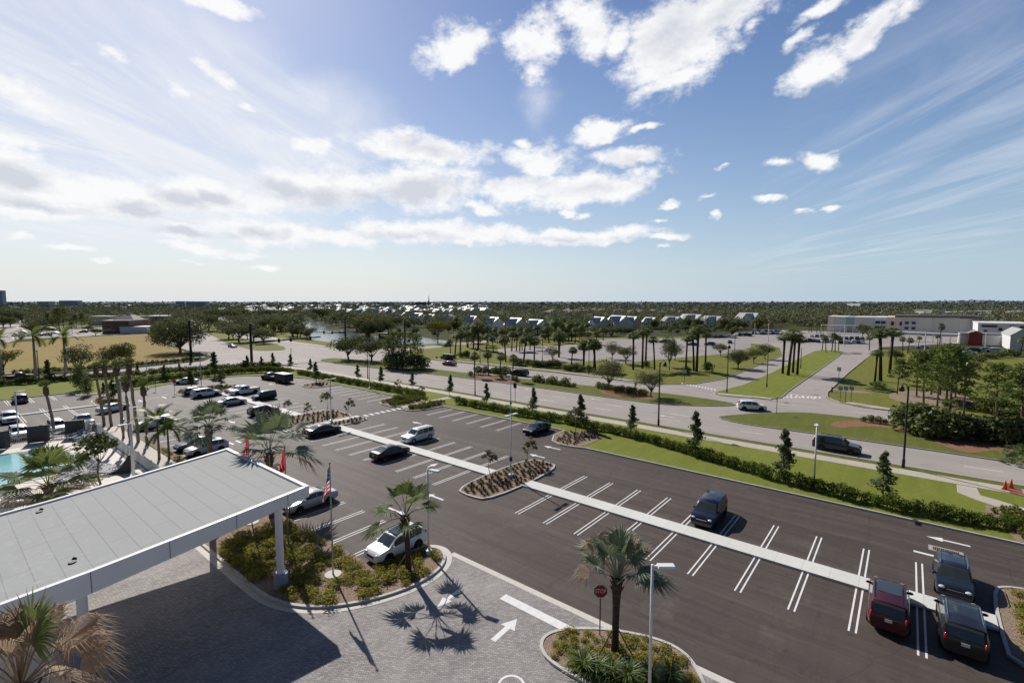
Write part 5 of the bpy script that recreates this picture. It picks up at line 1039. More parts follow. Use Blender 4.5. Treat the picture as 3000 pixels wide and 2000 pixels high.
for zz, x, y, ty, ang, lab in ((zI, 2075, 1180, 640, 0, 'dark street lamp at the corner of the entrance road'), (zI, 490, 965, 560, 0, 'dark street lamp behind the boulevard among the cabbage palms'), (zH, 108, 1020, 560, 0, 'dark street lamp beside the median oaks at the left'), (zJ, 503, 1490, 910, 0, 'dark street lamp on the entrance road median'), (zH, 1340, 1212, 665, 0, 'dark street lamp rising in front of the median palms'),
                             (zH, 1398, 840, 665, None, 'dark lamp post with a white globe by the boulevard'), (zP, 855, 1000, 530, None, 'tall grey lamp post among the pines at the right'), (zP, 608, 940, 640, None, 'slim dark lamp post among the pines'), (zJ, 1022, 1200, 900, None, 'short dark lamp post beside the four entrance palms'), (zG, 1190, 820, 680, None, 'slim lamp post at the intersection'), (zF, 450, 1020, 705, None, 'dark lamp post between the two royal palms'),
                             (zQ, 1248, 1030, 860, None, 'short dark lamp post in the shop parking'), (zI, 2165, 690, 500, None, 'lamp post where the entrance road curves')):
    p = zz.g(x, y); street_lamp(p[0], p[1], zz.h(ty, p), ang, lab, .1, arm=(0 if ang is None else .7), z0=0)
for zz, x, y, ty, lab in ((zJ, 525, 790, 520, 'tall white lamp post left of the four entrance palms'), (zJ, 318, 690, 520, 'white lamp post in front of the houses in the school lot'), (zJ, 1685, 860, 560, 'white lamp post among the cars in front of the school'), (zK, 1212, 690, 490, 'white lamp post in front of the covered walkway'), (zK, 1905, 680, 500, 'grey lamp post beside the red gable')):
    p = zz.g(x, y); street_lamp(p[0], p[1], zz.h(ty, p), None, lab, .16, M_LPOLE, 0, 0)
def mast(x, y, H_, arm, zarm, ang, label, sigs, tilt=0.03):
    t = thing('signal_mast', label, 'traffic signal', (x, y, 0)); c, s = cos(ang), sin(ang)
    b = MB(); b.tube([(0, 0, 0), (0, 0, H_)], [.42, .32], 10); put('mast_pole', b.mesh('mast_pole', M_DPOLE, True), t)
    b = MB(); b.tube([(0, 0, zarm), (c * arm, s * arm, zarm + arm * tilt)], [.34, .2], 8); put('mast_arm', b.mesh('mast_arm', M_DPOLE, True), t)
    for f in sigs:
        q = MB(); X, Y, zz_ = c * arm * f, s * arm * f, zarm + arm * tilt * f; q.box((X, Y, zz_ - .1), (.55, .55, 1.3)); h = put('signal_head', q.mesh('signal_head', M_BLACK), t)
        for k, cc in enumerate(('red', 'amber', 'green')):
            q = MB(); q.tube([(X - c * 0 - s * .0, Y, zz_ + .25 - .35 * k), (X, Y, zz_ + .25 - .35 * k)], .1, 8); q.box((X + s * .21, Y - c * .21, zz_ + .25 - .35 * k), (.2, .2, .2), ang); put('signal_lens', q.mesh('signal_lens', surf('lens ' + cc, [], {'red': (.08, .01, .01), 'amber': (.1, .06, .01), 'green': (.01, .08, .04)}[cc], .3)), h)
    b = MB(); b.tube([(0, 0, 0), (0, 0, .5)], .5, 12); put('mast_base', b.mesh('mast_base', M_CONC), t)
mast(62.9, 152.3, 12.3, 21, zG.h(600, (62.9, 152.3)), -.12, 'thick dark signal mast with a long arm over the near side of the intersection', (.38, .55, .84))
mast(55.4, 179.2, zG.h(345, (55.4, 179.2)), 9, 7.2, .9, 'dark signal mast left of the intersection in front of the big oak', (.7,), .02)
mast(117.1, 188.8, 12.4, 19, zG.h(487, (117.1, 188.8)), atan2(.97, -.25), 'dark signal mast in front of the lake with its arm to the left', (.4, .65), -.01)
mast(113.4, 143.5, 12.4, 10, 7.0, 2.2, 'dark signal mast standing above the small pines beyond the boulevard', (.6,), .0)
b = MB(); p = zG.g(670, 905); t = thing('signal_cabinet', 'black signal cabinet box beside the thick mast', 'cabinet', (p[0], p[1], .1)); b.box((0, 0, 1.2), (1.3, 1.0, 2.4)); put('cabinet_box', b.mesh('cabinet_box', M_BLACK), t); b = MB(); b.box((0, 0, 2.45), (1.45, 1.15, .1)); put('cabinet_lid', b.mesh('cabinet_lid', M_DPOLE), t)
# ---------------------------------------------------------------- pool area
M_PICK = surf('white pickets', [], (.7, .71, .7), .5, .4)
def fence(x0, y0, x1, y1, label, step=.16, h=1.35):
    L = hypot(x1 - x0, y1 - y0); rz = atan2(y1 - y0, x1 - x0); t = thing('picket_fence', label, 'fence', (x0, y0, .03), rz)
    b = MB(); n = int(L / step)
    for i in range(n + 1): b.box((i * step, 0, h / 2), (.035, .03, h))
    put('pickets', b.mesh('pickets', M_PICK), t)
    for z in (.15, h - .06): b = MB(); b.box((L / 2, 0, z), (L, .055, .06)); put('rail', b.mesh('rail', M_PICK), t)
    for i in range(int(L / 2.4) + 1): b = MB(); b.box((i * 2.4, 0, h / 2 + .05), (.09, .09, h + .1)); put('post', b.mesh('post', M_PICK), t)
fence(-6, 89.9, 15.25, 89.9, 'white picket fence along the back of the pool deck in front of parked cars')
fence(15.3, 89.9, 15.3, 50, 'white picket fence along the side of the pool deck beside the cream walk')
def panel(x, y, w, h, rz, label):
    t = thing('cabana_panel', label, 'screen panel', (x, y, .03), rz); b = MB(); b.box((0, 0, h / 2 + .05), (w, .22, h - .1)); put('panel_board', b.mesh('panel_board', M_DGREY), t)
    b = MB(); b.box((0, 0, h + .03), (w + .06, .3, .06)); put('panel_cap', b.mesh('panel_cap', M_DPOLE), t); 
    for k in (1, -1): b = MB(); b.box((k * (w / 2 - .1), .57, h / 2), (.1, .9, h - .1)); put('panel_side', b.mesh('panel_side', M_DGREY), t)
panel(5.2, 88.9, 2.3, 2.3, -.5, 'dark grey cabana panel cut by the left edge of the photo')
panel(9.25, 89.2, 2.05, 2.25, -.3, 'dark grey cabana panel in the middle of the picket fence')
panel(12.9, 89.0, 1.95, 2.3, -.35, 'dark grey cabana panel behind the white pool table')
t = thing('curved_screen', 'grey curved screen with a sweeping edge beside the stout white light pole', 'screen panel', (13.2, 66.0, .03), -.6)
b = MB(); n = 10; pr = [(-1.35 + 2.0 * (i / n), .1 + 1.75 * (i / n) ** 2.2) for i in range(n + 1)]; 
f1 = [(x, -.12, z) for x, z in pr] + [(.65, -.12, 0), (-1.35, -.12, 0)]; b.face(f1); b.face([(x, .12, z) for x, _, z in f1][::-1])
for i in range(n): b.face([(pr[i][0], -.12, pr[i][1]), (pr[i][0], .12, pr[i][1]), (pr[i + 1][0], .12, pr[i + 1][1]), (pr[i + 1][0], -.12, pr[i + 1][1])])
b.face([(.65, -.12, 0), (.65, -.12, 1.85), (.65, .12, 1.85), (.65, .12, 0)]); put('screen_board', b.mesh('screen_board', M_DGREY), t)
b = MB(); b.box((.75, 0, 1.0), (.14, .3, 2.0)); put('screen_post', b.mesh('screen_post', M_DPOLE), t)
M_STRAP = surf('lounger straps', [], (.5, .51, .53), .6); M_STRAPD = surf('dark lounger straps', [], (.05, .055, .065), .6)
def make_lounger():
    t = thing('pool_lounger', 'white strap lounger', 'lounger')
    b = MB()
    for s in (-.32, .32): b.tube([(-.95, s, .34), (.35, s, .34), (.95, s, .86)], .03, 5)
    put('frame', b.mesh('frame', M_PICK), t)
    b = MB()
    for i in range(9): b.box((-.88 + .15 * i, 0, .36), (.11, .62, .02), 0, i % 2)
    put('seat', b.mesh('seat', [M_STRAP, M_STRAPD]), t)
    b = MB()
    for i in range(5): x = .42 + .12 * i; b.face([(x - .045, -.3, .40 + .104 * i), (x + .045, -.3, .48 + .104 * i), (x + .045, .3, .48 + .104 * i), (x - .045, .3, .40 + .104 * i)], i % 2)
    put('backrest', b.mesh('backrest', [M_STRAP, M_STRAPD]), t)
    for x in (-.8, .4):
        for s in (-.32, .32): b = MB(); b.tube([(x, s, 0), (x, s, .34)], .025, 5); put('leg', b.mesh('leg', M_PICK), t)
    return t
LK = Kind(make_lounger); GL = 'strap loungers around the pool'
for x, y in ((870, 1300), (985, 1310), (960, 1215), (1130, 1255), (1180, 1130), (1250, 1200), (1430, 1130), (1440, 1060), (1260, 1020), (1230, 960), (150, 1500), (250, 1510), (490, 1500), (1140, 700), (1200, 620), (1130, 660), (1290, 640), (1330, 1040), (760, 640), (700, 600), (1380, 660), (1080, 1150), (1020, 1230), (1200, 1080), (1310, 1110), (1490, 1070), (1390, 1100), (1200, 920), (1250, 700), (340, 1500)):
    p = zN.g(x, y); LK.at((p[0], p[1], .03), rnd.choice([2.2, 2.0, 2.5]), 1.15, 'white strap lounger on the pale pool deck', GL)
for k in range(6):
    p = zN.g(1270, 560); LK.at((p[0] + .05 * k, p[1], .03 + .2 * k), 2.2, 1.0, 'strap lounger in the stack by the fence corner', 'stacked loungers at the fence corner')
t = thing('pool_table', 'small white table in front of the right cabana panel', 'table', (*zN.g(1010, 640), .03)); b = MB(); b.box((0, 0, .72), (1.3, .8, .05)); put('tabletop', b.mesh('tabletop', M_PICK), t)
for s in (-.55, .55): b = MB(); b.box((s, 0, .35), (.08, .6, .7)); put('leg', b.mesh('leg', M_PICK), t)
t = thing('pool_handrail', 'thin metal handrail at the pool steps', 'handrail', (*zN.g(110, 1270), .05)); b = MB(); b.tube([(0, 0, 0), (0, 0, .95), (-1.2, 1.6, .8), (-1.3, 1.75, -.2)], .03, 6); put('rail', b.mesh('rail', M_STEEL), t)
# ---------------------------------------------------------------- buildings
M_WROOF = surf('white metal roof', [((.34, .35, .37), .3, .4, .65, .7)], (.48, .49, .51), .5, .4, .1); M_GROOF = surf('grey shingle roof', [], (.2, .205, .215), .8); M_TROOF = surf('tan tile roof', [((.2, .16, .12), .6, .4, .6, .6)], (.26, .22, .17), .85)
WALLS = [surf('cream wall', [], (.72, .66, .54), .8), surf('pale grey wall', [], (.62, .63, .66), .8), surf('salmon wall', [], (.68, .46, .38), .8), surf('sage wall', [], (.58, .61, .54), .8)]
M_WIN = surf('window glass', [], (.03, .035, .045), .1, .5); M_TRIM = surf('white trim', [], (.7, .7, .7), .6)
def gable(mb, x0, x1, y0, y1, z0, zr, along='y', ov=.4, mi=0):
    x0 -= ov; x1 += ov; y0 -= ov; y1 += ov
    if along == 'y':
        xm = (x0 + x1) / 2; mb.face([(x0, y0, z0), (xm, y0, zr), (xm, y1, zr), (x0, y1, z0)][::-1], mi); mb.face([(x1, y0, z0), (x1, y1, z0), (xm, y1, zr), (xm, y0, zr)], mi)
    else:
        ym = (y0 + y1) / 2; mb.face([(x0, y0, z0), (x1, y0, z0), (x1, ym, zr), (x0, ym, zr)], mi); mb.face([(x0, y1, z0), (x0, ym, zr), (x1, ym, zr), (x1, y1, z0)], mi)
HOUSES = []
def house(x, y, w, h, rz, label, roof, wall, wall2, group=None, flip=1):
    HOUSES.append((x, y, w)); d = min(11, w * .85); he = h * .60; t = thing('house', label, 'house', (x, y, -.05), rz, group)
    b = MB(); b.box((d / 2, 0, he / 2), (d, w, he)); xm = d / 2
    for yy in (-w / 2, w / 2): b.face([(0, yy, he), (d, yy, he), (xm, yy, h - .15)])
    put('wall', b.mesh('wall', wall), t)
    b = MB(); gable(b, 0, d, -w / 2, w / 2, he - .1, h); put('roof', b.mesh('roof', roof), t)
    ww = w * .42; yc = flip * -w * .24; b = MB(); b.box((-1.4, yc, he / 2), (3.0, ww, he)); b.face([(-2.9, yc - ww / 2, he), (-2.9, yc, h * .93), (-2.9, yc + ww / 2, he)]); put('wing_wall', b.mesh('wing_wall', wall2), t)
    b = MB(); gable(b, -2.95, d * .45, yc - ww / 2, yc + ww / 2, he - .08, h * .97, 'x'); put('wing_roof', b.mesh('wing_roof', roof), t)
    for zz_ in (h * .14, h * .42):
        for k in (-.25, .25):
            b = MB(); b.box((-2.93, yc + k * ww, zz_), (.06, 1.1, 1.5)); put('window', b.mesh('window', M_WIN), t)
        for k in (.08, .26, .42):
            b = MB(); b.box((-.03, flip * k * w, zz_), (.06, 1.0, 1.4)); put('window', b.mesh('window', M_WIN), t)
ROT = -.35
hl = [(zI,450,640,470,305,'blue grey gabled house, leftmost of the big houses behind the tall palms',1,1),(zI,620,880,470,290,'large white roofed house with grey gable behind the bushes beyond the boulevard',1,0),(zI,870,1000,450,300,'salmon gabled house touching the large grey gabled house',2,2),(zI,1080,1220,440,310,'white roofed house mostly hidden behind the pair of tallest palms',0,1),(zI,1300,1490,430,300,'white roofed house left of the salmon gable',1,1),(zI,1480,1740,410,275,'big white roofed house with a salmon gable in the middle of the row',0,2),(zI,1750,1960,430,295,'pale house at the right of the salmon gable',1,1),(zI,2150,2350,410,260,'white roofed house behind the dark round tree',0,0),
      (zQ,30,200,580,340,'white roofed house behind the left cabbage palms',0,1),(zQ,290,550,580,360,'house with a slate side roof behind the left cabbage palms',1,3),(zQ,590,890,630,370,'white roofed house with a salmon balcony front among the palms',0,2),(zQ,880,1210,620,395,'house with a slate blue roof face among the palms',1,3),(zJ,10,300,570,345,'white roofed house with two gables left of the school',0,0)]
for zz, x0, x1, by, ty, lab, w1, w2 in hl:
    p = zz.g((x0 + x1) / 2, by); w = (x1 - x0) / zz.o[2] / FPX * depth(p); house(p[0], p[1], max(9, w * 1.02), zz.h(ty, p), ROT + rnd.gauss(0, .08), lab, M_WROOF, WALLS[w1], WALLS[w2])
GH = 'white roofed houses of the neighbourhood beyond the lake'
for zz, x0, x1, by, ty in ((zH,130,270,335,225),(zH,280,420,345,230),(zH,420,540,345,255),(zH,540,720,385,262),(zH,730,860,390,275),(zH,860,1080,395,275),(zH,770,930,290,218),(zH,930,1080,280,218),(zH,1150,1340,265,205),(zH,1330,1460,275,200),(zG,1720,1900,300,215),(zG,1900,2050,310,225),(zG,2100,2340,325,225),(zG,290,480,270,200),(zG,620,760,250,205),(zG,780,960,260,190),(zG,980,1160,250,205)):
    p = zz.g((x0 + x1) / 2, by); w = (x1 - x0) / zz.o[2] / FPX * depth(p); house(p[0], p[1], w, zz.h(ty, p), ROT + rnd.gauss(0, .2), 'white roofed gabled house in the neighbourhood beyond the lake', M_WROOF, rnd.choice(WALLS), rnd.choice(WALLS), GH, rnd.choice((1, -1)))
# distant houses: walls and hip roof in one small mesh
def hip_mesh(w, d, he, h, roof, wall):
    b = MB(); b.box((0, 0, he / 2), (d, w, he), 0, 1); o = .5; r = w / 2 - d / 2 * .8
    A = [(-d / 2 - o, -w / 2 - o, he), (d / 2 + o, -w / 2 - o, he), (d / 2 + o, w / 2 + o, he), (-d / 2 - o, w / 2 + o, he)]; r0, r1 = (0, -r, h), (0, r, h)
    b.face([A[0], A[1], r0]); b.face([A[2], A[3], r1]); b.face([A[1], A[2], r1, r0]); b.face([A[3], A[0], r0, r1])
    for k in (-.3, 0, .3): b.box((-d / 2 - .02, k * w, he * .5), (.06, 1.3, 1.3), 0, 2)
    return b.mesh('distant_house', [roof, wall, M_WIN])
HM = [hip_mesh(14, 11, 3.6, 6.4, M_WROOF, WALLS[0]), hip_mesh(17, 12, 3.4, 6.2, M_TROOF, WALLS[3]), hip_mesh(16, 11, 5.6, 8.6, M_WROOF, WALLS[1]), hip_mesh(15, 12, 3.6, 6.5, M_GROOF, WALLS[0])]
R = random.Random(21); cnt = 0
for (zz, x0, x1, y0, y1, n, ks, lab, grp) in ((zH, -1300, 1500, 180, 268, 205, (0, 2, 0, 3), 'small pale roofed house in the distant neighbourhood', 'small houses of the distant neighbourhood'), (zI, 0, 1900, 205, 290, 56, (1, 3, 1), 'low brown roofed house among the distant woods', 'low houses among the distant woods'), (zF, 60, 1500, 160, 235, 36, (0, 3, 1), 'small house in the far left woods', 'houses in the far left woods')):
    for _ in range(n):
        p = zz.g(R.uniform(x0, x1), R.uniform(y0, y1))
        if any(hypot(p[0] - a, p[1] - c) < 15 for a, c, _w in HOUSES): continue
        HOUSES.append((p[0], p[1], 16)); put('distant_house', HM[R.choice(ks)], None, lab, 'house', grp, loc=(p[0], p[1], -.05), rz=R.choice((0, pi / 2)) + R.gauss(-.3, .25))
# school
S_ = lambda x, a=360.0: (lambda p: p)(zK.on_a(x, a))
t = thing('school_building', 'long pale school building with coloured wall panels and dark flat roof', 'building', (0, 0, 0))
M_SW = dict(pink=surf('pale pink wall', [], (.8, .7, .62), .8), grey=surf('grey wall panel', [], (.66, .655, .65), .8), green=surf('blue green glass wall', [], (.36, .46, .46), .4), cream=surf('school cream wall', [], (.76, .73, .67), .8), wht=surf('school white wall', [], (.78, .78, .77), .8))
for x0, x1, k, h in ((92,170,'pink',9.6),(170,300,'grey',9.5),(300,395,'green',9.45),(395,625,'grey',9.5),(625,765,'wht',9.6),(765,945,'pink',9.8),(945,1130,'wht',9.8),(1130,1290,'cream',9.9),(1290,1600,'grey',9.9),(1600,1830,'cream',9.6)):
    p, q = S_(x0), S_(x1); b = MB(); b.box((373, (p[1] + q[1]) / 2, h / 2), (26 + (h - 9.4) * .8, abs(p[1] - q[1]) - .05, h)); put('wall_panel', b.mesh('wall_panel', M_SW[k]), t)
for x0, x1 in ((635, 690), (700, 755), (975, 1020), (1055, 1100)):
    p, q = S_(x0), S_(x1); yc, w = (p[1] + q[1]) / 2, abs(p[1] - q[1])
    for z in (6.6, 3.6):
        b = MB(); b.box((359.6, yc, z), (.3, w, 1.5)); wn = put('window', b.mesh('window', M_WIN), t); b = MB(); b.box((359.1, yc, z + .95), (1.2, w * 1.15, .35)); put('awning', b.mesh('awning', M_TRIM), wn)
for x0, x1 in ((818, 850), (918, 942)): p, q = S_(x0), S_(x1); b = MB(); b.box((359.55, (p[1] + q[1]) / 2, 6.0), (.3, abs(p[1] - q[1]), 2.2)); put('window', b.mesh('window', surf('maroon window', [], (.08, .02, .025), .4)), t)
p, q = S_(860), S_(1850); b = MB(); b.box((372, (p[1] + q[1]) / 2, 10.35), (30, abs(p[1] - q[1]), .9)); put('roof', b.mesh('roof', surf('dark flat roof', [], (.11, .105, .10), .9)), t)
p, q = S_(1100), S_(1830); b = MB(); b.box((374, (p[1] + q[1]) / 2, 10.9), (12, abs(p[1] - q[1]) * .9, .5)); put('roof', b.mesh('roof', surf('dark grey flat roof', [], (.14, .135, .13), .9)), t)
t = thing('red_gable_building', 'low pale building with a bright red gable front beside the school', 'building', (0, 0, 0))
def seg(zz, x0, x1, a): p, q = zz.on_a(x0, a), zz.on_a(x1, a); return (p[1] + q[1]) / 2, abs(p[1] - q[1])
yc, w = seg(zK, 1712, 1868, 288); b = MB(); b.box((293, yc, 2.6), (10, w, 5.2)); b.face([(287.99, yc + w / 2, 5.2), (287.99, yc - w / 2, 5.2), (287.99, yc, 6.3)]); put('red_gable', b.mesh('red_gable', surf('red wall', [], (.2, .04, .04), .7)), t)
b = MB(); gable(b, 288.3, 298, yc - w / 2, yc + w / 2, 5.2, 6.4, 'x', .15); put('gable_roof', b.mesh('gable_roof', M_GROOF), t)
yc, w = seg(zK, 1612, 1710, 290); b = MB(); b.box((296, yc, 2.3), (12, w, 4.6)); put('side_wall', b.mesh('side_wall', M_SW['cream']), t); b = MB(); b.box((295.7, yc, 4.75), (13, w + .3, .3)); put('side_roof', b.mesh('side_roof', M_GROOF), t)
yc, w = seg(zK, 1870, 2190, 290); b = MB(); b.box((296, yc, 2.2), (12, w, 4.4)); put('side_wall', b.mesh('side_wall', M_SW['wht']), t); b = MB(); b.box((297, yc, 4.7), (12.6, w + .2, .6)); put('side_roof', b.mesh('side_roof', M_GROOF), t)
t = thing('white_gable_hall', 'white gabled hall at the right edge of the photo beyond the parked cars', 'building', (0, 0, 0))
yc, w = seg(zK, 2185, 2440, 268); b = MB(); b.box((280, yc, 2.8), (24, w, 5.6)); b.face([(267.99, yc + w / 2, 5.6), (267.99, yc - w / 2, 5.6), (267.99, yc, 8.2)]); put('wall', b.mesh('wall', M_SW['grey']), t); b = MB(); gable(b, 268, 292, yc - w / 2, yc + w / 2, 5.6, 8.3, 'x', .3); put('roof', b.mesh('roof', surf('hall roof', [], (.36, .36, .37), .7)), t)
t = thing('service_block', 'grey flat roofed block with dark vents behind the red gable', 'building', (0, 0, 0))
yc, w = seg(zK, 1812, 2420, 330); b = MB(); b.box((345, yc, 4.0), (30, w, 8.0)); put('wall', b.mesh('wall', M_SW['grey']), t); b = MB(); b.box((344.6, yc, 8.2), (31, w + .4, .5)); put('roof', b.mesh('roof', M_TRIM), t)
for x0, x1, z, hh in ((1850, 2030, 6.8, 1.0), (1880, 1920, 4.4, .8), (2050, 2090, 5.4, 1.4), (2180, 2220, 6.8, .9), (2290, 2340, 6.6, 1.0)): yv, wv = seg(zK, x0, x1, 329.8); b = MB(); b.box((329.8, yv, z), (.5, wv, hh)); put('vent', b.mesh('vent', M_WIN), t)
t = thing('covered_walkway', 'long white covered walkway roof on thin columns in front of the school', 'walkway roof', (0, 0, 0)); b = MB()
p, q = zK.g(860, 575), zK.g(1600, 620); P = [(p[0] + (q[0] - p[0]) * i / 8, p[1] + (q[1] - p[1]) * i / 8) for i in range(9)]; b.strip(P, 3.2, 4.1, 4.5); put('walkway_roof', b.mesh('walkway_roof', M_TRIM), t)
for pt in P: b = MB(); b.tube([(pt[0], pt[1], 0), (pt[0], pt[1], 4.1)], .16, 6); put('column', b.mesh('column', M_TRIM), t)
t = thing('shade_walkway', 'thin white walkway roof at the left end of the school front', 'walkway roof', (0, 0, 0)); p, q = zK.g(20, 490), zK.g(460, 500); b = MB(); b.strip([p, q], 2.2, 4.6, 4.85); put('walkway_roof', b.mesh('walkway_roof', M_TRIM), t)
for i in range(7): f = i / 6; b = MB(); b.tube([(p[0] + (q[0] - p[0]) * f, p[1] + (q[1] - p[1]) * f, 0), (p[0] + (q[0] - p[0]) * f, p[1] + (q[1] - p[1]) * f, 4.6)], .13, 6); put('column', b.mesh('column', M_TRIM), t)
GW = 'white flat roofed blocks behind the school'
for x0, x1, by, ty in ((1090, 1290, 300, 228), (1290, 1390, 300, 255), (1390, 1560, 300, 245), (1560, 1720, 300, 240), (1720, 1860, 310, 272), (1800, 1960, 290, 236), (1960, 2180, 300, 245), (2180, 2420, 300, 238), (1860, 2110, 320, 292), (2110, 2420, 330, 290)):
    p = zK.g((x0 + x1) / 2, by + 12); w = (x1 - x0) / 3.92 / FPX * depth(p); h = zK.h(ty, p); t = thing('flat_roofed_block', 'white flat roofed block behind the school', 'building', (p[0], p[1], 0), -.7, GW); b = MB(); b.box((9, 0, h / 2 - .4), (18, w, h - .8)); put('wall', b.mesh('wall', M_SW['cream']), t); b = MB(); b.box((9, 0, h - .4), (18.6, w + .5, .8)); put('roof', b.mesh('roof', M_WROOF), t)
# plaza, far skyline
M_BRK = surf('brown stucco', [((.12, .085, .07), .4, .4, .6, .6)], (.19, .135, .11), .85); M_PALE = surf('pale cream roof', [], (.5, .42, .36), .7)
def plaza(x0, x1, by, ty, label, wallm, roofm, hip=None):
    p = zF.g((x0 + x1) / 2, by); w = (x1 - x0) / 3.92 / FPX * depth(p); h = zF.h(ty, p); t = thing('plaza_building', label, 'building', (p[0], p[1], -.03), .884)
    b = MB(); b.box((0, -7, h / 2), (w, 14, h)); put('wall', b.mesh('wall', wallm), t); b = MB(); b.box((0, -7, h + .15), (w + .8, 14.8, .35)); b.box((0, .1, h * .62), (w * 1.01, .7, .35)); put('roof_edge', b.mesh('roof_edge', roofm), t)
    for k in (-.35, -.12, .12, .35): b = MB(); b.box((k * w, .02, h * .3), (w * .14, .12, h * .42)); put('window', b.mesh('window', M_WIN), t)
    if hip: b = MB(); hh = zF.h(hip, p); b.box((0, -9, h + .3 + (hh - h) * .35), (w * .62, 11, (hh - h) * .7), 0, 0, .35); b.box((0, -9, hh - .5), (w * .16, 3, 1.3), 0, 0, .6); put('hip_roof', b.mesh('hip_roof', roofm), t)
    HOUSES.append((p[0], p[1], 30))
plaza(1100, 1510, 485, 345, 'brown plaza building with pale hip roof beyond the dry field', M_BRK, M_PALE, 262)
plaza(985, 1180, 400, 300, 'pale plaza building left behind the brown one', WALLS[0], M_PALE)
plaza(1410, 1500, 400, 300, 'cream plaza building right behind the brown one', WALLS[0], M_PALE)
plaza(1630, 1835, 390, 295, 'mauve plaza building with a white roof line at the right', surf('mauve wall', [], (.28, .23, .23), .8), M_TRIM)
plaza(1340, 1540, 490, 420, 'low white plaza wing in front of the brown building', M_SW['wht'], M_TRIM)
M_FARB = surf('hazy building', [((.4, .44, .5), .02, .4, .6, .5)], (.52, .56, .62), .8)  # bluish distance haze is put into the wall colour
def far_block(zz, x0, x1, by, ty, dist, label, mat=None, dep=20):
    X0, _ = zz.px(x0, 0); X1, _ = zz.px(x1, 0); xm = (X0 + X1) / 2
    p = None; lo, hi = 884.0, 1000.0
    for _ in range(60):
        m = (lo + hi) / 2
        if depth(gpt(xm, m)) > dist: lo = m
        else: hi = m
    p = gpt(xm, lo); h = zz.h(ty, p); w = (X1 - X0) / FPX * dist; t = thing('distant_building', label, 'building', (p[0], p[1], 0), -.885); b = MB(); b.box((0, dep / 2, h / 2), (w, dep, h)); put('wall', b.mesh('wall', mat or M_FARB), t)
    b = MB()
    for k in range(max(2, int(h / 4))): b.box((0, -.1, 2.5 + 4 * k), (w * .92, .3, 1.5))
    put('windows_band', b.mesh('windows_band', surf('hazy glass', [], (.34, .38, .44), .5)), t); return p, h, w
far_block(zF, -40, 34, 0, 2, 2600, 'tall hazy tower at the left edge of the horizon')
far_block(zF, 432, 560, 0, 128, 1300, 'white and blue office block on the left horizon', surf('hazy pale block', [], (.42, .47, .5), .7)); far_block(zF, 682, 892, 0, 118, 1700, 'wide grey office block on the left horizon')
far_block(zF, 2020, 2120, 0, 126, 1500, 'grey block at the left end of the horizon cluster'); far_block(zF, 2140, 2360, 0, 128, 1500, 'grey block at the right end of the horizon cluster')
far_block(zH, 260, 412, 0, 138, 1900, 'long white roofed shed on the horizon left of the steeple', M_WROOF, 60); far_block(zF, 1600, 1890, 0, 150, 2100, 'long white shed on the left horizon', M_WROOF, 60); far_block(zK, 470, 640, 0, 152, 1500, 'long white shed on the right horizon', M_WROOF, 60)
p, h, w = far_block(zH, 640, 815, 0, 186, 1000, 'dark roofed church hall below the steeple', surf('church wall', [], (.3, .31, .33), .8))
t = thing('church_steeple', 'tall thin church steeple breaking the horizon', 'steeple', (0, 0, 0)); p = zH.g(810, 197); b = MB(); b.tube([(*p, 0), (*p, 14)], 2.6, 4); hs_ = zH.h(52, p); put('tower', b.mesh('tower', surf('steeple grey', [], (.13, .15, .18), .7)), t); b = MB(); b.tube([(*p, 14), (*p, 15), (*p, hs_)], [2.9, 2.2, .15], 8); put('spire', b.mesh('spire', surf('spire slate', [], (.10, .12, .15), .7)), t)
b = MB(); q = zH.g(715, 199); t2 = put('church_roof', None, None, 'dark slate church roof at the foot of the steeple', 'roof', loc=(q[0], q[1], 0), rz=-.885); b.face([(-22, -8, 8), (16, -8, 8), (16, 2, 17), (-14, 2, 17)]); b.face([(-22, 12, 8), (-14, 2, 17), (16, 2, 17), (16, 12, 8)]); b.face([(-22, -8, 8), (-14, 2, 17), (-22, 12, 8)]); put('roof_slope', b.mesh('roof_slope', surf('church slate', [], (.09, .105, .14), .7)), t2)
# ---------------------------------------------------------------- planting out
def plant(kinds, H0, zz, items, label, group, z0=0.0, wide=None, jit=True):
    for i, it in enumerate(items):
        bx, by, ty = it[:3]; p = zz.g(bx, by); h = zz.h(ty, p); s = max(.05, h / H0); k = kinds[i % len(kinds)]
        sx = s * (it[3] if len(it) > 3 else (wide or 1)); k.at((p[0], p[1], z0), rnd.random() * 6.28 if jit else 0, (sx, sx, s), label, group)
        TREES.append((p[0], p[1]))
TREES = []
OAK = [Kind(make_broad(s, 8, 4.3, 1.5, 3800, .2, L_OAK, 'oak_tree', 'round oak tree', flatten=.82)) for s in (1, 2, 3)]
OAKG = [Kind(make_broad(s, 8, 4.0, 1.8, 2900, .17, L_OAK2, 'oak_tree', 'thin grey green oak tree', 14)) for s in (4, 5)]
BIGOAK = Kind(make_broad(6, 12, 10.4, 1.9, 9000, .3, L_OAK, 'oak_tree', 'oak', 30, .5, flatten=.95))
ORO = Kind(make_broad(7, 9, 4.2, 2.2, 2000, .22, L_OLIVE, 'broadleaf_tree', 'tree', 11))
PINE = [Kind(make_pine(s, 12)) for s in (1, 2, 3)]
SAB = [Kind(make_sabal(s, 9)) for s in (1, 2, 3)]
SABT = [Kind(make_sabal(s, 13, 1.35, 26, None, 5)) for s in (4, 5)]
SAP = [Kind(make_sapling(s, 5, .92, 1100, None, size=.14)) for s in (1, 2, 3, 4)]
MAG = [Kind(make_sparse(s, 3.6, 'sparse magnolia sapling')) for s in (1, 2, 3)]
HED = [Kind(make_bush(s, .74, 1.2, 620, .085, L_HEDGE, 'hedge_shrub', 'hedge shrub', 'shrub')) for s in (1, 2, 3, 4)]
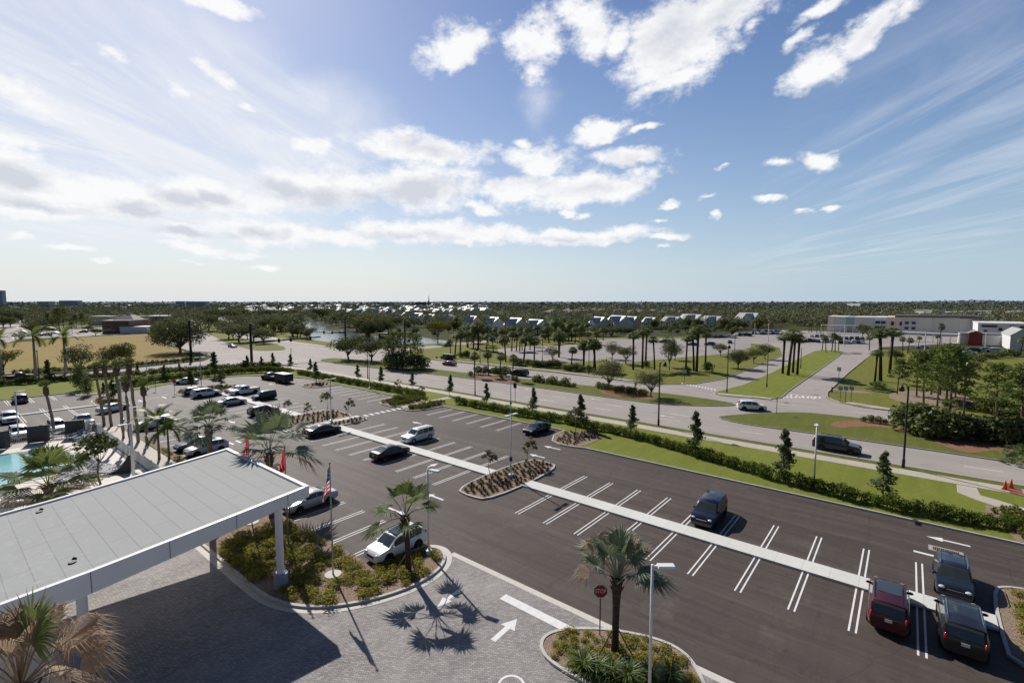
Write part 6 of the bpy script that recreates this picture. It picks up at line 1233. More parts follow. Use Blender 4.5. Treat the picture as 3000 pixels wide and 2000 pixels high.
BSH = [Kind(make_bush(s, 1.5, 2.2, 700, .17, L_OAK, 'dark_shrub', 'dark shrub', 'shrub', 6, L_SABAL)) for s in (5, 6)]
CRO = [Kind(make_bush(s, .42, .55, 260, .052, L_CROT, 'croton_shrub', 'bed shrub', 'shrub', 5, L_CROT2)) for s in (7, 8, 9)]
TUF = [Kind(make_blades(s, .2, .36, 46, .02, L_TUFT, 'bed_tuft', 'dry tuft', 'grass tuft')) for s in (1, 2, 3)]
PMT = [Kind(make_palmetto(s, 1.3, 16, 'palmetto clump')) for s in (1, 2)]
BRS = [Kind(make_bush(s, .45, .6, 110, .09, L_OLIVE, 'olive_shrub', 'bed shrub', 'shrub', 4, L_CROT2)) for s in (11, 12)]
# --- palms in the foreground
make_fanpalm(3, 4.0, 10, 0, 1.3, 1.75, 'slender fan palm at the tip of the corner bed beside the white crossover', .2, (-.15, .1), L_FAN2, True, elr=(.0, 1.4), nseg=26, tm=M_DARKTRUNK, extra=((.3, .62, 1.9, 1.25), (.05, .85, 2.0, 1.2)))().location = (20.5, 26.0, .1)
make_fanpalm(5, 4.05, 25, 7, 1.42, 1.6, 'silver green fan palm with tan frond tips in the near island', .2, (.1, 0), L_FAN, True, .5, (.28, 1.5), 30, M_DARKTRUNK, (.12, .45), tip_dead=13, clear=(-2.8, .95, 1.12))().location = (22.6, 11.3, .1)
t = make_fanpalm(8, 6.9, 1, 32, 1.9, 1.55, 'dying fan palm with mostly brown drooping fronds at the bottom left corner', .26, (0, 0), L_FAN2, False, .5, (.9, 1.3), 40, None, (-.3, 1.4))(); t.location = (1.3, 20.6, .1)
def lotpalm(sd, zz, xx, a, ybase, ytop, n, nd, label, tr, lm, de, elr, z0=.1, p=None):
    p = p or zz.on_a(xx, a); h0 = zz.h(ybase, p); L_ = (zz.h(ytop, p) - h0) * 1.15
    make_fanpalm(sd, h0, n, nd, L_ * .47, L_ * .53, label, tr, (0, 0), lm, False, .6, elr, 26, None, de)().location = (p[0], p[1], z0)
lotpalm(9, zO, 1735, 18.6, 1075, 690, 22, 0, 'dense silver fan palm right behind the pale grey crossover', .26, L_FAN, (-.5, 0), (-.25, 1.45))
lotpalm(12, zA, 1872, 18.5, 770, 440, 15, 6, 'wide fan palm with long drooping fronds behind the canopy corner and the flags', .24, L_FAN, (-.35, .1), (-.1, 1.45))
lotpalm(15, zN, 690, 0, 1290, 680, 16, 6, 'broad fan palm with hanging brown fronds standing by the swimming pool', .36, L_FAN2, (-.25, .3), (.2, 1.5), .03, (6.9, 62.4))
for xx, by, ty, sd, lab in ((1020, 1552, 790, 3, 'left feather palm of the pair by the cream walk'), (1155, 1552, 1000, 5, 'right feather palm of the pair by the cream walk, with bright sunlit fronds')):
    p = zO.on_a(xx, 17.3 if sd == 3 else 18.1); h = zO.h(ty, p); make_feather(sd, h * .62, 19, 3.1, lab, tr=.12, tm=M_PALMTRUNK, w=.7)().location = (p[0], p[1], .03)
p = zN.g(1390, 1265); t = make_broad(31, 5.6, 1.9, 2.6, 900, .17, L_OAK, 'pool_tree', 'small sparse leafy tree on the pool deck in front of the loungers', 8, .11, M_PALMTRUNK)(); t.location = (p[0], p[1], .03)
tied = [(zA, 715, 17.0, 165, 1.1, 'first of the tall bare trunk palms from the left, slightly leaning'), (zA, 765, 17.6, 135, (.7), 'second tall bare trunk palm, leaning left'), (zA, 850, 17.0, 145, (.75), 'tall bare trunk palm just left of the thin white pole'), (zA, 895, 17.0, 265, (.15), 'dark straight bare trunk palm right of the thin white pole'), (zA, 955, 17.8, 115, (1.3), 'tallest bare trunk palm leaning to the left'), (zA, 1015, 18.2, 300, (.1), 'bare trunk palm with a thick brown head leaning to the right')]
for i, (zz, xx, a, ty, bend, lab) in enumerate(tied):
    p = zz.on_a(xx, a); h = zz.h(ty, p); make_tied(i + 1, h, (-.632 * bend * .55, .775 * bend * .55), lab)().location = (p[0], p[1], .03)
p = zA.g(372, 645); make_tied(9, zA.h(305, p), (-.4, .2), 'short bare trunk palm standing behind the picket fence at the left')().location = (p[0], p[1], .03)
t = make_feather(21, 7.6, 17, 4.3, 'royal palm with a grey trunk left of the tall dark lamp post', 'royal_palm', tr=.26, w=1.0)(); p = zF.g(415, 985); t.location = (p[0], p[1], 0); s = zF.h(500, p) / 9.2; t.scale = (s, s, s)
t = make_feather(22, 7.8, 16, 4.1, 'royal palm with a pale trunk right of the tall dark lamp post', 'royal_palm', tr=.25, w=1.0)(); p = zF.g(760, 960); t.location = (p[0], p[1], 0); s = zF.h(500, p) / 9.4; t.scale = (s, s, s)
t = make_feather(23, 7.4, 16, 4.1, 'royal palm at the left edge of the photo beside dark bushes', 'royal_palm', tr=.25, w=1.0)(); p = zF.g(15, 1000); t.location = (p[0], p[1], 0); s = zF.h(530, p) / 9.0; t.scale = (s, s, s)
# --- beds
GB = 'leafy shrubs in the corner bed along the drive'
from itertools import product
def inpoly(x, y, P):
    c = False; j = len(P) - 1
    for i in range(len(P)):
        if (P[i][1] > y) != (P[j][1] > y) and x < (P[j][0] - P[i][0]) * (y - P[i][1]) / (P[j][1] - P[i][1]) + P[i][0]: c = not c
        j = i
    return c
def shrink_ok(x, y, P, m): return all(inpoly(x + m * cos(a), y + m * sin(a), P) for a in (0, 1.57, 3.14, 4.71))
def fill(kinds, P, step, margin, z0, label, group, skip=0.0, s=(.8, 1.25), rot=0.0, lim=999, avoid=()):
    xs = [q[0] for q in P]; ys = [q[1] for q in P]; n = 0; y = min(ys); r_ = 0
    while y < max(ys):
        x = min(xs) + (step / 2 if r_ % 2 else 0)
        while x < max(xs):
            X, Y = x + rnd.gauss(0, step * .13), y + rnd.gauss(0, step * .13)
            if n < lim and not (Y > 41 and Y < 60 and X < 19) and rnd.random() >= skip and shrink_ok(X, Y, P, margin) and all(hypot(X - a, Y - c) > d for a, c, d in avoid):
                k = rnd.choice(kinds); q_ = rnd.uniform(*s); k.at((X, Y, z0), rnd.random() * 6.28, (q_ * 1.25, q_ * 1.25, q_ * .62) if kinds is CRO else q_, label, group); n += 1
            x += step
        y += step * .87; r_ += 1
fill(CRO, bedq, .77, .35, .1, 'leafy yellow green shrub in the corner bed along the drive', GB, .1, (.85, 1.45), avoid=((17, 29.75, .9), (16.2, 27.2, .8), (14.1, 31.15, .55), (18.4, 25.6, .6), (15.2, 33, .6), (20.5, 26, .3)))
fill(CRO, chaikin(BEDS, 2, True), .62, .28, .1, 'leafy yellow green shrub in the near island with the stop sign', 'shrubs in the near island with the stop sign', .08, (.6, .95), avoid=((22.6, 11.3, .3), (23.2, 12.5, .3), (20.6, 8.5, .9)))
fill(TUF, chaikin(ISL_A, 2, True), .68, .3, .1, 'dry brown tuft in the rows of the island with the white light pole', 'dry tufts in the island with the white light pole', .03, (.8, 1.2))
fill(TUF, chaikin(ISL_B1, 1, True), .72, .3, .1, 'dry tuft in the narrow island by the black fastback', 'dry tufts in the narrow island', .05, (.8, 1.2)); fill(TUF, chaikin(ISL_B2, 1, True), .85, .3, .1, 'dry tuft in the wide island with the small magnolias', 'dry tufts in the wide island', .05, (.8, 1.2))
fill(TUF, [(52.7, 33), (53, 36), (58.6, 37.6), (60.3, 33), (59.5, 32)], .72, .2, .13, 'dry tuft in the bed at the corner of the lawn', 'dry tufts in the lawn corner bed', .05)
fill(BRS, [(52.8, 66.8), (55, 64.5), (61, 65), (61, 67.7), (53.5, 67.7)], .6, .2, .13, 'olive shrub in the bed right of the crosswalk', 'olive shrubs right of the crosswalk', .1); fill(BRS, [(53, 70.2), (53.2, 74.5), (58.8, 77), (61, 74), (61, 70.2)], .62, .2, .13, 'olive shrub in the bed left of the crosswalk', 'olive shrubs left of the crosswalk', .1)
fill(TUF, [(53.6, 100.5), (53.4, 103.8), (58.6, 105), (58.6, 99.8)], .9, .2, .13, 'dry tuft in the small far island', 'dry tufts in the small far island', .05)
fill(BRS, [(33, 109.5), (33, 117), (43.5, 117), (44, 109.5)], .95, .2, .1, 'reddish shrub in the far island', 'shrubs in the far island', .1)
fill(BRS, [(19.9, 109), (23.2, 109.2), (23.6, 115), (20, 119)], .8, .2, .1, 'low shrub in the left island', 'shrubs in the left island', .1)
fill(CRO, [(32, -5.8), (43, -5.6), (44.3, -7), (44.3, -11), (32, -11)], .78, .3, .1, 'leafy shrub in the bed beside the black SUV', 'shrubs in the right edge bed', .05, (.9, 1.4)); fill(BRS, [(53.4, -8), (59, -6.5), (61.2, -6.8), (58.5, -12), (53.4, -12)], .75, .2, .12, 'brownish shrub at the end of the lawn by the leaning post', 'brownish shrubs by the leaning post', .05, (.9, 1.5))
LIL = [Kind(make_blades(s, .5, 1.35, 120, .035, L_LILY, 'strap_leaf_clump', 'strap leaf clump', 'plant', .6)) for s in (1, 2)]
for (xx, yy), s, lab in (((560, 1500), .8, 'large strap leaved clump at the bottom left of the near island'), ((690, 1520), .8, 'large strap leaved clump under the fan palm in the near island'), ((830, 1560), .8, 'strap leaved clump between the fan palm and the light pole'), ((1010, 1560), .8, 'strap leaved clump at the foot of the nearest light pole'), ((1180, 1560), .8, 'strap leaved clump at the right end of the near island'), ((450, 1480), .9, 'small strap leaved clump at the left kerb of the near island')):
    p = zS.g(xx, yy); LIL[int(xx) % 2].at((p[0], p[1], .1), rnd.random() * 6, s, lab)
# --- hedge
def row(pts, step, kinds, label, group, s=(.9, 1.25), z0=.1, jit=.1):
    acc = 0.0
    for (x0, y0), (x1, y1) in zip(pts, pts[1:]):
        L = hypot(x1 - x0, y1 - y0); d = step - acc
        while d <= L:
            f = d / L; rnd.choice(kinds).at((x0 + (x1 - x0) * f + rnd.gauss(0, jit), y0 + (y1 - y0) * f + rnd.gauss(0, jit), z0), rnd.random() * 6.28, rnd.uniform(*s), label, group); d += step
        acc = L - (d - step)
row([(56.6, -9.0), (55.6, -6), (54.9, -3), (54.8, 0), (54.9, 4), (55.6, 7), (56.0, 10), (57.2, 14), (58.6, 18.7), (60.6, 25), (61.8, 32), (62.2, 40), (61.8, 46), (61.8, 63.5)], .95, HED, 'dark green shrub in the hedge between the lot and the boulevard', 'shrubs in the hedge along the boulevard')
row([(61.8, 71.5), (61.6, 121)], 1.15, HED, 'dark green shrub in the far stretch of the hedge beyond the crosswalk', 'shrubs in the far hedge beyond the crosswalk')
GHL = 'shrubs in the hedges behind the far end of the lot'; LHL = 'bright green shrub in the hedges behind the far end of the lot'
row([(61, 124), (58, 131), (52, 134.6), (42, 135.2), (34, 134.4), (25, 131)], 1.0, HED, LHL, GHL, (1.2, 1.6)); row([(64.5, 136), (60.5, 141), (54, 145.2), (45, 148), (32, 148.5)], 1.1, HED, LHL, GHL, (1.2, 1.6))
row([(30, 149.5), (24, 153.5), (10, 155.6), (-4, 155.8)], 1.0, HED, 'dark shrub in the hedge along the left lawn', 'shrubs in the hedge along the left lawn', (1.1, 1.6))
row([(14, 178), (30, 174.5), (42, 174.2), (57, 176)], 1.2, HED, 'shrub in the low hedge across the side street', 'shrubs across the side street', (.9, 1.3), 0)
row([(90.5, 68), (90, 55)], 1.2, HED, 'low shrub in the boulevard median', 'low shrubs in the boulevard median'); row([(92.5, 52), (91, 40)], 1.0, HED, 'low shrub in the boulevard median', 'low shrubs in the boulevard median')
row([(92.5, 5.5), (92.8, 0)], .9, HED, 'low shrub in the ring of red mulch on the near median', 'shrubs in the ring of red mulch', (.7, 1.0))
for x, y in ((90.6, 66), (91, 62.3), (91.3, 59)): BRS[0].at((x, y, .1), 0, 3.0, 'round grey bush in a row of three on the boulevard median', 'row of three grey bushes on the median')
# --- saplings
GS = 'slim young evergreens along the boulevard'; LS = 'slim young evergreen along the boulevard side of the hedge'
for x, b_, ty in ((1334, 985, 908), (1452, 1000, 932), (1598, 1045, 948), (1802, 1105, 990), (2027, 1150, 1040), (1225, 952, 892), (1118, 932, 882), (1034, 910, 862), (947, 893, 855), (876, 884, 843), (822, 874, 838)):
    p = zX.g(x, b_); h = zX.h(ty, p); SAP[x % 4].at((p[0], p[1], .1), rnd.random() * 6, (h / 5 * 1.45, h / 5 * 1.45, h / 5), LS, GS)
GS2 = 'slim young evergreens around the far end of the lot'; LS2 = 'slim young evergreen at the far end of the lot'
plant(SAP, 5, zG, [(310, 1000, 710), (385, 1105, 925), (690, 915, 750), (850, 910, 760), (975, 890, 720), (1180, 910, 735), (1410, 945, 790), (1475, 1065, 825), (40, 1110, 930)], LS2, GS2, wide=1.5); plant(SAP, 5, zF, [(560, 1060, 800), (1190, 1215, 1060), (1300, 1285, 1030), (1890, 1040, 860), (1580, 960, 850), (2065, 960, 840), (2190, 1115, 920)], LS2, GS2, wide=1.5)
plant([Kind(make_bush(41, 1.5, 5.2, 1500, .16, L_HOLLY, 'conical_shrub', 'conical shrub', 'shrub'))], 5.2, zF, [(920, 1150, 840), (1005, 1210, 975)], 'tall conical evergreen at the corner of the left lawn', 'pair of conical evergreens at the left lawn')
GM = 'small sparse magnolias in the lot islands'; LM = 'small sparse magnolia in an island of the lot'
plant(MAG, 3.6, zG, [(1590, 1410, 1135), (1865, 1475, 1230), (1380, 1490, 1290), (1150, 1440, 1240)], LM, GM, .1, 1.15); plant(MAG, 3.6, zM, [(1805, 985, 710), (2195, 880, 600), (890, 235, 45), (1130, 205, 90)], LM, GM, .1, 1.2); plant(MAG, 3.6, zX, [(1322, 992, 930)], LM, GM, .1, 1.3); plant(MAG, 3.6, zO, [(1880, 540, 330), (1455, 545, 400)], LM, GM, .1, 1.2)
# --- trees by the boulevard
plant([BIGOAK], 12, zF, [(2070, 712, 328)], 'big spreading oak at the corner of the dry field', None)
plant(OAK, 8, zG, [(1845, 795, 495, 1.4)], 'round oak on the near end of the boulevard median', None, .1); plant(OAK[1:], 8, zG, [(2112, 815, 545, 1.5)], 'dark oak on the median between the round oak and the small pines', None, .1)
plant(OAKG[:1], 8, zI, [(722, 1150, 755, .95)], 'grey green oak in the median above the red mulch', None, .1); plant(OAKG[1:], 8, zI, [(1210, 1235, 880, 1.15)], 'thin propped oak at the right end of the red mulch', None, .1)
plant([Kind(make_pine(s_, 12, None, 34)) for s_ in (8, 9)], 12, zH, [(400, 895, 470), (500, 895, 470), (600, 890, 480), (690, 880, 500), (345, 890, 520)], 'small pine in the clump on the median', 'small pines in the clump on the median', .1, 1.3)
plant(BSH, 2.2, zH, [(400, 905, 715), (480, 910, 700), (640, 905, 730), (720, 905, 745), (350, 890, 760)], 'dark palm shrub under the small pines on the median', 'dark shrubs under the small pines', .1, 1.15)
plant(SAB, 9, zQ, [(210, 1275, 890), (425, 1265, 850), (600, 1275, 895), (795, 1335, 930)], 'cabbage palm in the row of four on the boulevard median', 'row of four cabbage palms on the median', .1, 1.2)
plant(BSH, 2.2, zQ, [(270, 1240, 1110), (370, 1240, 1110), (530, 1250, 1130), (690, 1260, 1110), (150, 1270, 1190), (620, 1300, 1240), (840, 1350, 1270)], 'dark shrub between the four median palms', 'dark shrubs between the four median palms', .1)
GP = 'cabbage palms around the shop parking'; LP_ = 'cabbage palm around the shop parking beyond the boulevard'
plant(SAB, 9, zQ, [(690, 1045, 620), (965, 1045, 600), (1125, 1035, 655), (1500, 975, 560), (1690, 1095, 810), (1880, 1155, 700), (2040, 1175, 690), (2065, 1180, 700), (780, 880, 560), (850, 880, 580), (900, 880, 560), (940, 870, 600), (110, 830, 560), (190, 850, 500), (270, 850, 420), (350, 700, 480), (1000, 800, 500), (1250, 800, 600), (1350, 760, 480), (1430, 740, 370), (1650, 720, 400), (1700, 730, 430), (1850, 670, 470), (1950, 650, 440), (1200, 620, 430), (420, 720, 470), (60, 700, 480), (1100, 640, 470), (1560, 700, 430), (640, 800, 520), (560, 760, 500), (730, 700, 480), (820, 740, 480), (930, 760, 500), (1060, 860, 590), (1180, 720, 470), (1290, 680, 430), (1480, 690, 420), (1750, 760, 500), (1800, 640, 420), (2080, 780, 560), (2180, 720, 500), (500, 900, 640), (390, 880, 600)], LP_, GP, 0, 1.5)
plant(SAB, 9, zH, [(1060, 725, 560), (1110, 730, 470), (1168, 745, 450), (1250, 655, 440), (1310, 600, 370), (1380, 640, 350), (1450, 560, 350), (1140, 460, 300)], LP_, GP, 0, 1.5)
plant(SAB, 9, zI, [(290, 870, 650), (150, 765, 520), (430, 915, 580), (560, 920, 560)], LP_, GP, 0, 1.45)
plant(OAK + OAKG + [ORO], 8.5, zQ, [(100, 640, 480), (230, 650, 500), (330, 645, 500), (450, 640, 480), (520, 705, 560), (640, 690, 540), (760, 690, 540), (880, 690, 545), (1000, 700, 560), (1150, 700, 545), (1290, 700, 550), (1420, 710, 565), (1560, 715, 545), (1700, 715, 565), (1820, 690, 560), (1950, 690, 555), (2100, 650, 520), (2220, 650, 510), (1080, 620, 490), (1350, 640, 500), (20, 720, 560), (160, 760, 600), (300, 770, 620), (420, 790, 640), (700, 640, 510), (950, 640, 500)], 'leafy tree in the dense planting before the houses', 'leafy trees in the planting before the houses', 0, 1.5)
plant(OAK + OAKG, 8.5, zI, [(20, 560, 420), (240, 520, 400), (380, 500, 390), (560, 520, 410), (740, 520, 400), (860, 500, 400), (940, 510, 410), (1080, 500, 400), (1320, 480, 380), (1440, 480, 390), (1600, 470, 390), (1800, 460, 380), (2000, 450, 370), (2080, 450, 330)], 'leafy tree at the foot of the white roofed houses', 'leafy trees at the foot of the white roofed houses', 0, 1.5)
GT = 'tall palms on the grass by the entrance road'; LT = 'tall palm on the grass left of the entrance road'
plant(SABT, 13, zI, [(1000, 910, 470), (1105, 895, 420), (1142, 845, 400), (1245, 905, 530), (1605, 905, 510), (1697, 925, 480), (1727, 935, 390), (1830, 855, 470)], LT, GT, 0, 1.85)
plant(SABT, 13, zJ, [(745, 1280, 650), (830, 1308, 590), (903, 1268, 680), (970, 1298, 690)], 'palm in the dark group of four on the entrance median', 'four palms on the entrance median', .1, 2.0); plant(SAB, 9, zJ, [(1350, 930, 680), (1410, 955, 690), (1500, 945, 650), (1550, 950, 670), (1600, 935, 700)], 'palm in the small row at the far end of the entrance median', 'row of five palms at the end of the entrance median', .1, 1.2)
plant(SAB, 9, zJ, [(1150, 650, 490), (1190, 645, 485), (1270, 655, 475), (1320, 650, 510), (1370, 640, 510)], 'palm in front of the left end of the school', 'palms in front of the left end of the school', 0, 1.3)
plant(SABT, 13, zK, [(640, 1045, 680)], 'short leaning palm right of the entrance road', None, 0, 2.1); plant(SABT[1:], 13, zK, [(705, 1040, 420)], 'tall curved palm right of the entrance road', None, 0, 2.0); plant(SABT, 13, zK, [(810, 950, 425)], 'dark palm behind the tall curved palm', None, 0, 2.0)
plant(SAB, 9, zK, [(960, 700, 530), (1015, 725, 540), (1140, 650, 525), (1360, 640, 505), (2310, 745, 530), (575, 690, 510)], 'cabbage palm in front of the school wings', 'cabbage palms in front of the school wings', 0, 1.3); plant(SAB, 9, zK, [(1385, 620, 372)], 'lone palm rising in front of the blank school wall', None, 0, .9)
plant(OAK, 8, zK, [(880, 830, 660), (500, 530, 380), (560, 540, 410)], 'dark broadleaf tree in front of the school', 'dark broadleaf trees in front of the school')
GO = 'oaks on the grass beyond the boulevard'; LO = 'grey green oak on the grass beyond the boulevard'
plant(OAKG, 8, zI, [(760, 790, 580), (920, 845, 600), (1480, 800, 600), (2000, 755, 580), (2205, 905, 670)], LO, GO, 0, 1.1); plant(OAKG, 8, zQ, [(1405, 1030, 790), (1050, 780, 640), (1600, 740, 600)], LO, GO, 0, 1.1); plant(OAKG, 8, zJ, [(65, 1195, 880), (305, 1115, 850), (475, 1055, 790)], LO, GO, 0, 1.15)
plant(OAKG, 4, zI, [(1415, 915, 700, .5)], 'young staked oak on the grass', None)
plant(BSH, 2.2, zQ, [(900, 1100, 990), (1020, 1090, 1000), (1080, 1095, 1010), (1130, 1120, 1010), (1190, 1115, 1020), (1250, 1120, 1020), (1310, 1130, 1030), (1370, 1130, 1010), (1450, 1130, 1000), (1510, 1130, 1050), (1600, 1170, 1080), (1660, 1180, 1090), (1720, 1180, 1070), (1790, 1175, 1060), (1850, 1190, 1110), (1960, 1190, 1090)], 'bright green shrub along the far kerb of the boulevard', 'shrubs along the far kerb of the boulevard', 0, 1.2)
plant(BSH, 2.2, zI, [(1860, 935, 825), (1620, 950, 870), (1150, 880, 805)], 'dark round bush under the tall palms', 'dark round bushes under the tall palms')
plant(BSH, 2.2, zH, [(1020, 800, 735), (960, 790, 750), (1100, 790, 740), (1180, 770, 700), (1240, 770, 690), (900, 785, 760)], 'dark shrub by the low sign wall across the boulevard', 'dark shrubs by the low sign wall')
# pines and shrubs at the right
plant(PINE, 12, zP, [(425, 812, 395), (490, 878, 395), (640, 805, 345), (700, 892, 355), (717, 1165, 335), (612, 945, 425), (245, 795, 465), (560, 800, 380), (780, 830, 400), (860, 760, 430)], 'pine in the group right of the entrance road', 'pines right of the entrance road', 0, 1.2)
plant(PINE, 12, zP, [(1155, 1065, 510)], 'lone pine above the dark shrubs near the right edge', None, .1, 1.5); plant(PINE[1:], 12, zP, [(1392, 1215, 530)], 'pine cut by the right edge of the photo', None, .1, 1.4)
plant(BSH, 2.2, zP, [(360, 1140, 890), (420, 1150, 880), (490, 1165, 895), (560, 1190, 920), (610, 1180, 940), (660, 1185, 950), (720, 1190, 980), (780, 1200, 970), (850, 1195, 985), (910, 1195, 1000), (980, 1190, 1005), (1040, 1215, 1030), (1100, 1220, 1040), (1165, 1235, 1030), (1215, 1250, 1040), (1265, 1270, 1030), (1330, 1250, 1000), (1390, 1260, 1010), (520, 1195, 1000), (450, 1150, 960)], 'dark palm shrub in the thicket on the near median', 'dark thicket on the near median', .1, 1.15)
plant([PMT[0]], 1.9, zP, [(1310, 1440, 1340), (1390, 1400, 1260)], 'pale fan leaved palmetto at the right edge beside the boulevard', 'palmettos at the right edge', .1)
plant([Kind(make_bush(51, 1.6, 2.2, 600, .17, L_YEL, 'flowering_bush', 'yellow bush', 'shrub', 6, L_HEDGE))], 2.2, zP, [(1050, 965, 830), (1130, 970, 815), (1230, 975, 840), (1310, 985, 900)], 'yellow flowering bush behind the thicket at the right', 'yellow flowering bushes at the right')
plant(BSH, 2.2, zP, [(1000, 930, 870), (900, 920, 860), (800, 900, 840), (700, 900, 850), (1180, 990, 910), (1260, 1000, 920), (950, 480, 430), (1000, 500, 440), (1060, 470, 420), (1130, 470, 420), (1200, 460, 400), (1290, 450, 380), (1350, 450, 420), (880, 560, 500), (960, 555, 500)], 'shrub in the scrub behind the pines', 'shrubs in the scrub behind the pines', 0, 1.5)
plant(PMT, 1.9, zK, [(640, 1130, 1050), (700, 1150, 1040), (730, 1120, 1060)], 'palmetto at the foot of the leaning palms', 'palmettos at the foot of the leaning palms', 0, 1.3)
# --- left side and beyond the intersection
plant(OAK, 8, zF, [(1370, 925, 565, 1.0)], 'dark round topped tree behind the bare trunk palms', None); plant(OAKG, 8, zF, [(920, 985, 590, .95)], 'sparse grey tree beside the right royal palm', None); plant([ORO], 9, zF, [(45, 960, 640, 1.2)], 'dark bushy tree at the left edge across the side street', None)
GI = 'oaks beyond the intersection'; LI = 'grey green oak beyond the intersection'
plant(OAK + OAKG, 8, zG, [(240, 470, 235), (330, 380, 190), (400, 480, 330), (470, 560, 320), (600, 600, 335), (760, 590, 365), (870, 612, 430), (640, 470, 290), (740, 480, 330), (560, 430, 250), (480, 380, 200), (1000, 465, 300), (1060, 475, 305), (1200, 522, 385), (1258, 545, 365), (1370, 552, 415), (900, 430, 290), (820, 470, 320), (520, 560, 400), (680, 560, 400)], LI, GI, 0, 1.5)
plant(OAK + [ORO], 8, zG, [(640, 330, 200), (900, 330, 215), (1090, 320, 225), (1230, 305, 215), (1540, 345, 180), (1850, 420, 225), (1950, 470, 240), (2050, 515, 270), (2200, 525, 285), (2080, 545, 320), (2300, 490, 280), (1770, 330, 260), (800, 320, 220), (1000, 315, 225), (1330, 310, 235), (1420, 310, 240)], 'oak around the lake', 'oaks around the lake', 0, 1.55)
plant([ORO], 9, zG, [(1705, 400, 280), (1590, 380, 290)], 'brownish tree on the lake shore', 'brownish trees on the lake shore', 0, 1.2); plant([ORO], 9, zH, [(912, 608, 305)], 'brownish round tree on the right lake shore', None, 0, 1.1); plant(OAK, 8, zH, [(110, 560, 300), (250, 540, 290), (330, 420, 300), (60, 470, 260), (640, 420, 320), (480, 400, 310)], 'oak around the lake', 'oaks around the lake', 0, 1.3)
plant(PINE + OAK[:1], 10, zF, [(680, 440, 235), (560, 440, 290), (730, 430, 240), (600, 420, 270), (940, 440, 290), (880, 430, 300), (830, 500, 380), (620, 490, 400), (540, 500, 390)], 'tree in the clump left of the plaza', 'trees left of the plaza', 0, 1.4)
plant(OAK, 8, zF, [(60, 380, 200), (150, 380, 225), (250, 370, 235), (330, 340, 240), (40, 430, 280), (120, 420, 300), (210, 380, 290), (420, 490, 420), (480, 480, 410), (1010, 470, 400), (1100, 520, 430), (1250, 510, 440), (1580, 440, 370), (1660, 440, 370), (1880, 340, 260), (1950, 350, 280)], 'bushy tree along the highway and the plaza', 'bushy trees along the highway and the plaza', 0, 1.5)
# --- distant woods: nearest trees one by one, the rest as one mass
FARM = []
for sd in range(5):
    R = random.Random(100 + sd); b = MB()
    for i in range(6): a = i * 2.4; k = 1.15 * sqrt(i / 6); cards(b, (k * cos(a), k * sin(a), 4.2 + R.uniform(-.8, 1.2)), (2.4, 2.4, 2.3), 95, .42, R)
    b.tube([(0, 0, -.1), (0, 0, 5.0)], .25, 5, 1); FARM.append(b.mesh('distant_tree', [(L_FOAK, L_FOAK2, L_OLIVE, L_OAK, L_SABAL)[sd], M_BARK]))
NOGO = [[(65, 186), (106, 186), (128, 300), (146, 345), (190, 450), (215, 570), (330, 760), (300, 780), (178, 570), (140, 480), (112, 410), (76, 290)], [(242, 494), (255, 480), (224, 391), (190, 330), (172, 299), (180, 286), (173, 264), (157, 236), (168, 199), (161, 172), (154, 160), (140, 160), (110, 200), (124, 233), (149, 292), (182, 340), (200, 385)],
        [(-60, 180), (57, 180), (74, 290), (90, 352), (130, 440), (112, 480), (60, 450), (25, 315), (-60, 215)], [(-40, 250), (26, 320), (36, 405), (52, 510), (100, 800), (84, 800), (25, 470), (-60, 285)], [(235, 10), (300, -70), (420, -70), (420, 75), (245, 75)], near + far, [(86, 700), (150, 680), (170, 760), (110, 790)], [(96, 520), (140, 560), (150, 620), (100, 600)], [(60, 452), (100, 480), (90, 510), (62, 500)]]
R = random.Random(77); near_t = []; far_t = []
def ok(x, y, hd): return not any(inpoly(x, y, P) for P in NOGO) and not any(hypot(x - a, y - c) < w * .62 + hd for a, c, w in HOUSES)
tries = 0
while len(far_t) + len(near_t) < 7200 and tries < 60000:
    tries += 1; u = R.random(); D_ = 235 * exp(u * 2.65); X = R.uniform(-1, 1) * D_ * 1.13; p = (X * UA[0] + D_ * UA[1], X * UB[0] + D_ * UB[1])
    if D_ < 318 and -75 < X < 165: continue
    if D_ < 330 and X < -60: 
        if R.random() < .7: continue
    if -120 < X < 110 and 330 < D_ < 900 and R.random() < .45: continue
    if not ok(p[0], p[1], 3.5): continue
    (near_t if D_ < 330 and len(near_t) < 150 else far_t).append((p[0], p[1], D_))
for x, y, D_ in near_t: put('distant_tree', R.choice(FARM), None, 'bushy tree among the houses and woods in the distance', 'tree', 'bushy trees in the distance', loc=(x, y, -.1), rz=R.random() * 6, s=R.uniform(.75, 1.25))
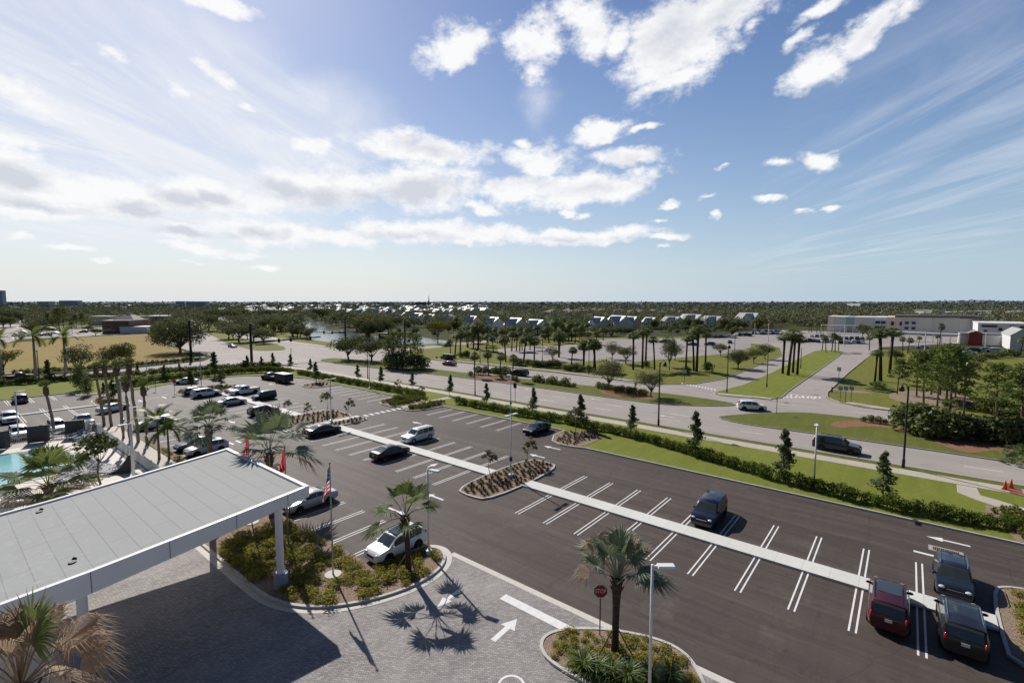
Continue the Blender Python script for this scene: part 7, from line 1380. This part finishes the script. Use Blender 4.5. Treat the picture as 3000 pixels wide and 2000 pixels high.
for k in range(300):
    D_ = R.uniform(222, 318); X = R.uniform(-75, 165); x, y = X * UA[0] + D_ * UA[1], X * UB[0] + D_ * UB[1]
    if k < 95 and ok(x, y, 1.0): put('distant_tree', R.choice(FARM), None, 'bushy tree in front of the houses beyond the shop parking', 'tree', 'bushy trees in front of the houses', loc=(x, y, -.1), rz=R.random() * 6, s=(lambda q: (q * 1.1, q * 1.1, q))(R.uniform(.38, .72)))
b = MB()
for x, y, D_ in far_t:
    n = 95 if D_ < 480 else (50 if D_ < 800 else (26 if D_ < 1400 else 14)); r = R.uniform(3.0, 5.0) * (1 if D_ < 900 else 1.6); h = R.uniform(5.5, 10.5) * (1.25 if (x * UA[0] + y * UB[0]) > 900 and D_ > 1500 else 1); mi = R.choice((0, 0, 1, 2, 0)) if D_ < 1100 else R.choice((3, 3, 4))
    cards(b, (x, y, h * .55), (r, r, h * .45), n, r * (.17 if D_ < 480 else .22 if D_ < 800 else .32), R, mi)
L_FAR = leafmat('hazy woods', (.135, .152, .138), (.205, .22, .19), (.165, .18, .16), .04); L_FAR2 = leafmat('hazy grey woods', (.165, .185, .185), (.225, .24, .235), (.19, .21, .205), .04)  # distance haze painted into these leaf colours
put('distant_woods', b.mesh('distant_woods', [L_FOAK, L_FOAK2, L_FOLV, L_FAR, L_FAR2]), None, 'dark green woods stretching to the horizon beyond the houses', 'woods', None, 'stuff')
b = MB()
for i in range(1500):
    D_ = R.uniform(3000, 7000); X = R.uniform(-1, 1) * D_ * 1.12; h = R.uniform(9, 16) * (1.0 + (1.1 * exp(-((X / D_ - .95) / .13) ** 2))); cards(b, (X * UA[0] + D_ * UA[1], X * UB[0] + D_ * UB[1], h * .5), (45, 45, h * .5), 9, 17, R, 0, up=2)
put('horizon_woods', b.mesh('horizon_woods', leafmat('blue grey woods', (.19, .22, .245), (.24, .265, .29), (.21, .235, .26), .05)), None, 'hazy blue grey tree line along the horizon', 'woods', None, 'stuff')  # blue grey aerial haze carried by the leaf colour
# low sign wall across the boulevard
p = zH.g(1030, 800); t = thing('sign_wall', 'low grey sign wall among shrubs across the boulevard', 'sign wall', (p[0], p[1], 0), 0); b = MB(); b.box((0, 0, .9), (.6, 4.4, 1.8)); put('wall', b.mesh('wall', M_DGREY), t); b = MB(); b.box((0, 0, 1.86), (.8, 4.7, .12)); put('wall_cap', b.mesh('wall_cap', M_CONC), t)
